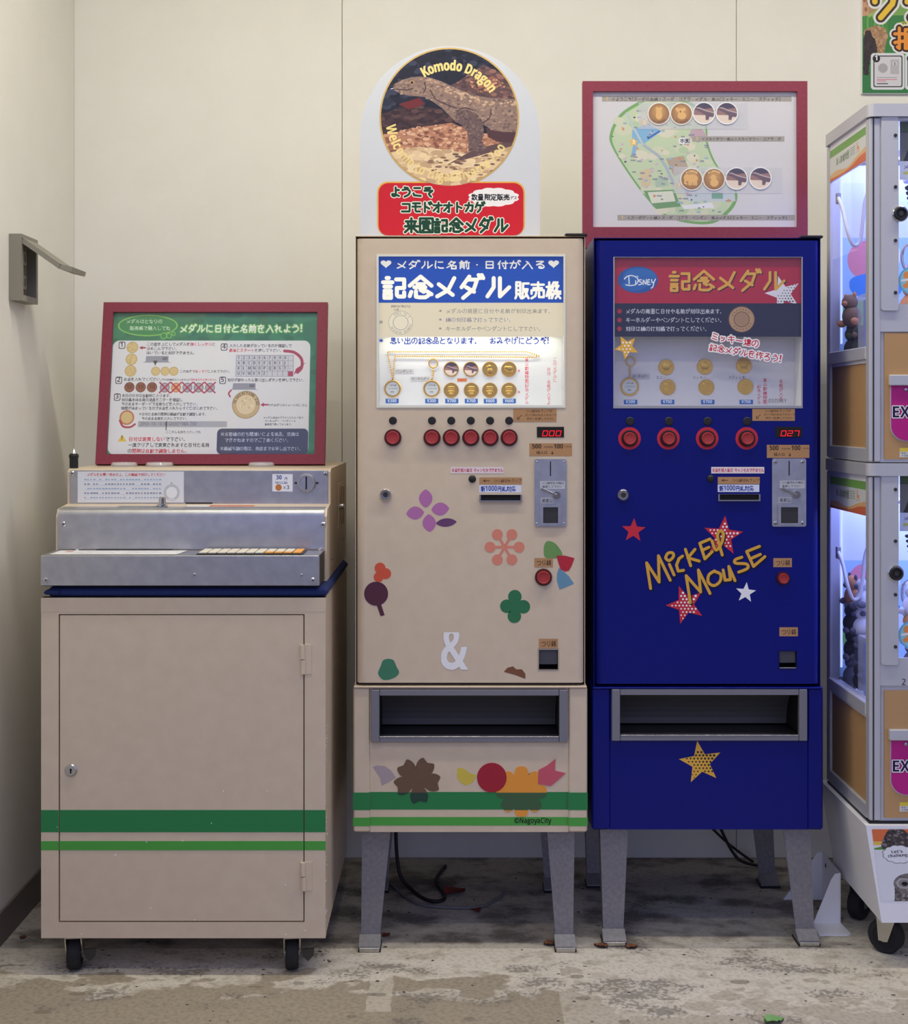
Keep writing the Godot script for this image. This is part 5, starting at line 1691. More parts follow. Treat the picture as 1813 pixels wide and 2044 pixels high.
	sticker(v, "acorn_sticker", px_poly([Vector2(1006, 1341), Vector2(1013, 1333), Vector2(1024, 1330), Vector2(1031, 1336), Vector2(1042, 1336), Vector2(1049, 1345), Vector2(1049, 1355), Vector2(1028, 1347)], z), z, M.cut_brown)
	# white ampersand
	var am := clear_sheet(180, 220)
	write(am, "&", at2(10, -24), 212, rgb(236, 236, 238), 0.05, 0.72)
	decal(v, "ampersand", 872, 1262, 952, 1362, z + 0.0005, am, "white ampersand")
	# stickers on the lower panel
	var zl := z - 0.004
	sticker(v, "petal", px_poly([Vector2(744, 1531), Vector2(752, 1528), Vector2(768, 1529), Vector2(780, 1537), Vector2(791, 1552), Vector2(776, 1561), Vector2(762, 1568), Vector2(759, 1552)], zl), zl, M.cut_grey)
	# a brown and an amber flower; where they cross the stripe the print lets the green through
	var petals := []
	for a in [-2.3, -1.05, 0.12, 2.8, 1.45]:
		var lobes := PackedVector2Array()
		var d := Vector2.from_angle(a)
		var n := d.orthogonal()
		for q in [[0.0, -5.0], [14.0, -11.0], [30.0, -18.0], [45.0, -13.0], [41.0, 0.0], [45.0, 13.0], [30.0, 18.0], [14.0, 11.0], [0.0, 5.0]]:
			lobes.append(Vector2(833, 1558) + d * q[0] + n * q[1])
		petals.append(PackedVector2Array(smooth(Array(lobes), 4, true)))
	flower(v, "flower_sticker", petals, Vector2(833, 1558), 15, zl, "bark", rgb(22, 62, 48))
	petals = []
	for i in 8:
		var a := TAU * i / 8 + PI / 2
		petals.append(PackedVector2Array(smooth([Vector2(0, -8), Vector2(20, -12), Vector2(38, -13.5), Vector2(49, -8), Vector2(49, 8), Vector2(38, 13.5), Vector2(20, 12), Vector2(0, 8)].map(func(q): return Vector2(1041, 1580) + q.rotated(a)), 5, true)))
	flower(v, "flower_sticker", petals, Vector2(1041, 1580), 24, zl, "amber", rgb(58, 92, 58))
	sticker(v, "wedge_sticker", px_poly([Vector2(914, 1532), Vector2(926, 1534), Vector2(940, 1544), Vector2(952, 1547), Vector2(944, 1562), Vector2(930, 1568), Vector2(918, 1561), Vector2(912, 1549)], zl), zl, M.cut_lemon)
	sticker(v, "disc_sticker", px_disc(982, 1552, 29.5, zl), zl, M.cut_cherry, 0.0014)
	sticker(v, "tulip_sticker", px_poly([Vector2(1075, 1537), Vector2(1092, 1528), Vector2(1109, 1515), Vector2(1108, 1538), Vector2(1129, 1543), Vector2(1115, 1556), Vector2(1099, 1569), Vector2(1074, 1564)], zl), zl, M.cut_rose, 0.0013)
	var cp := clear_sheet(320, 64)
	write(cp, "©NagoyaCity", at2(6, 2), 46, rgb(22, 22, 24), 0.05, 0.92, "plain", false, 1.0)
	decal(v, "copyright_lettering", 1025, 1632, 1104, 1648, zl + 0.0008, cp, "small black lettering on the light green stripe")


func flower(parent: Node3D, called: String, petals: Array, c: Vector2, core: float, z: float, tone: String, over: Color) -> void:
	var whole := ring_of(c, Vector2(core, core))
	for p in petals:
		for q in Geometry2D.merge_polygons(whole, p):
			if not Geometry2D.is_polygon_clockwise(q):
				whole = q
				break
	var band := PackedVector2Array([Vector2(600, 1582), Vector2(1300, 1582), Vector2(1300, 1617), Vector2(600, 1617)])
	paint("cut_%s_on_green" % tone, over, 0.5)
	for q in Geometry2D.clip_polygons(whole, band):
		sticker(parent, called, px_poly(Array(q), z), z, M["cut_" + tone], 0.0009)
	for q in Geometry2D.intersect_polygons(whole, band):
		sticker(parent, called, px_poly(Array(q), z), z, M["cut_%s_on_green" % tone], 0.0009)


func dotted(parent: Node3D, called: String, poly: PackedVector2Array, z: float, mat: Material, dots: Material, c: Vector2, n: int, lift := 0.0004) -> void:
	var s := sticker(parent, called, poly, z, mat, lift)
	if n == 0:
		return
	var d := mb()
	var k := (DIST - z) / FOCAL
	for i in n:
		for j in n:
			var q := c + Vector2((i - n / 2.0) * 7.2 + (j % 2) * 3.6, (j - n / 2.0) * 6.4)
			var w := Vector2(X(q.x, z), Y(q.y, z))
			var rad := (0.9 + 1.9 * (i + n - j) / (2.0 * n)) * k
			var inside := true
			for t in 6:
				inside = inside and Geometry2D.is_point_in_polygon(w + Vector2.from_angle(TAU * t / 6) * rad, poly)
			if inside:
				Pic.ink(d, z + lift + 0.0002, Transform2D.IDENTITY).disc(w, rad, Color.WHITE)
	if d.v.size():
		part(s, "dot_pattern", d, dots)


func blue_machine() -> void:
	var z := -0.03
	var k := (DIST - z) / FOCAL
	var win := [1226, 514, 1601, 813]
	var px := {"l": 1186, "r": 1640, "top": 474, "split": 1371, "bottom": 1657, "tray": [1221, 1375, 1611, 1478],
		"holes": [win, [1556, 1300, 1590, 1333]], "legs": [[1201, 1258, 1208, 1248, -1], [1570, 1625, 1598, 1634, 1]]}
	var v := vendor("medal_vending_machine", "blue medal vending machine with unlit window and red stars", z, px, M.blue_paint)
	var wx0 := X(win[0], z)
	var wx1 := X(win[2], z)
	var wy0 := Y(win[3], z)
	var wy1 := Y(win[1], z)
	var zs := z - 0.006
	var zbk := z - 0.06
	var mid := Y(672, z)
	var box := mb()
	box.box(Vector3(wx0 - 0.004, wy0 - 0.003, zbk - 0.002), Vector3(wx1 + 0.004, wy1 + 0.004, zbk))
	box.box(Vector3(wx0 - 0.004, wy0 - 0.003, zbk), Vector3(wx0 - 0.001, wy1 + 0.004, z - 0.0015))
	box.box(Vector3(wx1 + 0.001, wy0 - 0.003, zbk), Vector3(wx1 + 0.004, wy1 + 0.004, z - 0.0015))
	box.box(Vector3(wx0 - 0.004, wy0 - 0.004, zbk), Vector3(wx1 + 0.004, wy0 - 0.001, z - 0.0015))
	box.box(Vector3(wx0 - 0.004, wy1 + 0.001, zbk), Vector3(wx1 + 0.004, wy1 + 0.004, z - 0.0015))
	var case := part(v, "show_case", box, M.white_board)
	part(v, "window_trim", mb().plate(wx0 - 0.0015, wy0 - 0.002, wx1 + 0.0015, wy1 + 0.001, z - 0.001, z + 0.0012, [Rect2(wx0 + 0.001, wy0 + 0.003, wx1 - wx0 - 0.002, wy1 - wy0 - 0.003)]), paint("trim_grey", rgb(150, 152, 162), 0.4))
	# red header with the oval badge; coordinates as on a sheet of 1362 by 335
	var p := Pic.sheet(1362, 335, rgb(170, 26, 52))
	var wave := func(a: float) -> Color: return rgb(46, 120, 196).lerp(rgb(24, 62, 130), a)
	p.disc(Vector2(176, 162), 146, rgb(30, 84, 160), 98)
	p.disc(Vector2(190, 140), 120, wave.call(0.25), 64)
	p.poly(flat(smooth([Vector2(60, 190), Vector2(150, 150), Vector2(260, 130), Vector2(300, 150), Vector2(280, 190), Vector2(180, 240), Vector2(90, 230)], 5, true)), rgb(36, 100, 178))
	var wl := rgb(226, 232, 240)
	for s in [[[110, 140], [113, 192]], [[78, 156], [96, 138], [130, 130], [165, 144], [178, 168], [160, 196], [120, 204], [88, 198]], [[160, 168], [160, 196]], [[202, 162], [188, 162], [184, 172], [202, 182], [200, 194], [182, 198]], [[214, 196], [217, 164], [233, 194], [238, 160]], [[260, 162], [250, 162], [247, 196], [266, 195]], [[249, 180], [261, 178]], [[276, 160], [280, 182], [294, 176], [304, 156]], [[294, 176], [284, 214], [272, 222]]]:
		var pts: Array = s.map(func(a): return Vector2(a[0], a[1]))
		p.line(smooth(pts, 5) if pts.size() > 2 else pts, 4.2, wl)
	p.disc(Vector2(170, 140), 9, wl)
	p.disc(Vector2(170, 140), 5, rgb(46, 116, 190))
	write(p, "記念メダル", at2(402, 84), 172, rgb(40, 14, 18), 0.066, 0.99)
	var st := star(Vector2(0, 0), 136, 0.28, 0.4)
	for i in st.size():
		st[i] = Vector2(1232 + st[i].x, 264 - st[i].y)
	p.poly(st, rgb(220, 220, 226))
	for i in 9:
		for j in 9:
			var c := Vector2(1176 + i * 21 + (j % 2) * 10, 200 + j * 20)
			if Geometry2D.is_point_in_polygon(c, st) and i + j > 4:
				p.disc(c, 2.0 + (i + j) * 0.35, rgb(40, 30, 44))
	write(p, "記念メダル", at2(396, 78), 172, rgb(214, 164, 62), 0.06, 0.99)
	var hd := part(v, "header_sign", mb().box(Vector3(wx0, Y(605, z), zs - 0.003), Vector3(wx1, wy1, zs - 0.0004)), M.white_board)
	part(hd, "header_print", mb().card(wx0, Y(605, z), wx1, wy1, zs), printed(p, 0.3), "red header with gold writing, blue oval badge and white star")
	p = Pic.sheet(1362, 245, rgb(16, 24, 52))
	for i in 3:
		p.disc(Vector2(42, 58 + i * 64), 17, rgb(170, 34, 52))
		write(p, ["メダルの周囲に日付や名前が刻印出来ます。", "キーホルダーやペンダントにしてください。", "刻印は横の打刻機で打ってください。"][i], at2(86, 38 + i * 64), 39, rgb(206, 208, 218), 0.05, 0.925)
	p.disc(Vector2(930, 117), 96, rgb(112, 84, 58))
	p.disc(Vector2(930, 117), 90, rgb(176, 142, 104))
	p.disc(Vector2(930, 117), 58, rgb(112, 84, 58))
	p.disc(Vector2(930, 117), 52, rgb(160, 128, 98))
	for i in 20:
		if i % 10 < 7:
			p.disc(Vector2(930, 117) + Vector2.from_angle(TAU * i / 20 + 3.6) * 73, 5, rgb(112, 84, 58))
	var inf := part(v, "notice_panel", mb().box(Vector3(wx0, mid, zs - 0.003), Vector3(wx1, Y(605, z), zs - 0.0004)), M.white_board)
	part(inf, "notice_print", mb().card(wx0, mid, wx1, Y(605, z), zs), printed(p, 0.3), "navy notice with white writing and a printed medal")
	# back board
	var zc := zbk + 0.0006
	p = Pic.sheet(1362, 510, rgb(214, 214, 220))
	write(p, "東山動植物園", at2(1128, 290), 32, rgb(200, 60, 76), 0.05, 1.0, "bold", true)
	write(p, "記念メダル", at2(1084, 340), 29, rgb(200, 60, 76), 0.05, 1.0, "bold", true)
	write(p, "名前が入る", at2(1246, 300), 32, rgb(200, 60, 76), 0.05, 1.0, "bold", true)
	write(p, "表", at2(1018, 200), 24, rgb(150, 150, 160))
	write(p, "裏", at2(1030, 350), 24, rgb(90, 90, 100))
	write(p, "ミニー", at2(338, 276), 25, rgb(90, 90, 104))
	write(p, "ミッキー", at2(608, 276), 25, rgb(90, 90, 104))
	write(p, "スティッチ", at2(872, 276), 25, rgb(60, 60, 74))
	write(p, "©DISNEY", at2(1166, 446), 32, rgb(50, 50, 58), 0.05, 0.86, "plain")
	part(case, "back_board", mb().card(wx0, wy0, wx1, mid, zc), printed(p, 0.4), "pale board with red upright writing")
	# slogan and star stuck on the pane
	var glass := part(v, "window_glass", mb().card(wx0 + 0.001, wy0 + 0.001, wx1 - 0.001, wy1 - 0.001, z - 0.002), M.glass)
	var sl := clear_sheet(600, 260)
	for lay in 2:
		var col := rgb(236, 236, 238) if lay == 0 else rgb(186, 30, 52)
		write(sl, "ミッキー達の", at2(28, 12, 0.17), 60, col, 0.055, 0.98, "bold", false, 9.0 if lay == 0 else 0.0)
		write(sl, "記念メダルを作ろう!", at2(14, 92, 0.17), 58, col, 0.055, 0.98, "bold", false, 9.0 if lay == 0 else 0.0)
	decal(glass, "slogan", 1160 + 920 / 3.626, 460 + 720 / 3.626, 1160 + 1520 / 3.626, 460 + 980 / 3.626, z - 0.001, sl, "slanted red slogan with a white outline")
	var gs := px_poly(Array(star(Vector2(1251, 693), 25, 0.12, 0.46)), z)
	dotted(glass, "gold_star", gs, z - 0.0004, M.gold_print, M.ink_white, Vector2(1251, 700), 7)
	for q in [[1259, "300"], [1333, "700"], [1413, "700"], [1490, "700"]]:
		price_tag(v, q[0] - 13.5, 798, q[0] + 13.5, 807, zc, q[1])
	p = Pic.sheet(190, 46, rgb(190, 190, 196))
	write(p, "キーホルダー", at2(8, 6), 28, rgb(60, 60, 66), 0.05, 1.02)
	label_card(v, "name_tag", 1262, 746, 1297, 757, zc, p)
	var mr := 16.0 * k
	var names := [["worn gold medal, first of the top row in unlit window", 1330, 733, 4], ["worn gold medal, middle of the top row in unlit window", 1407, 732, 4], ["worn gold medal, last of the top row in unlit window", 1485, 730, 4],
		["bright gold medal, first of the lower row in unlit window", 1333, 773, 1], ["bright gold medal, middle of the lower row in unlit window", 1410, 773, 1], ["bright gold medal, last of the lower row in unlit window", 1488, 772, 1]]
	for q in names:
		medal(P(q[1], q[2], zc), mr, q[0], M.gold, "medals shown in the unlit window", q[3])
	var c2 := P(1257, 772, zc)
	key_holder(c2, 18.5 * k, "keychain", "round silver and gold keychain hanging in the unlit window", [P(1258, 729, zc + 0.003), c2 + Vector3(0.0008, 0.02, 0.003), P(1256, 734, zc + 0.003)], P(1259, 721, zc + 0.003), 9 * k)
	# buttons, each on a red ring
	for x in [1257, 1334.5, 1412, 1491]:
		sticker(v, "red_ring", px_disc(x, 875, 22.5, z, 22.5, 36), z, M.ink_red)
		part(v, "sold_out_lamp", mb().lathe(P(x + 1, 841, z), Vector3.BACK, [Vector2(0.0085, 0), Vector2(0.0085, 0.001), Vector2(0.0072, 0.002), Vector2(0, 0.0022)], 22), M.black)
		push_button(v, P(x, 875, z + 0.0003), 0.0162, "black")
	push_button(v, P(1563, 1154, z), 0.0132, "button_ring")
	door_fittings(v, z, {"note": [1502, 816, 1587, 840], "led": [1548, 852, 1601, 873], "amount": "027", "coins": [1531, 888, 1616, 914], "warn": [1420, 932, 1526, 945], "lamp": [1433, 952, 1517, 966],
		"lock": [1244, 988], "unit": [1541, 915, 1609, 1051], "screws": true, "change": [1544, 1114, 1581, 1132], "outlet": [1556, 1252, 1593, 1270], "hatch": [1556, 1300, 1590, 1333]})
	# stars and gold lettering
	dotted(v, "star_sticker", px_poly(Array(star(Vector2(1265, 1059), -25, 0.05)), z), z, M.ink_red, M.blue_paint, Vector2(1265, 1059), 0)
	dotted(v, "star_sticker", px_poly(Array(star(Vector2(1444, 1070), -41, 0.1)), z), z, M.ink_red, M.ink_white, Vector2(1440, 1074), 11)
	dotted(v, "star_sticker", px_poly(Array(star(Vector2(1369, 1207), -40, -0.35)), z), z, M.ink_red, M.ink_white, Vector2(1360, 1212), 9)
	dotted(v, "star_sticker", px_poly(Array(star(Vector2(1489, 1183), -21, 0.1)), z), z, M.ink_white, M.ink_white, Vector2(1489, 1183), 0)
	var zl := z - 0.004
	dotted(v, "star_sticker", px_poly(Array(star(Vector2(1399, 1522), -44, -0.16)), zl), zl, M.gold_print, M.ink_black, Vector2(1404, 1530), 9)
	var letters := [[[490, 1320], [462, 1140], [550, 1275], [545, 1090], [628, 1262]], [[622, 1150], [655, 1225]], [[596, 1100], [612, 1072], [645, 1070], [650, 1096], [620, 1124], [596, 1108]], [[715, 1092], [690, 1110], [672, 1155], [684, 1198], [722, 1192]], [[735, 1045], [772, 1160]], [[802, 1045], [752, 1105], [832, 1127]], [[908, 972], [836, 1002], [872, 1112], [924, 1060]], [[852, 1052], [900, 1030]], [[922, 985], [950, 1050], [990, 1000], [1002, 935], [976, 915], [962, 960], [994, 1085]],
		[[770, 1420], [740, 1230], [842, 1345], [826, 1190], [908, 1355]], [[940, 1196], [900, 1225], [896, 1275], [935, 1300], [978, 1270], [982, 1220], [940, 1200]], [[1000, 1190], [1014, 1262], [1052, 1258], [1040, 1165], [1084, 1265]], [[1132, 1100], [1086, 1118], [1088, 1142], [1164, 1148], [1172, 1178], [1110, 1205]], [[1256, 1024], [1166, 1060], [1214, 1165], [1294, 1096]], [[1190, 1112], [1262, 1080]]]
	var lt := clear_sheet(900, 560)
	for lay in 2:
		for s in letters:
			var pts: Array = s.map(func(a): return Vector2(a[0] - 430 + (6 if lay == 0 else 0), a[1] - 890 + (7 if lay == 0 else 0)))
			var curvy: bool = s.size() > 5
			lt.line(smooth(pts, 5) if curvy else pts, 12.0 if lay == 0 else 10.5, rgb(18, 14, 22) if lay == 0 else rgb(214, 164, 62))
	decal(v, "gold_lettering", 1160 + 430 / 3.524, 800 + 890 / 3.524, 1160 + 1330 / 3.524, 800 + 1450 / 3.524, z + 0.0009, lt, "slanted gold brush lettering")


# ---------------------------------------------------------------- signs on top of the machines

func framed(called: String, label: String, base: Vector3, w: float, h: float, rim: float, lean: float, picture: Pic, note: String, low := 0.0) -> Array:
	var t := Transform3D(Basis(Vector3.RIGHT, lean), base)
	var s := thing(called, label, "sign", base)
	var d := 0.018
	var rb := rim if low == 0.0 else low
	# mitred frame: four bars
	for q in [[Vector2(-w / 2, 0), Vector2(w / 2, 0), Vector2(w / 2 - rim, rb), Vector2(-w / 2 + rim, rb)], [Vector2(w / 2, 0), Vector2(w / 2, h), Vector2(w / 2 - rim, h - rim), Vector2(w / 2 - rim, rb)], [Vector2(w / 2, h), Vector2(-w / 2, h), Vector2(-w / 2 + rim, h - rim), Vector2(w / 2 - rim, h - rim)], [Vector2(-w / 2, h), Vector2(-w / 2, 0), Vector2(-w / 2 + rim, rb), Vector2(-w / 2 + rim, h - rim)]]:
		part(s, "frame_bar", mb().slab(flat(q), -d, 0.0).moved(t), M.maroon_frame)
	part(s, "backing", mb().box(Vector3(-w / 2 + 0.004, 0.004, -d - 0.002), Vector3(w / 2 - 0.004, h - 0.004, -d + 0.001)).moved(t), paint("backing_brown", rgb(150, 120, 90), 0.8))
	part(s, "poster", mb().card(-w / 2 + rim - 0.002, rb - 0.002, w / 2 - rim + 0.002, h - rim + 0.002, -0.008).moved(t), printed(picture, 0.45), note)
	part(s, "clear_cover", mb().card(-w / 2 + rim - 0.001, rb - 0.001, w / 2 - rim + 0.001, h - rim + 0.001, -0.0045).moved(t), M.film)
	return [s, t]


func how_to_sheet() -> Pic:
	# a sheet of 1140 by 790
	var p := Pic.sheet(1140, 790, rgb(44, 120, 84))
	dabs(p, flat([Vector2(0, 0), Vector2(1140, 0), Vector2(1140, 790), Vector2(0, 790)]), 260, [rgb(50, 130, 92), rgb(38, 108, 76)], 8, 34, 1.6)
	p.poly(round_rect(8, 160, 1098, 784, 36, 8), rgb(224, 226, 230))
	p.disc(Vector2(196, 76), 166, rgb(130, 196, 90), 60)
	p.disc(Vector2(196, 76), 158, rgb(54, 136, 78), 53)
	for q in [[286, 134, 18], [316, 134, 15], [340, 122, 12]]:
		p.disc(Vector2(q[0], q[1]), q[2], rgb(130, 196, 90))
		p.disc(Vector2(q[0], q[1]), q[2] - 4, rgb(54, 136, 78))
	var mint := rgb(196, 226, 190)
	write(p, "メダルはとなりの", at2(76, 40), 25, mint, 0.055)
	write(p, "販売機で購入してね", at2(96, 78), 25, mint, 0.055)
	for lay in 2:
		write(p, "メダルに日付と名前を入れよう!", at2(372, 68), 48, rgb(96, 176, 74) if lay == 0 else rgb(240, 244, 236), 0.062, 0.99, "bold", false, 5.0 if lay == 0 else 0.0)
	var k := rgb(56, 56, 66)
	var red := rgb(196, 44, 70)
	var num := func(n: String, x: float, y: float) -> void:
		p.poly(round_rect(x, y, x + 36, y + 40, 9), k)
		p.poly(round_rect(x + 4, y + 4, x + 32, y + 36, 7), rgb(232, 232, 236))
		write(p, n, at2(x + 7, y + 2), 30, k)
	num.call("1", 40, 166)
	num.call("2", 32, 360)
	num.call("3", 28, 452)
	num.call("4", 604, 176)
	num.call("5", 602, 360)
	var x := write(p, "この面を上にしてメダルを", at2(194, 170), 20, k, 0.055)
	x += write(p, "強くしっかり", at2(194 + x, 170), 20, red, 0.06)
	write(p, "と", at2(194 + x, 170), 20, k)
	write(p, "はめこんで下さい。", at2(194, 194), 20, k, 0.055)
	write(p, "浮いていると刻印できません。", at2(194, 218), 20, k, 0.055)
	var coin := rgb(214, 190, 130)
	for q in [[116, 198], [114, 264], [112, 328]]:
		p.disc(Vector2(q[0], q[1]), 32, rgb(190, 164, 104))
		p.disc(Vector2(q[0], q[1]), 28, coin)
		dabs(p, ring_of(Vector2(q[0], q[1]), Vector2(22, 22)), 14, [rgb(198, 172, 110), rgb(226, 206, 152)], 2, 6)
	for q in [[250, 330], [302, 330], [350, 330]]:
		p.disc(Vector2(q[0], q[1]), 25, rgb(190, 164, 104))
		p.disc(Vector2(q[0], q[1]), 21, coin)
	p.line([Vector2(186, 200), Vector2(160, 200)], 4, rgb(160, 40, 60))
	p.poly(flat([Vector2(158, 200), Vector2(172, 189), Vector2(172, 211)]), rgb(160, 40, 60))
	for q in [[176, 246], [660, 396]]:
		p.poly(flat([Vector2(q[0] + 18, q[1]), Vector2(q[0] + 142, q[1]), Vector2(q[0] + 142, q[1] + 32), Vector2(q[0] + 158, q[1] + 36), Vector2(q[0], q[1] + 36), Vector2(q[0] + 16, q[1] + 30)]), rgb(150, 152, 164))
		p.rect(q[0] + 108, q[1] + 6, q[0] + 136, q[1] + 22, rgb(110, 112, 126))
	p.poly(flat([Vector2(234, 272), Vector2(258, 272), Vector2(246, 300)]), k)
	x = write(p, "この向きで", at2(382, 322), 17, k)
	x += write(p, "まっすぐ", at2(382 + x, 322), 17, red)
	write(p, "に入れて下さい。", at2(382 + x, 322), 17, k)
	write(p, "お金を入れてください。", at2(76, 364), 20, k, 0.055)
	write(p, "(その他硬貨は入りません)", at2(284, 370), 13, k)
	write(p, "10円玉以外は使えません", at2(440, 370), 13, red)
	for i in 3:
		p.disc(Vector2(110 + i * 62, 418), 28, rgb(104, 58, 40))
		p.disc(Vector2(110 + i * 62, 418), 24, rgb(150, 84, 58))
		write(p, "10", at2(92 + i * 62, 402), 27, rgb(90, 46, 32))
	for i in 5:
		var c := Vector2(304 + i * 62, 420)
		p.disc(c, 27, rgb(132, 132, 142) if i != 1 else rgb(200, 130, 80))
		p.disc(c, 21, rgb(176, 176, 184) if i != 1 else rgb(226, 166, 106))
		p.line([c + Vector2(-28, -28), c + Vector2(28, 28)], 4, rgb(176, 46, 80))
		p.line([c + Vector2(28, -28), c + Vector2(-28, 28)], 4, rgb(176, 46, 80))
	var lines := ["本日の日付は自動的に入ります。", "刻印機本体左奥の液晶モニターを確認し", "そのままキーボードで名前などを入力して下さい。", "時間が決まっているのでお金を入れたらすぐにはじめて下さい。"]
	for i in 4:
		write(p, lines[i], at2(70, 454 + i * 23), 19.5, k, 0.055, 0.955)
	p.disc(Vector2(104, 584), 40, rgb(190, 110, 80))
	p.disc(Vector2(104, 584), 32, coin)
	p.line(smooth([Vector2(66, 600), Vector2(86, 632), Vector2(124, 636), Vector2(150, 620)], 5), 5, rgb(170, 50, 60))
	write(p, "*日付と名前の間隔は機械が自動で調整します。", at2(166, 556), 18, k, 0.055, 0.96)
	write(p, "そのまま名前を入力して下さい。", at2(184, 580), 18, k, 0.055, 0.96)
	p.poly(round_rect(166, 604, 652, 636, 6), rgb(172, 174, 184))
	write(p, "2050-10-10 HIGASHIYAMA ZOO", at2(176, 608), 22, rgb(92, 94, 110), 0.05, 0.78, "mono")
	p.line([Vector2(320, 606), Vector2(320, 650)], 2.5, k)
	write(p, "ここから名前を入力してね", at2(318, 654), 16, k)
	p.poly(flat([Vector2(84, 676), Vector2(108, 714), Vector2(60, 714)]), rgb(226, 190, 60))
	write(p, "!", at2(78, 682), 26, k)
	x = write(p, "日付は変更しない", at2(118, 688), 25, red, 0.06)
	write(p, "で下さい。", at2(118 + x, 688), 25, k, 0.06)
	write(p, "一度クリアして変更されますと日付と名前", at2(118, 720), 24, k, 0.06, 0.97)
	x = write(p, "の", at2(116, 752), 24, k, 0.06)
	write(p, "間隔は自動で調整しません。", at2(116 + x, 752), 24, red, 0.06)
	# right column
	write(p, "入力した名前が合っているのか確認して", at2(650, 178), 20, k, 0.055, 0.96)
	x = write(p, "最後にスタート", at2(650, 204), 20, red, 0.06)
	write(p, "を押して下さい。", at2(650 + x, 204), 20, k)
	p.rect(690, 240, 1008, 360, rgb(160, 162, 176))
	var keys := ["1234567890  ", "ABCDEFGHIJ ", "KLMNOPQRST-", "UVWXYZ     "]
	for j in 4:
		for i in 11:
			p.rect(694 + i * 28.5, 244 + j * 29, 719 + i * 28.5, 270 + j * 29, rgb(206, 208, 216))
			var ch: String = keys[j][i] if i < keys[j].length() else " "
			if ch != " ":
				write(p, ch, at2(699 + i * 28.5, 246 + j * 29), 19, rgb(84, 86, 100), 0.05, 0.9)
	p.rect(979, 331, 1005, 357, rgb(176, 60, 90))
	p.line(smooth([Vector2(956, 218), Vector2(1010, 226), Vector2(1050, 262), Vector2(1052, 310), Vector2(1030, 336)], 6), 8, rgb(168, 56, 84))
	p.poly(flat([Vector2(1008, 352), Vector2(1022, 316), Vector2(1076, 280)]), rgb(168, 56, 84))
	write(p, "刻印が終わったら取り出しボタンを押して下さい。", at2(646, 368), 19.5, k, 0.055, 0.96)
	p.line(smooth([Vector2(668, 436), Vector2(656, 452), Vector2(664, 470)], 5), 4, rgb(168, 40, 70))
	p.disc(Vector2(752, 514), 76, rgb(166, 140, 96))
	p.disc(Vector2(752, 514), 72, rgb(200, 176, 128))
	p.disc(Vector2(752, 514), 52, rgb(226, 208, 168))
	dabs(p, ring_of(Vector2(752, 514), Vector2(40, 40)), 40, [rgb(210, 190, 146), rgb(238, 224, 190)], 2, 8)
	var circ := "HIGASHIYAMA ZOO"
	for i in circ.length():
		var a := PI + 0.12 + i * 0.205
		write(p, circ[i], Transform2D(a + PI / 2, Vector2(752, 514) + Vector2.from_angle(a) * 72), 18, rgb(104, 84, 54), 0.05, 0.8)
	p.line([Vector2(838, 514), Vector2(872, 514)], 4, rgb(168, 40, 70))
	p.poly(flat([Vector2(834, 514), Vector2(850, 502), Vector2(850, 526)]), rgb(168, 40, 70))
	write(p, "できあがりのイメージはこちら", at2(872, 508), 15.5, k)
	write(p, "*メダル本体のデザインはえらべます", at2(848, 578), 13, k)
	write(p, "キーホルダー・ペンダントも", at2(858, 596), 13, k)
	write(p, "販売店で売っております。", at2(858, 614), 13, k)
	p.poly(round_rect(600, 644, 1096, 782, 26, 8), rgb(44, 52, 84))
	p.poly(round_rect(604, 648, 1092, 778, 24, 8), rgb(54, 62, 96))
	var w := rgb(190, 198, 220)
	write(p, "※お客様の打ち間違いによる返品、交換は", at2(618, 662), 23.5, w, 0.055, 0.96)
	write(p, "できかねますのでご了承ください。", at2(642, 694), 23.5, w, 0.055, 0.96)
	write(p, "※機械不調の際は、売店までお申し出下さい。", at2(618, 740), 23, w, 0.055, 0.93)
	return p


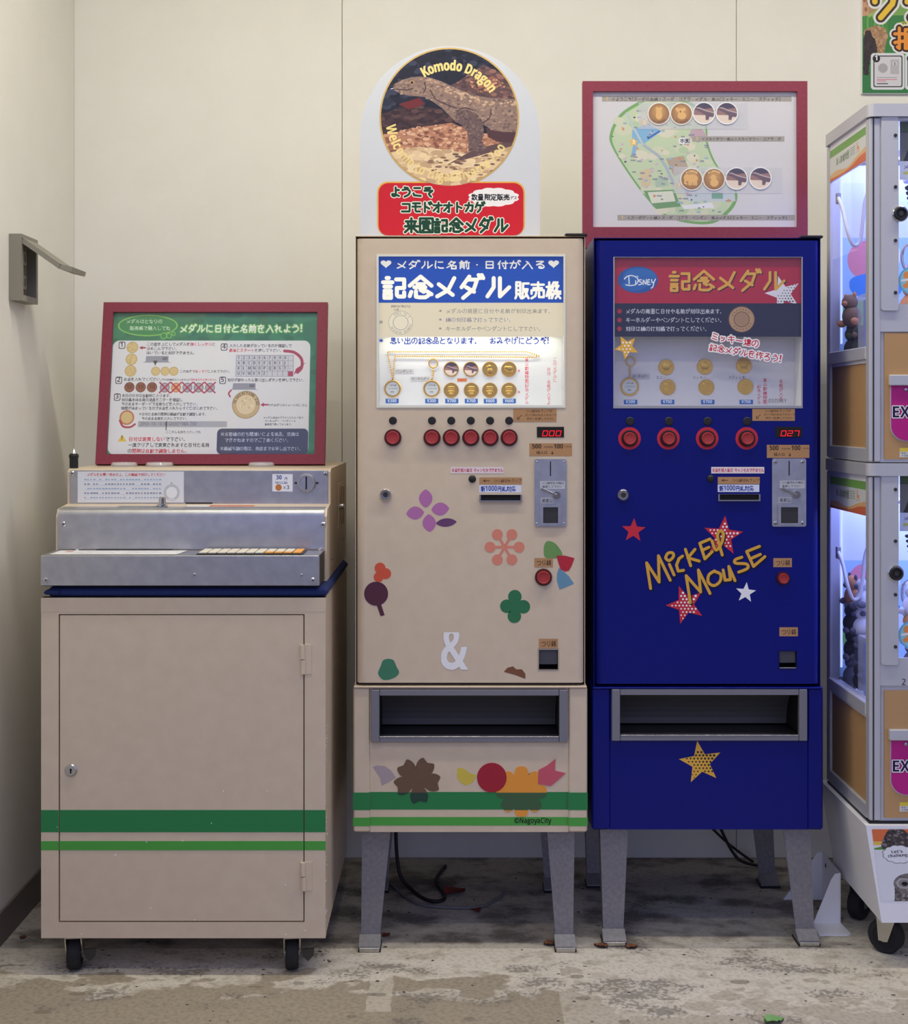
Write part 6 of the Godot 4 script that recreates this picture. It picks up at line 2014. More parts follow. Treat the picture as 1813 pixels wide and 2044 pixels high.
func map_sheet() -> Pic:
	# a sheet of 1475 by 1060: the plan of the park as printed
	var p := Pic.sheet(1475, 1060, rgb(208, 206, 208))
	var o := Vector2(130, 150)
	var rim := smooth([Vector2(560, 200), Vector2(460, 235), Vector2(330, 330), Vector2(262, 470), Vector2(275, 580), Vector2(400, 800), Vector2(540, 1000), Vector2(640, 1105), Vector2(800, 1165), Vector2(1000, 1170), Vector2(1130, 1070), Vector2(1175, 960), Vector2(1135, 850), Vector2(1050, 750), Vector2(1000, 660), Vector2(962, 540), Vector2(950, 400), Vector2(850, 240)].map(func(q): return q - o), 5, true)
	var fill := PackedVector2Array(rim)
	p.poly(fill, rgb(112, 164, 84))
	var inner := PackedVector2Array()
	var mid := Vector2(560, 560)
	for q in rim:
		inner.append(mid + (q - mid) * 0.955)
	p.poly(inner, rgb(190, 206, 168))
	dabs(p, inner, 70, [rgb(204, 208, 178), rgb(176, 200, 156), rgb(214, 210, 186)], 16, 46, 1.4)
	p.poly(flat([Vector2(290, 300), Vector2(400, 250), Vector2(500, 310), Vector2(370, 410), Vector2(290, 390)]), rgb(124, 176, 212))
	p.poly(flat([Vector2(300, 400), Vector2(330, 400), Vector2(310, 500), Vector2(284, 490)]), rgb(130, 170, 206))
	p.line([Vector2(405, 365), Vector2(486, 308)], 6, rgb(40, 90, 176))
	p.line([Vector2(366, 412), Vector2(480, 500), Vector2(530, 580), Vector2(590, 720)], 11, rgb(166, 178, 186))
	p.line([Vector2(250, 170), Vector2(300, 280), Vector2(366, 412)], 8, rgb(186, 196, 200))
	p.poly(flat([Vector2(340, 620), Vector2(430, 590), Vector2(420, 730), Vector2(360, 740)]), rgb(206, 188, 150))
	p.poly(flat([Vector2(450, 670), Vector2(540, 660), Vector2(550, 730), Vector2(460, 744)]), rgb(168, 188, 164))
	p.poly(flat([Vector2(530, 520), Vector2(660, 500), Vector2(700, 610), Vector2(590, 660)]), rgb(176, 158, 136))
	p.poly(flat([Vector2(710, 300), Vector2(790, 290), Vector2(838, 360), Vector2(760, 400), Vector2(700, 350)]), rgb(188, 160, 168))
	p.poly(flat([Vector2(370, 770), Vector2(590, 760), Vector2(640, 890), Vector2(460, 910)]), rgb(104, 150, 92))
	p.poly(flat([Vector2(400, 780), Vector2(580, 770), Vector2(600, 850), Vector2(430, 866)]), rgb(214, 216, 196))
	p.poly(flat([Vector2(640, 760), Vector2(1020, 740), Vector2(1030, 850), Vector2(690, 850)]), rgb(190, 200, 206))
	p.rect(860, 780, 940, 830, rgb(110, 160, 140))
	p.poly(flat([Vector2(640, 880), Vector2(860, 860), Vector2(880, 900), Vector2(660, 910)]), rgb(222, 224, 228))
	for i in 170:
		var c := Vector2(rng.randf_range(120, 1020), rng.randf_range(90, 930))
		if Geometry2D.is_point_in_polygon(c, inner):
			var kind := rng.randi() % 8
			if kind < 4:
				var w := rng.randf_range(14, 40)
				p.rect(c.x, c.y, c.x + w, c.y + 10, rgb(96, 104, 124))
				for q in int(w / 6):
					p.rect(c.x + 1 + q * 6, c.y + 3, c.x + 4 + q * 6, c.y + 7, rgb(206, 212, 220))
			elif kind == 4:
				p.disc(c, rng.randf_range(4, 10), rgb(66, 70, 74), rng.randf_range(3, 8))
			elif kind == 5:
				p.poly(flat([c, c + Vector2(22, -8), c + Vector2(30, 6), c + Vector2(6, 14)]), rgb(196, 176, 190))
			elif kind == 6:
				p.poly(flat([c, c + Vector2(26, 2), c + Vector2(22, 18), c + Vector2(-4, 14)]), rgb(150, 176, 190))
			else:
				p.disc(c, rng.randf_range(5, 12), rgb(206, 140, 96))
	p.poly(round_rect(622, 360, 704, 406, 18), rgb(226, 226, 226))
	write(p, "本園", at2(630, 364), 36, rgb(56, 56, 66), 0.06)
	for q in [["2", 376, 242, 36], ["3", 300, 394, 36], ["1", 628, 726, 36]]:
		var s := star(Vector2.ZERO, q[3], PI, 0.55)
		for i in s.size():
			s[i] += Vector2(q[1], q[2])
		p.poly(s, rgb(230, 186, 76))
		write(p, q[0], at2(q[1] - 11, q[2] - 18), 34, rgb(250, 244, 220))
	for q in [[74, 38, 1434, 80, "2", "＜ようこそ!ズーボの森横＞ズーボ・コアラ・メダル・東山(ミッキー・ミニー・スティッチ)"], [720, 348, 1382, 390, "3", "＜スカイタワー東山＞スカイタワー・コアラ・ボ"], [184, 955, 1456, 998, "1", "＜ズーボゲート横＞ズーボ・コアラ・ペンギン・東山メダル(ミッキー・ミニー・スティッチ)"]]:
		p.rect(q[0], q[1], q[2], q[3], rgb(160, 154, 144))
		write(p, q[4], at2(q[0] + 26, q[1] + 6), 28, rgb(226, 190, 90))
		var n: int = q[5].length()
		var sz := minf(30.0, (q[2] - q[0] - 90.0) / n)
		write(p, q[5], at2(q[0] + 66, q[1] + 8), sz, rgb(78, 72, 66), 0.065)
	return p


func gold_card(kind: int) -> Pic:
	var p := Pic.sheet(176, 176, rgb(236, 232, 224))
	var c := Vector2(88, 88)
	p.disc(c, 88, rgb(236, 232, 224))
	p.disc(c, 80, rgb(132, 92, 40))
	for i in 20:
		p.disc(c + Vector2(0, -i * 1.3), 79 - i * 2.6, rgb(150, 106, 50).lerp(rgb(196, 150, 82), i / 20.0))
	var g := rgb(226, 178, 104)
	var d := rgb(120, 80, 34)
	if kind == 0:
		p.disc(Vector2(88, 100), 26, g, 34)
		p.disc(Vector2(88, 62), 22, g)
		p.disc(Vector2(70, 44), 8, g)
		p.disc(Vector2(106, 44), 8, g)
	elif kind == 1:
		p.disc(Vector2(92, 104), 34, g, 28)
		p.disc(Vector2(80, 66), 24, g, 20)
		p.disc(Vector2(54, 54), 13, g)
		p.disc(Vector2(108, 54), 13, g)
		p.disc(Vector2(80, 72), 6, d, 8)
	elif kind == 2:
		p.disc(Vector2(94, 82), 44, g, 32)
		p.disc(Vector2(52, 76), 24, g, 28)
		p.line(smooth([Vector2(42, 90), Vector2(36, 116), Vector2(50, 124)], 5), 7, g)
		for x in [70, 86, 108, 124]:
			p.rect(x - 7, 100, x + 7, 136, g)
	else:
		p.disc(Vector2(90, 116), 32, g, 30)
		p.disc(Vector2(84, 74), 22, g, 24)
		p.poly(flat([Vector2(66, 68), Vector2(44, 74), Vector2(66, 80)]), g)
	var s := "東山動植物園"
	for i in 6:
		var top := kind > 1
		var a := (-PI / 2 + (i - 2.5) * 0.26) if top else (PI / 2 - (i - 2.5) * 0.26)
		var r := 74.0 if top else 56.0
		write(p, s[i], Transform2D(a + PI / 2 if top else a - PI / 2, c + Vector2.from_angle(a + (-0.12 if top else 0.12)) * r), 17, rgb(236, 196, 130) if top else d, 0.06)
	return p


func lizard_sheet() -> Pic:
	# the round photograph of a lizard on sand, 1050 across
	var p := Pic.sheet(1050, 1050, rgb(34, 36, 52))
	var o := Vector2(220, 135)
	var zone := func(a: Array) -> PackedVector2Array: return flat(a.map(func(q): return Vector2(q[0], q[1]) - o))
	dabs(p, zone.call([[220, 135], [1270, 135], [1270, 500], [220, 600]]), 240, [rgb(44, 48, 68), rgb(28, 30, 44), rgb(58, 62, 84)], 6, 26, 1.6)
	var rock: PackedVector2Array = zone.call([[760, 420], [900, 330], [1000, 260], [1130, 320], [1280, 440], [1280, 560], [1000, 520]])
	p.poly(rock, rgb(96, 72, 74))
	dabs(p, rock, 160, [rgb(120, 88, 84), rgb(78, 60, 66), rgb(144, 104, 92)], 4, 16, 1.8)
	var bits: PackedVector2Array = zone.call([[900, 400], [960, 350], [1130, 360], [1180, 440], [1060, 470], [930, 470]])
	dabs(p, bits, 120, [rgb(176, 120, 92), rgb(206, 150, 116), rgb(150, 96, 80)], 3, 9, 1.4)
	var low: PackedVector2Array = zone.call([[220, 640], [420, 570], [640, 590], [800, 680], [760, 760], [400, 800], [220, 800]])
	p.poly(low, rgb(70, 52, 56))
	dabs(p, low, 120, [rgb(92, 68, 68), rgb(56, 42, 48)], 5, 18, 2.0)
	p.poly(zone.call([[360, 560], [520, 510], [560, 560], [440, 600]]), rgb(110, 44, 48))
	var gravel: PackedVector2Array = zone.call([[220, 800], [480, 740], [760, 700], [900, 760], [1280, 850], [1280, 1000], [220, 960]])
	p.poly(gravel, rgb(176, 126, 100))
	dabs(p, gravel, 700, [rgb(200, 150, 120), rgb(150, 100, 82), rgb(214, 172, 142), rgb(128, 84, 72)], 4, 12, 1.8)
	var sand: PackedVector2Array = zone.call([[220, 940], [520, 880], [900, 930], [1280, 850], [1280, 1200], [220, 1200]])
	p.poly(sand, rgb(206, 178, 142))
	dabs(p, sand, 420, [rgb(220, 194, 158), rgb(190, 160, 126), rgb(228, 206, 166)], 5, 22, 2.4)
	p.poly(zone.call([[740, 1010], [900, 920], [1060, 870], [1240, 830], [1240, 870], [1000, 940], [860, 980]]), rgb(96, 74, 76))
	dabs(p, zone.call([[600, 960], [1150, 880], [1150, 1100], [600, 1100]]), 60, [rgb(110, 84, 76), rgb(140, 108, 92)], 3, 9, 3.0)
	# the animal
	p.poly(zone.call([[1020, 740], [1260, 720], [1258, 850], [1130, 850], [1040, 810]]), rgb(82, 58, 62))
	var body: PackedVector2Array = zone.call([[320, 425], [336, 402], [400, 372], [460, 356], [520, 350], [590, 356], [680, 384], [800, 440], [930, 490], [1050, 512], [1260, 522], [1262, 640], [1258, 770], [1150, 770], [1060, 752], [1010, 716], [960, 720], [860, 720], [790, 690], [740, 640], [690, 590], [620, 540], [560, 505], [500, 500], [440, 496], [380, 480], [340, 462]])
	p.poly(body, rgb(140, 116, 106))
	dabs(p, body, 900, [rgb(154, 130, 116), rgb(124, 102, 96), rgb(168, 142, 124), rgb(112, 92, 90)], 3, 10, 1.5)
	var back: PackedVector2Array = zone.call([[540, 362], [680, 392], [800, 448], [930, 498], [1050, 520], [1258, 532], [1258, 580], [1040, 572], [860, 534], [700, 460], [580, 400]])
	dabs(p, back, 420, [rgb(186, 156, 132), rgb(200, 170, 142), rgb(170, 136, 118)], 3, 10, 1.6)
	var leg: PackedVector2Array = zone.call([[800, 610], [880, 600], [960, 640], [998, 690], [1004, 770], [990, 850], [1030, 890], [1000, 912], [890, 916], [888, 850], [880, 770], [850, 724], [790, 690]])
	p.poly(leg, rgb(106, 86, 86))
	dabs(p, leg, 260, [rgb(120, 98, 94), rgb(88, 70, 74), rgb(132, 110, 102)], 3, 9, 1.4)
	for s in [[[600, 450], [640, 520], [720, 560], [800, 590]], [[800, 610], [860, 588], [930, 606]], [[340, 446], [420, 452], [470, 440]], [[1060, 600], [1050, 660], [1000, 700]], [[556, 400], [566, 440], [550, 470]]]:
		p.line(smooth(s.map(func(q): return Vector2(q[0], q[1]) - o), 5), 4, rgb(74, 58, 60))
	p.disc(Vector2(462, 394) - o, 16, rgb(190, 150, 110))
	p.disc(Vector2(462, 396) - o, 10, rgb(40, 30, 30))
	p.disc(Vector2(332, 420) - o, 5, rgb(60, 46, 46))
	p.line([Vector2(322, 440) - o, Vector2(302, 444) - o], 3, rgb(206, 206, 214))
	# lettering on the curve
	var c := Vector2(745, 660) - o
	var s := "Komodo Dragon"
	var a := -PI / 2 - 0.56
	for ch in s:
		var adv: float = latin(ch, "bold")[1] * 84 * 1.2 * 0.82
		var m := a + adv / 2 / 425.0
		write(p, ch, Transform2D(m + PI / 2, c + Vector2.from_angle(m) * 432 - Vector2.from_angle(m + PI / 2) * adv / 2), 84, rgb(238, 216, 138), 0.05, 0.82, "bold", false, 2.0)
		a += adv / 400.0
	s = "Welcome to Higashiyama Zoo"
	a = PI - 0.13
	for i in s.length():
		var ch := s[i]
		var adv: float = latin(ch, "bold")[1] * 84 * 1.2 * 0.82
		var m := a - adv / 2 / 470.0
		write(p, ch, Transform2D(m - PI / 2, c + Vector2.from_angle(m) * 408 + Vector2.from_angle(m + PI / 2) * adv / 2), 84, rgb(238, 216, 138) if i < 4 else Color(rgb(236, 212, 140), 0.55), 0.05, 0.82, "bold", false, 1.0)
		a -= adv / 462.0
	return p


func signs() -> void:
	# green how-to sign on the engraver, leaning back a little
	framed("framed_sign", "maroon framed green instruction sign leaning on top of the engraver", Vector3((X(190, -0.2) + X(648, -0.2)) / 2, 0.9475, -0.2), 0.482, 0.353, 0.0215, -0.2, how_to_sheet(), "green and white sheet of instructions")
	# plan of the park on the blue machine
	var top := Y(474, -0.03)
	var f := framed("framed_sign", "maroon framed park map standing on top of the blue machine", Vector3((X(1164, -0.2) + X(1613, -0.2)) / 2, top, -0.2), X(1613, -0.2) - X(1164, -0.2), Y(161, -0.2) - top, 0.0215, -0.01, map_sheet(), "park map in green with grey captions", 0.044)
	var t: Transform3D = f[1]
	var k := 2.9 / FOCAL
	var liz := lizard_medal_print()
	var cards := [gold_card(0), gold_card(1), gold_card(2), gold_card(3)].map(func(q): return printed(q, 0.35))
	for row in 2:
		var sl := P(1376 if row == 0 else 1446, 228 if row == 0 else 357, -0.2)
		var inv := t.affine_inverse()
		var m := inv * sl
		m.z = -0.0072
		part(f[0], "clear_sleeve", mb().box(m + Vector3(-0.105, -0.029, -0.0003), m + Vector3(0.125, 0.027, 0.0)).moved(t), M.acrylic)
		for i in 4:
			var x: float = [[1317, 1362, 1407, 1453], [1382, 1427, 1472, 1520]][row][i]
			var y: float = [[225, 225, 224, 224], [356.5, 356.5, 355, 354.5]][row][i]
			var c := inv * P(x, y, -0.2)
			c.z = -0.0072
			var r := 22.7 * k
			var d := mb().lathe(c, Vector3.BACK, [Vector2(r, 0), Vector2(r, 0.0012), Vector2(0, 0.0012)], 36)
			for j in d.v.size():
				d.u[j] = Vector2((d.v[j].x - c.x) / (2 * r) + 0.5, 0.5 - (d.v[j].y - c.y) / (2 * r))
			var mat: Material = liz if i > 1 else cards[row * 2 + i]
			part(f[0], "medal_card", d.moved(t), mat)
			if i > 1:
				var rim := mb().lathe(c, Vector3.BACK, [Vector2(r * 0.9, 0.0012), Vector2(r * 0.9, 0.0015), Vector2(r * 1.0, 0.0015), Vector2(r * 1.0, 0)], 36)
				part(f[0], "card_rim", rim.moved(t), M.ink_white)
	# round-topped lizard sign on the cream machine
	var z := -0.15
	var y0 := Y(470, 0.0)
	var l := X(719, z)
	var r2 := X(1078, z)
	var mid := (l + r2) / 2
	var rad := (r2 - l) / 2
	var b := thing("arched_sign", "silver arched sign with a lizard photograph on the cream machine", "sign", Vector3(mid, y0, z))
	var arch := PackedVector2Array([Vector2(l, y0), Vector2(r2, y0)])
	var yc := Y(92, z) - rad * 0.99
	for i in 41:
		var a := PI * i / 40
		arch.append(Vector2(mid + cos(a) * rad, yc + sin(a) * rad * 0.99))
	part(b, "board", mb().slab(arch, z - 0.008, z), paint("silver_board", rgb(206, 210, 214), 0.35, 0.1))
	var c := P(897.2, 234.7, z)
	var rr := 138.5 * (DIST - z) / FOCAL
	var ring := part(b, "gold_rim", mb().lathe(c, Vector3.BACK, [Vector2(rr * 1.008, 0), Vector2(rr * 1.008, 0.0006), Vector2(rr * 0.97, 0.0008), Vector2(0, 0.0008)], 72), M.rim_print)
	var disc := mb().lathe(c + Vector3(0, 0, 0.0008), Vector3.BACK, [Vector2(rr * 0.984, 0), Vector2(rr * 0.984, 0.0005), Vector2(0, 0.0005)], 72)
	for i in disc.v.size():
		disc.u[i] = Vector2((disc.v[i].x - c.x) / (2 * rr) + 0.5, 0.5 - (disc.v[i].y - c.y) / (2 * rr))
	part(ring, "lizard_photo", disc, printed(lizard_sheet(), 0.4), "round photograph of a lizard on sand")
	# red banner
	var bx0 := X(756, z)
	var bx1 := X(1045, z)
	var by0 := maxf(Y(470, z), y0 + 0.001)
	var by1 := Y(365.5, z)
	var p := Pic.sheet(1085, 392, rgb(196, 30, 44))
	p.poly(smooth_cloud(Vector2(862, 106), 178, 66), rgb(232, 232, 234))
	for lay in 2:
		var col := rgb(226, 232, 220) if lay == 0 else rgb(22, 66, 46)
		var g := 7.0 if lay == 0 else 0.0
		write(p, "ようこそ", at2(84, 24), 82, col, 0.1, 1.0, "bold", false, g)
		write(p, "コモドオオトカゲ", at2(166, 138), 84, col, 0.095, 0.94, "bold", false, g)
		write(p, "来園記念メダル", at2(186, 252), 122, col, 0.08, 0.92, "bold", false, g)
	write(p, "数量限定販売", at2(692, 80), 50, rgb(28, 28, 32), 0.07, 0.97)
	write(p, "デス", at2(986, 98), 26, rgb(28, 28, 32), 0.06, 1.0)
	var bm := printed(p, 0.4)
	var frame := part(b, "banner_rim", mb().slab(round_rect(bx0 - 0.003, by0, bx1 + 0.003, by1 + 0.003, 0.022), z, z + 0.0006), M.gold_print)
	var poly := round_rect(bx0, by0, bx1, by1, 0.02)
	var bs := mb().slab(poly, z + 0.0004, z + 0.0012)
	for i in bs.v.size():
		bs.u[i] = Vector2((bs.v[i].x - bx0) / (bx1 - bx0), (by1 - bs.v[i].y) / (by1 - Y(470, z)))
	part(frame, "banner", bs, bm, "red banner with green outlined writing")


func smooth_cloud(c: Vector2, rx: float, ry: float) -> PackedVector2Array:
	var out := PackedVector2Array()
	for i in 96:
		var a := TAU * i / 96
		out.append(c + Vector2(cos(a) * rx, sin(a) * ry) * (1.0 + 0.09 * absf(sin(a * 6))))
	return out


# ---------------------------------------------------------------- things on the walls and on the floor

func wall_things() -> void:
	# socket box with its lid swung open
	var x := WALL_X
	var z0 := -0.205
	var z1 := -0.095
	var y0 := 1.283
	var y1 := 1.418
	var b := thing("socket_box", "grey wall socket box with its lid swung open", "socket box", Vector3(x, y0, (z0 + z1) / 2))
	var body := mb()
	var face_x := Transform3D(Basis(Vector3(0, 0, -1), Vector3(0, 1, 0), Vector3(1, 0, 0)), Vector3.ZERO)
	body.plate(-z1, y0, -z0, y1, x + 0.0005, x + 0.026, [Rect2(-z1 + 0.012, y0 + 0.012, z1 - z0 - 0.024, y1 - y0 - 0.024)])
	body.box(Vector3(-z1 + 0.01, y0 + 0.01, x + 0.001), Vector3(-z0 - 0.01, y1 - 0.01, x + 0.008))
	body.moved(face_x)
	part(b, "casing", body, M.grey_plastic)
	for yy in [1.375, 1.325]:
		var s := part(b, "socket", mb().box(Vector3(x + 0.008, yy - 0.016, -0.168), Vector3(x + 0.014, yy + 0.016, -0.132), 0.002), M.grey_plastic)
		part(s, "pin_hole", mb().box(Vector3(x + 0.0135, yy - 0.008, -0.158), Vector3(x + 0.0145, yy + 0.008, -0.155)).box(Vector3(x + 0.0135, yy - 0.008, -0.145), Vector3(x + 0.0145, yy + 0.008, -0.142)), M.hole)
	part(b, "screw", mb().lathe(Vector3(x + 0.008, y0 + 0.02, -0.15), Vector3.RIGHT, [Vector2(0.004, 0), Vector2(0.003, 0.002), Vector2(0, 0.0022)], 12), M.chrome)
	var a := Vector2(x + 0.022, 1.408)
	var m := Vector2(-0.80, 1.352)
	var e := Vector2(-0.775, 1.346)
	var lid := mb()
	for q in [[a, m], [m, e]]:
		var d: Vector2 = (q[1] - q[0]).normalized()
		var n := Vector2(-d.y, d.x) * 0.005
		var poly := flat([q[0] - n, q[1] - n, q[1] + n, q[0] + n])
		lid.slab(poly, z0 + 0.004, z1 - 0.004)
	part(b, "lid", lid, M.grey_plastic)
	part(b, "lid_hinge", mb().cyl(Vector3(a.x, a.y, z0 + 0.004), Vector3(a.x, a.y, z1 - 0.004), 0.005, 12), M.grey_plastic)
	# poster board on the back wall; its sheet is 800 by 1000, two steps to a measured pixel
	var wz := WALL_Z
	var p := Pic.sheet(800, 1000, rgb(54, 126, 66))
	var at := func(px: float, py: float) -> Vector2: return Vector2((px - 1720) * 2, (py + 313) * 2)
	p.rect(0, 0, 800, 690, rgb(120, 162, 84))
	dabs(p, flat([Vector2(0, 0), Vector2(800, 0), Vector2(800, 660), Vector2(0, 660)]), 200, [rgb(150, 180, 100), rgb(96, 146, 70), rgb(170, 140, 96)], 14, 60, 1.2)
	p.poly(flat([at.call(1720, -60), at.call(1731, -40), at.call(1733, 32), at.call(1720, 34)]), rgb(196, 150, 116))
	for q in [[1725, 0, 8], [1727, 20, 6], [1730, 8, 4], [1724, -20, 6]]:
		p.disc(at.call(q[0], q[1]), q[2], rgb(150, 96, 66), q[2] * 1.5)
	for i in 7:
		p.line([at.call(1724 + i * 7, 36), at.call(1722 + i * 8, 66)], 5, [rgb(70, 140, 60), rgb(96, 160, 74)][i % 2])
	# a long-snouted dark and tan animal
	var tan: PackedVector2Array = flat(smooth([at.call(1724, 62), at.call(1744, 54), at.call(1764, 58), at.call(1770, 72), at.call(1766, 92), at.call(1763, 108), at.call(1752, 106), at.call(1746, 90), at.call(1736, 78), at.call(1726, 80)], 5, true))
	p.poly(tan, rgb(168, 132, 96))
	dabs(p, tan, 120, [rgb(186, 152, 116), rgb(150, 114, 82)], 2, 7, 1.0)
	var dark: PackedVector2Array = flat([at.call(1722, 80), at.call(1727, 62), at.call(1736, 62), at.call(1740, 74), at.call(1746, 82), at.call(1750, 104), at.call(1740, 112), at.call(1734, 124), at.call(1732, 152), at.call(1722, 150)])
	p.poly(dark, rgb(52, 42, 46))
	dabs(p, dark, 90, [rgb(66, 54, 56), rgb(40, 32, 36)], 2, 7, 0.6)
	p.poly(flat([at.call(1720, 152), at.call(1813, 152), at.call(1920, 152), at.call(1920, 190), at.call(1720, 190)]), rgb(54, 120, 70))
	for lay in 3:
		var col: Color = [rgb(224, 222, 224), rgb(44, 30, 20), rgb(232, 192, 50)][lay]
		var g: float = [18.0, 9.0, 0.0][lay]
		write(p, "ワク", at2(28, 556), 150, col, 0.075, 0.86, "bold", false, g)
		write(p, "掴", at2(122, 730), 96, [rgb(224, 222, 224), rgb(50, 24, 18), rgb(232, 146, 52)][lay], 0.07, 1.1, "bold", false, g * 0.85)
	write(p, "つか", at2(148, 710), 22, rgb(232, 192, 50), 0.06)
	for i in 3:
		var q: Vector2 = at.call(1737 + i * 68, 107)
		p.poly(round_rect(q.x, q.y, q.x + 134, q.y + 146, 12), rgb(216, 218, 222))
		p.poly(round_rect(q.x + 10, q.y + 10, q.x + 126, q.y + 136, 8), rgb(50, 50, 56))
		p.poly(round_rect(q.x + 14, q.y + 14, q.x + 122, q.y + 132, 6), rgb(208, 206, 212))
		p.disc(q + Vector2(22, 22), 15, rgb(34, 34, 38))
		write(p, str(i + 1), at2(q.x + 14, q.y + 8), 24, rgb(236, 236, 238))
		p.disc(q + Vector2(48, 60), 19, rgb(168, 166, 172))
		p.rect(q.x + 78, q.y + 26, q.x + 112, q.y + 84, rgb(180, 178, 184))
		p.disc(q + Vector2(95, 42), 10, rgb(200, 200, 206))
		p.rect(q.x + 94, q.y + 36, q.x + 97, q.y + 50, rgb(90, 90, 96))
		p.rect(q.x + 24, q.y + 96, q.x + 104, q.y + 99, rgb(160, 158, 164))
		p.rect(q.x + 24, q.y + 104, q.x + 104, q.y + 107, rgb(206, 120, 140))
		p.rect(q.x + 24, q.y + 110, q.x + 60, q.y + 113, rgb(206, 120, 140))
		p.rect(q.x + 24, q.y + 120, q.x + 68, q.y + 124, rgb(80, 80, 90))
	var bx := X(1720, wz)
	var by := Y(187.5, wz)
	var kw := (DIST - wz) / FOCAL
	var po := thing("poster_board", "green animal poster board with yellow lettering on the wall", "poster", Vector3(bx + 200 * kw, by, wz))
	part(po, "foam_board", mb().box(Vector3(bx - 0.001, by - 0.001, wz), Vector3(bx + 400 * kw + 0.001, by + 500 * kw, wz + 0.007), 0.0005), M.white)
	part(po, "poster_print", mb().card(bx, by, bx + 400 * kw, by + 500 * kw, wz + 0.0073), printed(p, 0.4), "printed animals and lettering")


func cord(called: String, label: String, pts: Array, r: float, mat: Material) -> void:
	single(called, label, "cord", mb().tube(smooth(pts, 8), r, 8), mat)


func fallen_leaf(label: String, at: Vector3, size: float, turn: float, mat: Material) -> void:
	# a curled, slightly folded leaf lying on the floor
	var m := mb()
	var n := 8
	for s in [-1, 1]:
		for i in n:
			var p := []
			for q in [[i, 0.0], [i + 1, 0.0], [i + 1, 1.0], [i, 1.0]]:
				var t: float = float(q[0]) / n
				var w: float = sin(PI * pow(t, 0.8)) * 0.36 * (1.0 + 0.18 * sin(t * 22.0)) * q[1]
				p.append(Vector3((t - 0.5), 0.05 + 0.16 * q[1] * q[1] * 0.6 + 0.06 * sin(t * 5.0) + 0.03 * t, s * w) * size)
			if s < 0:
				p = [p[0], p[3], p[2], p[1]] if false else p
			for f in [0.0, 0.0006]:
				var z := Vector3(0, f, 0)
				m.quad(p[0] + z, p[1] + z, p[2] + z, p[3] + z) if s < 0 else m.quad(p[3] + z, p[2] + z, p[1] + z, p[0] + z)
	m.moved(Transform3D(Basis(Vector3.UP, turn), at))
	var lo := INF
	for q in m.v:
		lo = minf(lo, q.y)
	for i in m.v.size():
		m.v[i].y += at.y + 0.0002 - lo
	single("fallen_leaf", label, "leaf", m, mat, "fallen leaves on the floor")


func floor_at(px: float, py: float) -> Vector3:
	var d := EYE * FOCAL / (py - HORIZON)
	return Vector3((px - 906.5) * d / FOCAL, 0, DIST - d)


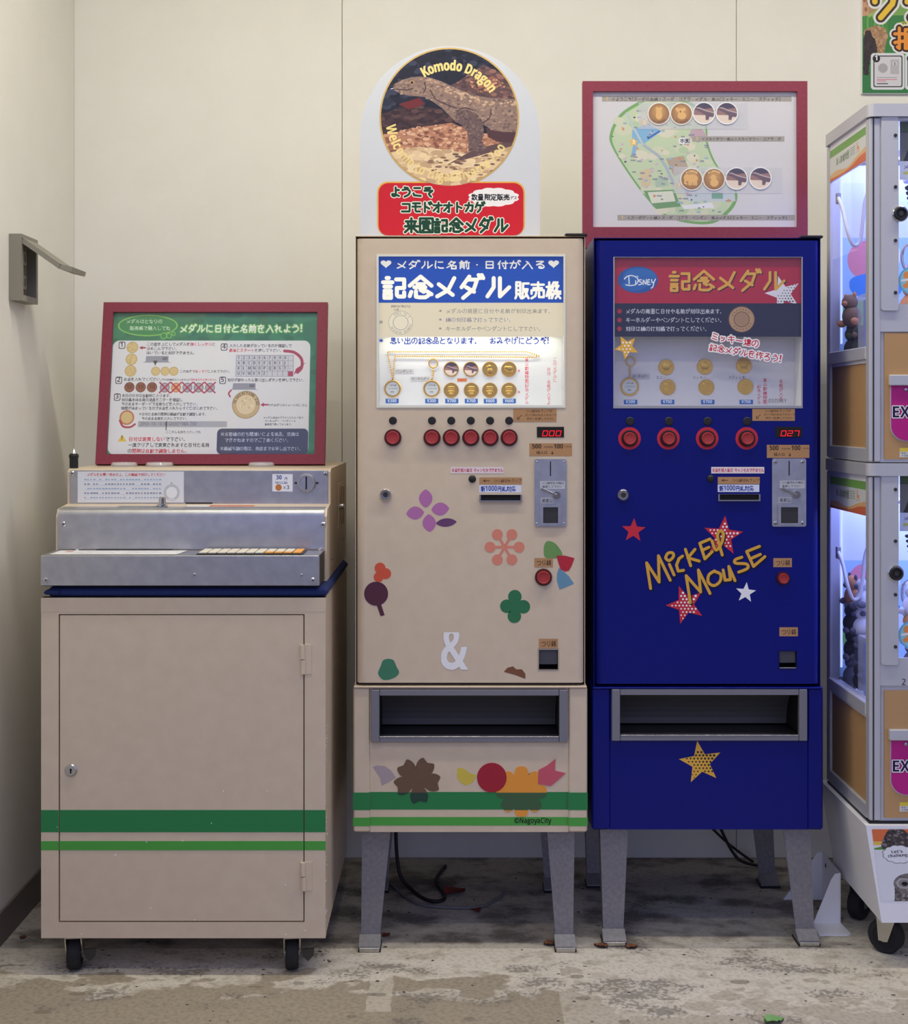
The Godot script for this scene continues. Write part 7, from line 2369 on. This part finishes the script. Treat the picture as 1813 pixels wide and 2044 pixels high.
func floor_things() -> void:
	cord("power_cord", "black power cord dropping down behind the cream machine's front leg", [Vector3(-0.125, 0.229, -0.36), Vector3(-0.13, 0.15, -0.37), Vector3(-0.122, 0.04, -0.36), Vector3(-0.09, 0.006, -0.33), Vector3(-0.05, 0.005, -0.27), Vector3(-0.02, 0.005, -0.29), Vector3(-0.04, 0.005, -0.40), Vector3(-0.02, 0.005, -0.5)], 0.004, M.cable_black)
	cord("power_cord", "grey cord lying in a loop under the cream machine", [floor_at(782, 1770) + Vector3(0, 0.004, 0), floor_at(830, 1806) + Vector3(0, 0.004, 0), floor_at(900, 1815) + Vector3(0, 0.004, 0), floor_at(965, 1812) + Vector3(0, 0.004, 0), floor_at(1010, 1785) + Vector3(0, 0.004, 0)], 0.003, M.cable_grey)
	cord("power_cord", "black cord sagging below the blue machine along the wall", [Vector3(0.47, 0.26, -0.49), Vector3(0.5, 0.2, -0.5), Vector3(0.57, 0.12, -0.52), Vector3(0.64, 0.05, -0.53), Vector3(0.70, 0.005, -0.53)], 0.003, M.cable_black)
	cord("power_cord", "black cord falling steeply to the blue machine's rear leg", [Vector3(0.56, 0.26, -0.485), Vector3(0.58, 0.19, -0.495), Vector3(0.62, 0.09, -0.51), Vector3(0.66, 0.02, -0.51), Vector3(0.71, 0.005, -0.50)], 0.0035, M.cable_black)
	var brown := paint("leaf_brown", rgb(112, 70, 44), 0.8)
	var red := paint("leaf_red", rgb(118, 46, 34), 0.8)
	var green := paint("leaf_green", rgb(120, 168, 96), 0.7)
	fallen_leaf("pale green leaf lying at the very front of the floor", floor_at(1546, 2040), 0.04, 0.4, green)
	for q in [[772, 1868, 0.022, 1.0, red, "red leaf scrap by the cream machine's left front leg"], [1100, 1886, 0.03, 0.2, brown, "brown leaf scrap by the cream machine's right front foot"], [1200, 1890, 0.03, 2.6, brown, "curled brown leaf at the outer side of the blue machine's foot"], [1262, 1892, 0.028, 0.5, brown, "thin brown leaf at the inner side of the blue machine's foot"], [908, 1785, 0.06, 0.7, red, "large reddish dry leaf under the cream machine"], [950, 1818, 0.03, 2.0, red, "small reddish leaf touching the grey cord"], [1642, 1732, 0.05, 1.0, red, "reddish dry leaf behind the white floor bracket"], [46, 1872, 0.018, 1.6, brown, "tiny brown leaf by the skirting in the corner"]]:
		fallen_leaf(q[5], floor_at(q[0], q[1]), q[2], q[3], q[4])
	# white anchor bracket between the blue machine and the claw machines
	var zf := -0.147
	var zb := -0.285
	var xr := 0.798
	var xl := 0.742
	var hh := 0.106
	var br := thing("floor_bracket", "white folded steel bracket on the floor beside the claw machine", "bracket", Vector3(0.77, 0, -0.2))
	part(br, "side_plate", mb().box(Vector3(xr - 0.002, 0.0, zb), Vector3(xr, hh, zf), 0.0006), M.white)
	part(br, "front_gusset", mb().slab(flat([Vector2(xl, 0.003), Vector2(xr, 0.003), Vector2(xr, hh), Vector2(xr - 0.012, hh - 0.002), Vector2(xr - 0.02, hh - 0.014)]), zf - 0.002, zf), M.white)
	part(br, "rear_gusset", mb().slab(flat([Vector2(xl - 0.03, 0.003), Vector2(xr, 0.003), Vector2(xr, hh), Vector2(xr - 0.012, hh), Vector2(xr - 0.02, hh - 0.012)]), zb, zb + 0.002), M.white)
	part(br, "foot_flange", mb().slab(flat([Vector2(xl - 0.004, -zf), Vector2(xr + 0.0, -zf), Vector2(xr + 0.004, -zf - 0.058), Vector2(xr - 0.004, -zf - 0.064), Vector2(xl - 0.006, -zf - 0.064)]), 0.0, 0.003).moved(Transform3D(Basis(Vector3.RIGHT, -PI / 2), Vector3.ZERO)), M.white)
	part(br, "bolt_hole", mb().cyl(Vector3(xr - 0.0022, hh - 0.02, zb + 0.03), Vector3(xr - 0.0021, hh - 0.02, zb + 0.03), 0.005, 12), M.hole)


# ---------------------------------------------------------------- the stack of two claw machines

func side_card(x: float, y0: float, y1: float, zb: float, zf: float) -> MB:
	return mb().quad(Vector3(x, y0, zb), Vector3(x, y0, zf), Vector3(x, y1, zf), Vector3(x, y1, zb))


func claw_machine(called: String, label: String, y0: float, shift: float, second: bool) -> void:
	var zf := 0.08
	var zb := -0.22
	var x0 := X(1735, zf)
	var x1 := x0 + 0.5
	var h := 0.676
	var c := thing(called, label, "claw machine", Vector3((x0 + x1) / 2, y0, (zf + zb) / 2), "stacked claw machines")
	# frame
	for q in [[x0, zf - 0.024, "front"], [x0, zb, "rear"], [x1 - 0.024, zf - 0.024, "front"], [x1 - 0.024, zb, "rear"]]:
		var po := part(c, "corner_post", mb().box(Vector3(q[0], y0, q[1]), Vector3(q[0] + 0.024, y0 + h - 0.02, q[1] + 0.024), 0.004), M.alu)
		if q[2] == "front" and q[0] == x0:
			part(po, "groove", mb().box(Vector3(x0 + 0.007, y0 + 0.002, zf - 0.0006), Vector3(x0 + 0.010, y0 + h - 0.022, zf + 0.0004)), M.dark_steel)
	var cap := mb().slab(round_rect(x0 - 0.004, zb - 0.004, x1 + 0.004, zf + 0.006, 0.016), 0, 0.024)
	cap.moved(Transform3D(Basis(Vector3.RIGHT, Vector3(0, 0, 1), Vector3(0, 1, 0)), Vector3(0, y0 + h - 0.02, 0)))
	part(c, "top_cap", cap, M.alu)
	part(c, "bottom_rail", mb().box(Vector3(x0, y0, zb + 0.02), Vector3(x0 + 0.02, y0 + 0.027, zf - 0.02), 0.002).box(Vector3(x0 + 0.02, y0, zf - 0.02), Vector3(x1 - 0.02, y0 + 0.0, zf)), M.alu)
	part(c, "side_panel", mb().box(Vector3(x0 + 0.006, y0 + 0.027, zb + 0.02), Vector3(x0 + 0.010, y0 + 0.196, zf - 0.02)), M.tan_panel, "tan side panel below the glass")
	part(c, "side_ledge", mb().box(Vector3(x0 - 0.002, y0 + 0.196, zb + 0.02), Vector3(x0 + 0.02, y0 + 0.221, zf - 0.02), 0.002), M.alu)
	part(c, "prize_floor", mb().box(Vector3(x0 + 0.004, y0 + 0.19, zb + 0.006), Vector3(x1 - 0.004, y0 + 0.2, zf - 0.012)), M.white)
	part(c, "far_side", mb().box(Vector3(x1 - 0.008, y0 + 0.02, zb + 0.02), Vector3(x1 - 0.004, y0 + h - 0.02, zf - 0.02)), M.alu)
	part(c, "bottom_plate", mb().box(Vector3(x0 + 0.004, y0, zb + 0.004), Vector3(x1 - 0.004, y0 + 0.006, zf - 0.004)), M.alu)
	# header strip on the side
	var p := Pic.sheet(600, 150, rgb(214, 216, 212))
	p.rect(0, 0, 600, 36, rgb(120, 170, 84))
	p.poly(flat(smooth([Vector2(0, 120), Vector2(120, 112), Vector2(300, 128), Vector2(440, 106), Vector2(600, 84)], 6) + [Vector2(600, 150), Vector2(0, 150)]), rgb(226, 178, 120))
	p.poly(flat(smooth([Vector2(0, 134), Vector2(160, 140), Vector2(340, 136), Vector2(480, 116), Vector2(600, 110)], 6) + [Vector2(600, 150), Vector2(0, 150)]), rgb(214, 110, 66))
	write(p, "東山動植物園", at2(110, 50), 40, rgb(120, 138, 112), 0.055, 0.9)
	for i in 4:
		p.rect(340, 52 + i * 10, 420, 56 + i * 10, rgb(150, 160, 150))
	p.poly(flat([Vector2(448, 92), Vector2(452, 46), Vector2(462, 40), Vector2(462, 64), Vector2(484, 66), Vector2(486, 92), Vector2(478, 92), Vector2(474, 76), Vector2(458, 76), Vector2(456, 92)]), rgb(224, 150, 90))
	part(c, "side_header", side_card(x0 + 0.002, y0 + 0.578, y0 + 0.6436, zb + 0.02, zf - 0.02), printed(p, 0.4), "printed strip with a green band and small writing")
	part(c, "header_back", mb().box(Vector3(x0 + 0.0024, y0 + 0.578, zb + 0.02), Vector3(x0 + 0.006, y0 + h - 0.02, zf - 0.02)), M.white)
	part(c, "side_glass", side_card(x0 + 0.004, y0 + 0.218, y0 + 0.58, zb + 0.02, zf - 0.02), M.glass)
	# printed rear wall
	p = Pic.sheet(700, 560, rgb(222, 228, 240))
	p.rect(0, 170, 700, 560, rgb(170, 204, 226))
	p.disc(Vector2(90, 240), 60, rgb(226, 140, 150))
	p.disc(Vector2(150, 226), 54, rgb(236, 236, 240))
	p.poly(flat(smooth([Vector2(40, 300), Vector2(120, 280), Vector2(200, 310), Vector2(190, 350), Vector2(60, 350)], 5, true)), rgb(70, 140, 214))
	p.poly(flat(smooth([Vector2(20, 380), Vector2(90, 366), Vector2(160, 390), Vector2(140, 440), Vector2(30, 450)], 5, true)), rgb(120, 190, 110))
	for i in 30:
		p.disc(Vector2(rng.randf_range(220, 700), rng.randf_range(180, 540)), rng.randf_range(10, 40), [rgb(206, 224, 236), rgb(240, 206, 160), rgb(226, 160, 170), rgb(150, 196, 150)][rng.randi() % 4])
	part(c, "rear_wall", mb().box(Vector3(x0 + 0.004, y0 + 0.02, zb), Vector3(x1 - 0.004, y0 + h - 0.02, zb + 0.004)), M.white)
	part(c, "rear_print", mb().card(x0 + 0.024, y0 + 0.2, x1 - 0.024, y0 + 0.58, zb + 0.0046), printed(p, 0.4), "printed picture on the inner rear wall")
	# light: a strip up the rear post and a lamp under the cap
	part(c, "led_strip", mb().box(Vector3(x0 + 0.026, y0 + 0.24, zb + 0.008), Vector3(x0 + 0.031, y0 + 0.6, zb + 0.013), 0.001), M.led_strip)
	part(c, "led_panel", mb().box(Vector3(x0 + 0.03, y0 + h - 0.032, zb + 0.03), Vector3(x1 - 0.03, y0 + h - 0.022, zf - 0.03), 0.002), M.led_strip)
	var l := AreaLight3D.new()
	l.name = "led_panel_light"
	l.area_size = Vector2(0.42, 0.22)
	l.light_energy = 0.32
	l.light_color = Color(0.56, 0.62, 1.0)
	l.area_range = 4.0
	l.shadow_enabled = true
	l.position = Vector3((x0 + x1) / 2, y0 + h - 0.036, (zf + zb) / 2)
	l.rotation = Vector3(-PI / 2, 0, 0)
	add_child(l, true)
	# claw carriage, its spring cable and the hanging hose
	var cx := x0 + 0.16
	part(c, "claw_carriage", mb().box(Vector3(cx - 0.035, y0 + 0.56, -0.11), Vector3(cx + 0.035, y0 + 0.61, -0.04), 0.004), M.alu)
	part(c, "gantry_rail", mb().cyl(Vector3(x0 + 0.02, y0 + 0.6, -0.09), Vector3(x1 - 0.02, y0 + 0.6, -0.09), 0.006, 12).cyl(Vector3(x0 + 0.02, y0 + 0.6, -0.06), Vector3(x1 - 0.02, y0 + 0.6, -0.06), 0.006, 12), M.bare_steel)
	var coil := []
	for i in 120:
		var t := i / 119.0
		coil.append(Vector3(cx - 0.055 + cos(t * TAU * 15) * 0.009 + 0.03 * t, y0 + 0.54 - t * 0.15, 0.0 + sin(t * TAU * 15) * 0.009))
	part(c, "spring_cable", mb().tube(coil, 0.003, 6), M.black)
	var claw := mb().cyl(Vector3(cx, y0 + 0.56, -0.075), Vector3(cx, y0 + 0.48, -0.075), 0.004, 10).cyl(Vector3(cx, y0 + 0.48, -0.075), Vector3(cx, y0 + 0.44, -0.075), 0.022, 18)
	part(c, "claw_head", claw, M.alu)
	for i in 3:
		var d := Vector3.RIGHT.rotated(Vector3.UP, TAU * i / 3 + 0.4)
		var b := Vector3(cx, y0 + 0.445, -0.075)
		part(c, "claw_finger", mb().tube(smooth([b + d * 0.018, b + d * 0.045 + Vector3.DOWN * 0.02, b + d * 0.042 + Vector3.DOWN * 0.055, b + d * 0.015 + Vector3.DOWN * 0.08], 5), 0.0035, 8), M.chrome)
	part(c, "wire_hose", mb().tube(smooth([P(1674, 395 + shift, -0.14), P(1683, 420 + shift, -0.12), P(1692, 460 + shift, -0.1), P(1703, 488 + shift, -0.1), P(1716, 484 + shift, -0.1), P(1722, 450 + shift, -0.1), P(1728, 400 + shift, -0.1), P(1740, 370 + shift, -0.1)], 6), 0.0038, 10), paint("hose", rgb(206, 206, 214), 0.35))
	part(c, "cable_clip", mb().box(P(1668, 408 + shift, -0.15), P(1680, 384 + shift, -0.14), 0.002), paint("clip_grey", rgb(150, 150, 160), 0.5))
	# front: door with a raised stile, pane, lock, screws
	var gx0 := X(1795, zf)
	var fy := func(py: float) -> float: return Y(py + shift, zf)
	part(c, "front_door", mb().plate(X(1757, zf), fy.call(662), x1 - 0.024, fy.call(234), zf - 0.01, zf - 0.002, [Rect2(gx0, fy.call(607), x1 - 0.06 - gx0, fy.call(240) - fy.call(607))]), M.alu)
	part(c, "door_stile", mb().slab(round_rect(X(1759, zf), fy.call(620), X(1793, zf), fy.call(232), 0.005), zf - 0.002, zf + 0.003), M.alu)
	part(c, "front_glass", mb().card(gx0 - 0.004, fy.call(610), x1 - 0.056, fy.call(238), zf - 0.007), M.glass)
	for py in [270.0, 373.0, 480.0, 584.0]:
		part(c, "screw", mb().lathe(P(1788, py + shift, zf + 0.003), Vector3.BACK, [Vector2(0.0035, 0), Vector2(0.003, 0.002), Vector2(0, 0.0025)], 12), M.dark_steel)
	var lc := P(1797 if not second else 1788, 427 + shift + (10 if second else 0), zf + 0.003)
	var lock := part(c, "door_lock", mb().lathe(lc, Vector3.BACK, [Vector2(0.0135, 0), Vector2(0.0135, 0.006), Vector2(0.0115, 0.009), Vector2(0.009, 0.009), Vector2(0.008, 0.006), Vector2(0, 0.006)], 28), M.black)
	part(lock, "lock_ring", mb().lathe(lc, Vector3.BACK, [Vector2(0.0152, 0), Vector2(0.0152, 0.003), Vector2(0.0135, 0.004), Vector2(0.0135, 0)], 28), M.chrome)
	part(lock, "lock_core", mb().cyl(lc + Vector3(0, 0, 0.006), lc + Vector3(0, 0, 0.0075), 0.0045, 16), M.dark_steel)
	# round sticker on the pane and a small screen notice
	p = Pic.sheet(160, 160, rgb(110, 180, 214))
	p.disc(Vector2(80, 80), 70, rgb(150, 204, 226))
	for q in [[50, 50, 22], [92, 44, 16], [70, 96, 26], [116, 100, 18], [40, 110, 14]]:
		p.disc(Vector2(q[0], q[1]), q[2], rgb(232, 150, 80))
	p.line([Vector2(20, 80), Vector2(140, 60)], 6, rgb(236, 236, 240))
	var sc := P(1822, 560 + shift, zf - 0.005)
	var rs := 0.027
	var sd := mb().lathe(sc, Vector3.BACK, [Vector2(rs, 0), Vector2(rs, 0.0006), Vector2(0, 0.0006)], 32)
	for i in sd.v.size():
		sd.u[i] = Vector2((sd.v[i].x - sc.x) / (2 * rs) + 0.5, 0.5 - (sd.v[i].y - sc.y) / (2 * rs))
	part(c, "round_sticker", sd, printed(p, 0.4), "round blue sticker with orange animals")
	p = Pic.sheet(300, 440, rgb(44, 50, 40))
	p.rect(0, 0, 300, 80, rgb(70, 90, 50))
	p.rect(0, 84, 300, 300, rgb(112, 110, 104))
	p.poly(flat([Vector2(20, 300), Vector2(60, 190), Vector2(90, 150), Vector2(110, 170), Vector2(100, 210), Vector2(150, 250), Vector2(150, 300)]), rgb(40, 38, 40))
	p.rect(0, 300, 300, 440, rgb(206, 214, 230))
	write(p, "メダル", at2(20, 320), 40, rgb(60, 70, 140))
	p.rect(20, 380, 280, 400, rgb(196, 200, 90))
	var nx := X(1797, zf - 0.02)
	part(c, "inner_notice", mb().box(Vector3(nx, fy.call(355), zf - 0.022), Vector3(nx + 0.09, fy.call(238), zf - 0.0205)), M.white)
	part(c, "notice_print", mb().card(nx, fy.call(355), nx + 0.09, fy.call(238), zf - 0.02), printed(p, 0.4))
	# lower front: tan panel, chute with magenta flap, warning label
	part(c, "front_panel", mb().box(Vector3(X(1736, zf), y0 + 0.004, zf - 0.014), Vector3(x1, fy.call(662), zf - 0.006), 0.001), M.alu)
	var px0 := X(1767, zf)
	var tan_top := 664.0 if not second else 672.0
	part(c, "tan_board", mb().box(Vector3(px0, y0 + 0.006, zf - 0.006), Vector3(x1 - 0.03, fy.call(tan_top), zf - 0.003)), M.tan_panel, "tan board below the door")
	var fx0 := X(1780, zf)
	var fx1 := fx0 + 0.2
	part(c, "chute_hood", mb().box(Vector3(X(1774, zf), fy.call(770), zf - 0.003), Vector3(fx1 + 0.006, fy.call(748), zf + 0.008), 0.002), M.alu)
	var fl := PackedVector2Array([Vector2(fx0, fy.call(770)), Vector2(fx1, fy.call(770)), Vector2(fx1, fy.call(850))])
	for i in 9:
		var a := -PI / 2 * i / 8
		fl.append(Vector2(fx1 - 0.03 + cos(a) * 0.03, fy.call(850) + sin(a) * 0.028))
	for i in 9:
		var a := -PI / 2 - PI / 2 * i / 8
		fl.append(Vector2(fx0 + 0.03 + cos(a) * 0.03, fy.call(850) + sin(a) * 0.028))
	var grown := PackedVector2Array()
	var mid := Vector2((fx0 + fx1) / 2, fy.call(824))
	for q in fl:
		grown.append(mid + (q - mid) * Vector2(1.018, 1.035))
	part(c, "flap_rim", mb().slab(grown, zf - 0.003, zf - 0.0015), M.alu)
	var flap := part(c, "prize_flap", mb().slab(fl, zf - 0.002, zf + 0.0005), M.magenta, "magenta prize flap with outlined lettering")
	var ex := clear_sheet(240, 180)
	for lay in 2:
		write(ex, "EX", at2(14, 14), 132, rgb(236, 236, 238) if lay == 0 else rgb(40, 20, 70), 0.05, 1.02, "bold", false, 10.0 if lay == 0 else 0.0)
	decal(flap, "flap_lettering", 1777, 808 + shift, 1823, 842.5 + shift, zf + 0.001, ex, "dark lettering outlined in white")
	part(flap, "flap_bolt", mb().lathe(P(1808, 778 + shift, zf + 0.0005), Vector3.BACK, [Vector2(0.004, 0), Vector2(0.003, 0.002), Vector2(0, 0.0025)], 12), M.bare_steel)
	p = Pic.sheet(200, 70, rgb(216, 214, 210))
	p.rect(0, 0, 200, 28, rgb(222, 200, 70))
	p.poly(flat([Vector2(64, 24), Vector2(78, 4), Vector2(92, 24)]), rgb(40, 36, 30))
	write(p, "手をいれないで下さい", at2(10, 30), 18, rgb(60, 60, 90))
	write(p, "ケガをします", at2(14, 50), 17, rgb(60, 60, 90))
	label_card(c, "warning_label", 1796, 894 + shift, 1850, 913 + shift, zf - 0.003, p, 0.4, "small yellow and white warning label")
	if second:
		var n := clear_sheet(60, 80)
		write(n, "2", at2(6, -2), 66, rgb(24, 24, 28), 0.05, 1.0, "plain")
		decal(c, "door_number", 1799, 1355, 1811.5, 1372, zf - 0.0012, n, "black figure 2")


func prize(called: String, label: String, at: Vector3, s: float, turn: Basis, body: Material, trim: Material, group: String) -> void:
	var o := thing(called, label, "soft toy", at - Vector3(0, s * 0.55, 0), group)
	var t := Transform3D(turn, at)
	part(o, "body", mb().ball(Vector3.ZERO, Vector3(0.5, 0.55, 0.45) * s, 14, 10).moved(t), body)
	part(o, "head", mb().ball(Vector3(0, 0.72, 0.06) * s, Vector3(0.42, 0.38, 0.38) * s, 14, 10).moved(t), body)
	part(o, "muzzle", mb().ball(Vector3(0, 0.64, 0.4) * s, Vector3(0.18, 0.14, 0.14) * s, 10, 8).moved(t), trim)
	for q in [-1, 1]:
		part(o, "ear", mb().ball(Vector3(q * 0.3, 1.04, 0) * s, Vector3(0.12, 0.16, 0.08) * s, 10, 8).moved(t), trim)
		part(o, "paw", mb().ball(Vector3(q * 0.46, -0.3, 0.26) * s, Vector3(0.16, 0.18, 0.26) * s, 10, 8).moved(t), trim)


func claw_machines() -> void:
	var zf := 0.08
	claw_machine("claw_machine", "upper claw machine with a magenta flap, stacked on another one", 0.9605, 0.0, false)
	claw_machine("claw_machine", "lower claw machine numbered 2 on the white wheeled base", 0.279, 707.0, true)
	# prizes
	var brown := paint("plush_brown", rgb(132, 104, 84), 0.95)
	var olive := paint("plush_olive", rgb(62, 74, 56), 0.95)
	var white := paint("plush_white", rgb(216, 216, 224), 0.95)
	var grey := paint("plush_grey", rgb(98, 98, 112), 0.95)
	var orange := paint("plush_orange", rgb(206, 140, 96), 0.95)
	var black := paint("plush_black", rgb(36, 38, 46), 0.95)
	var up := 1.1612
	prize("plush_toy", "black plush lowest in the upper claw machine's rear corner", Vector3(0.832, up + 0.027, -0.172), 0.042, Basis(Vector3.UP, -0.9), black, olive, "prizes in the upper claw machine")
	prize("plush_toy", "brown plush sitting on the black one in upper claw machine", Vector3(0.828, up + 0.094, -0.172), 0.042, Basis(Vector3.UP, -1.1) * Basis(Vector3.BACK, 0.1), brown, orange, "prizes in the upper claw machine")
	prize("plush_toy", "dark olive plush slumped on the upper claw machine's floor", Vector3(0.832, up + 0.026, -0.115), 0.042, Basis(Vector3.UP, -1.2), olive, brown, "prizes in the upper claw machine")
	prize("plush_toy", "orange plush behind the upper front pane", Vector3(0.905, up + 0.10, -0.02), 0.055, Basis(Vector3.UP, 0.2), orange, white, "prizes in the upper claw machine")
	prize("plush_toy", "white plush at the foot of the upper front pane", Vector3(0.90, up + 0.026, 0.02), 0.042, Basis(Vector3.UP, -0.3), white, grey, "prizes in the upper claw machine")
	for y in [up, 0.4794]:
		var upper: bool = y > 1.0
		var b := thing("acrylic_prize_box", "clear box with blue and pink tubes in the %s claw machine" % ("upper" if upper else "lower"), "box", Vector3(0.84, y, -0.04))
		part(b, "case", mb().box(Vector3(0.812, y, -0.075), Vector3(0.868, y + 0.13, -0.02), 0.002), M.acrylic)
		part(b, "blue_tube", mb().cyl(Vector3(0.826, y + 0.012, -0.045), Vector3(0.826, y + 0.118, -0.045), 0.011, 18), M.blue_acrylic)
		part(b, "pink_tube", mb().cyl(Vector3(0.852, y + 0.012, -0.045), Vector3(0.852, y + 0.118, -0.045), 0.011, 18), M.pink_acrylic)
		part(b, "white_tray", mb().box(Vector3(0.814, y + 0.001, -0.073), Vector3(0.866, y + 0.011, -0.022), 0.002), M.white)
	# heap in the lower machine
	var lo := 0.4815
	var cols := {"grey": grey, "white": white, "black": black, "orange": orange}
	var heap := [["black", "grey", "by the rear corner", 0.830, -0.178, ["grey", "black", "black", "orange"]], ["white", "grey", "by the side pane", 0.834, -0.118, ["black", "grey", "white", "white"]], ["grey", "white", "behind the front pane", 0.905, -0.03, ["white", "grey", "orange", "white"]]]
	var rows := ["lowest", "second", "third", "topmost"]
	for col in heap:
		for layer in 4:
			var tone: String = col[5][layer]
			var s := 0.038 + 0.003 * (layer % 2)
			var turn := Basis(Vector3(1, 0.3, 0.5).normalized(), rng.randf_range(-0.5, 0.5)) * Basis(Vector3.UP, rng.randf_range(-2.0, 0.4))
			prize("plush_toy", "%s plush toy, %s of the pile %s in the lower claw machine" % [tone, rows[layer], col[2]], Vector3(col[3] + 0.003 * (layer % 2), lo + 0.026 + layer * 0.055, col[4]), s, turn, cols[tone], cols[col[1]], "prizes heaped in the lower claw machine")
	# wheeled base with tapering sides
	var b := thing("machine_base", "white tapered base with owl pictures under the claw machines", "base", Vector3(1.04, 0, -0.07))
	var t := 0.274
	var y := Y(1838, zf)
	var xa := 0.779
	var xb := 1.3
	var xc := 0.809
	var xd := 1.27
	var z0 := -0.235
	var z1 := 0.09
	var s := mb()
	s.quad(Vector3(xc, y, z1), Vector3(xd, y, z1), Vector3(xb, t, z1), Vector3(xa, t, z1))
	s.quad(Vector3(xd, y, z0), Vector3(xc, y, z0), Vector3(xa, t, z0), Vector3(xb, t, z0))
	s.quad(Vector3(xc, y, z0), Vector3(xc, y, z1), Vector3(xa, t, z1), Vector3(xa, t, z0))
	s.quad(Vector3(xd, y, z1), Vector3(xd, y, z0), Vector3(xb, t, z0), Vector3(xb, t, z1))
	s.quad(Vector3(xa, t, z1), Vector3(xb, t, z1), Vector3(xb, t, z0), Vector3(xa, t, z0))
	s.quad(Vector3(xc, y, z0), Vector3(xd, y, z0), Vector3(xd, y, z1), Vector3(xc, y, z1))
	part(b, "body", s, M.white)
	part(b, "seal", mb().box(Vector3(xa + 0.01, t, z0 + 0.02), Vector3(xb - 0.01, t + 0.0045, z1 - 0.012)), M.black)
	# picture: 900 by 380, the left edge follows the taper
	var p := Pic.sheet(900, 380, rgb(224, 226, 232))
	p.rect(0, 0, 900, 64, rgb(222, 116, 70))
	p.rect(0, 64, 900, 84, rgb(230, 190, 90))
	p.poly(flat([Vector2(0, 100), Vector2(60, 80), Vector2(140, 96), Vector2(240, 84), Vector2(900, 90), Vector2(900, 108), Vector2(0, 108)]), rgb(96, 150, 70))
	for q in [[84, 50], [250, 56], [430, 50]]:
		var bird := flat(smooth([Vector2(q[0] - 50, 104), Vector2(q[0] - 46, 50), Vector2(q[0] - 20, 0), Vector2(q[0] + 24, 0), Vector2(q[0] + 50, 40), Vector2(q[0] + 54, 104)], 5, true))
		p.poly(bird, rgb(70, 62, 64))
		dabs(p, bird, 120, [rgb(96, 88, 88), rgb(52, 46, 48), rgb(130, 122, 120)], 2, 7)
	p.poly(smooth_cloud(Vector2(86, 132), 56, 46), rgb(120, 120, 128))
	p.poly(smooth_cloud(Vector2(86, 132), 53, 43), rgb(232, 234, 238))
	write(p, "Let's", at2(58, 112, -0.1), 17, rgb(50, 50, 60), 0.05, 0.9)
	write(p, "challenge!", at2(44, 134, -0.1), 17, rgb(50, 50, 60), 0.05, 0.86)
	write(p, "東山", at2(246, 160), 72, rgb(112, 184, 62), 0.075, 0.9)
	p.rect(210, 292, 900, 330, rgb(150, 200, 80))
	for q in [[116, 290, 62], [250, 340, 60], [420, 330, 60]]:
		var c := Vector2(q[0], q[1])
		var bod := flat([c + Vector2(-64, 96), c + Vector2(-60, 10), c + Vector2(-30, -20), c + Vector2(40, -20), c + Vector2(64, 20), c + Vector2(70, 96)])
		p.poly(bod, rgb(92, 86, 86))
		dabs(p, bod, 120, [rgb(120, 114, 112), rgb(66, 60, 62), rgb(150, 144, 142)], 2, 7)
		p.disc(c, q[2], rgb(120, 114, 112), q[2] * 0.92)
		dabs(p, ring_of(c, Vector2(56, 52)), 90, [rgb(156, 150, 148), rgb(100, 94, 94)], 2, 6)
		for e in [-1, 1]:
			p.disc(c + Vector2(e * 24, -4), 28, rgb(178, 174, 172))
			p.disc(c + Vector2(e * 24, -4), 21, rgb(140, 134, 132))
			p.disc(c + Vector2(e * 22, -2), 11, rgb(24, 22, 24))
		p.poly(flat([c + Vector2(-7, 10), c + Vector2(7, 10), c + Vector2(0, 34)]), rgb(206, 200, 190))
	var l0 := X(1737.5, zf)
	var l1 := X(1755, zf)
	var top := Y(1652, zf)
	var bot := Y(1795, zf)
	part(b, "owl_print", mb().quad(Vector3(l1, bot, z1 + 0.0006), Vector3(1.25, bot, z1 + 0.0006), Vector3(1.265, top, z1 + 0.0006), Vector3(l0, top, z1 + 0.0006)), printed(p, 0.4), "printed owls with a speech bubble")
	for q in [Vector3(0.846, 0, 0.0), Vector3(1.23, 0, 0.0)]:
		caster(b, q, 0.034, y, 0.9, false)
	for q in [Vector3(0.846, 0, -0.18), Vector3(1.23, 0, -0.18)]:
		caster(b, q, 0.034, y, 2.4, false)
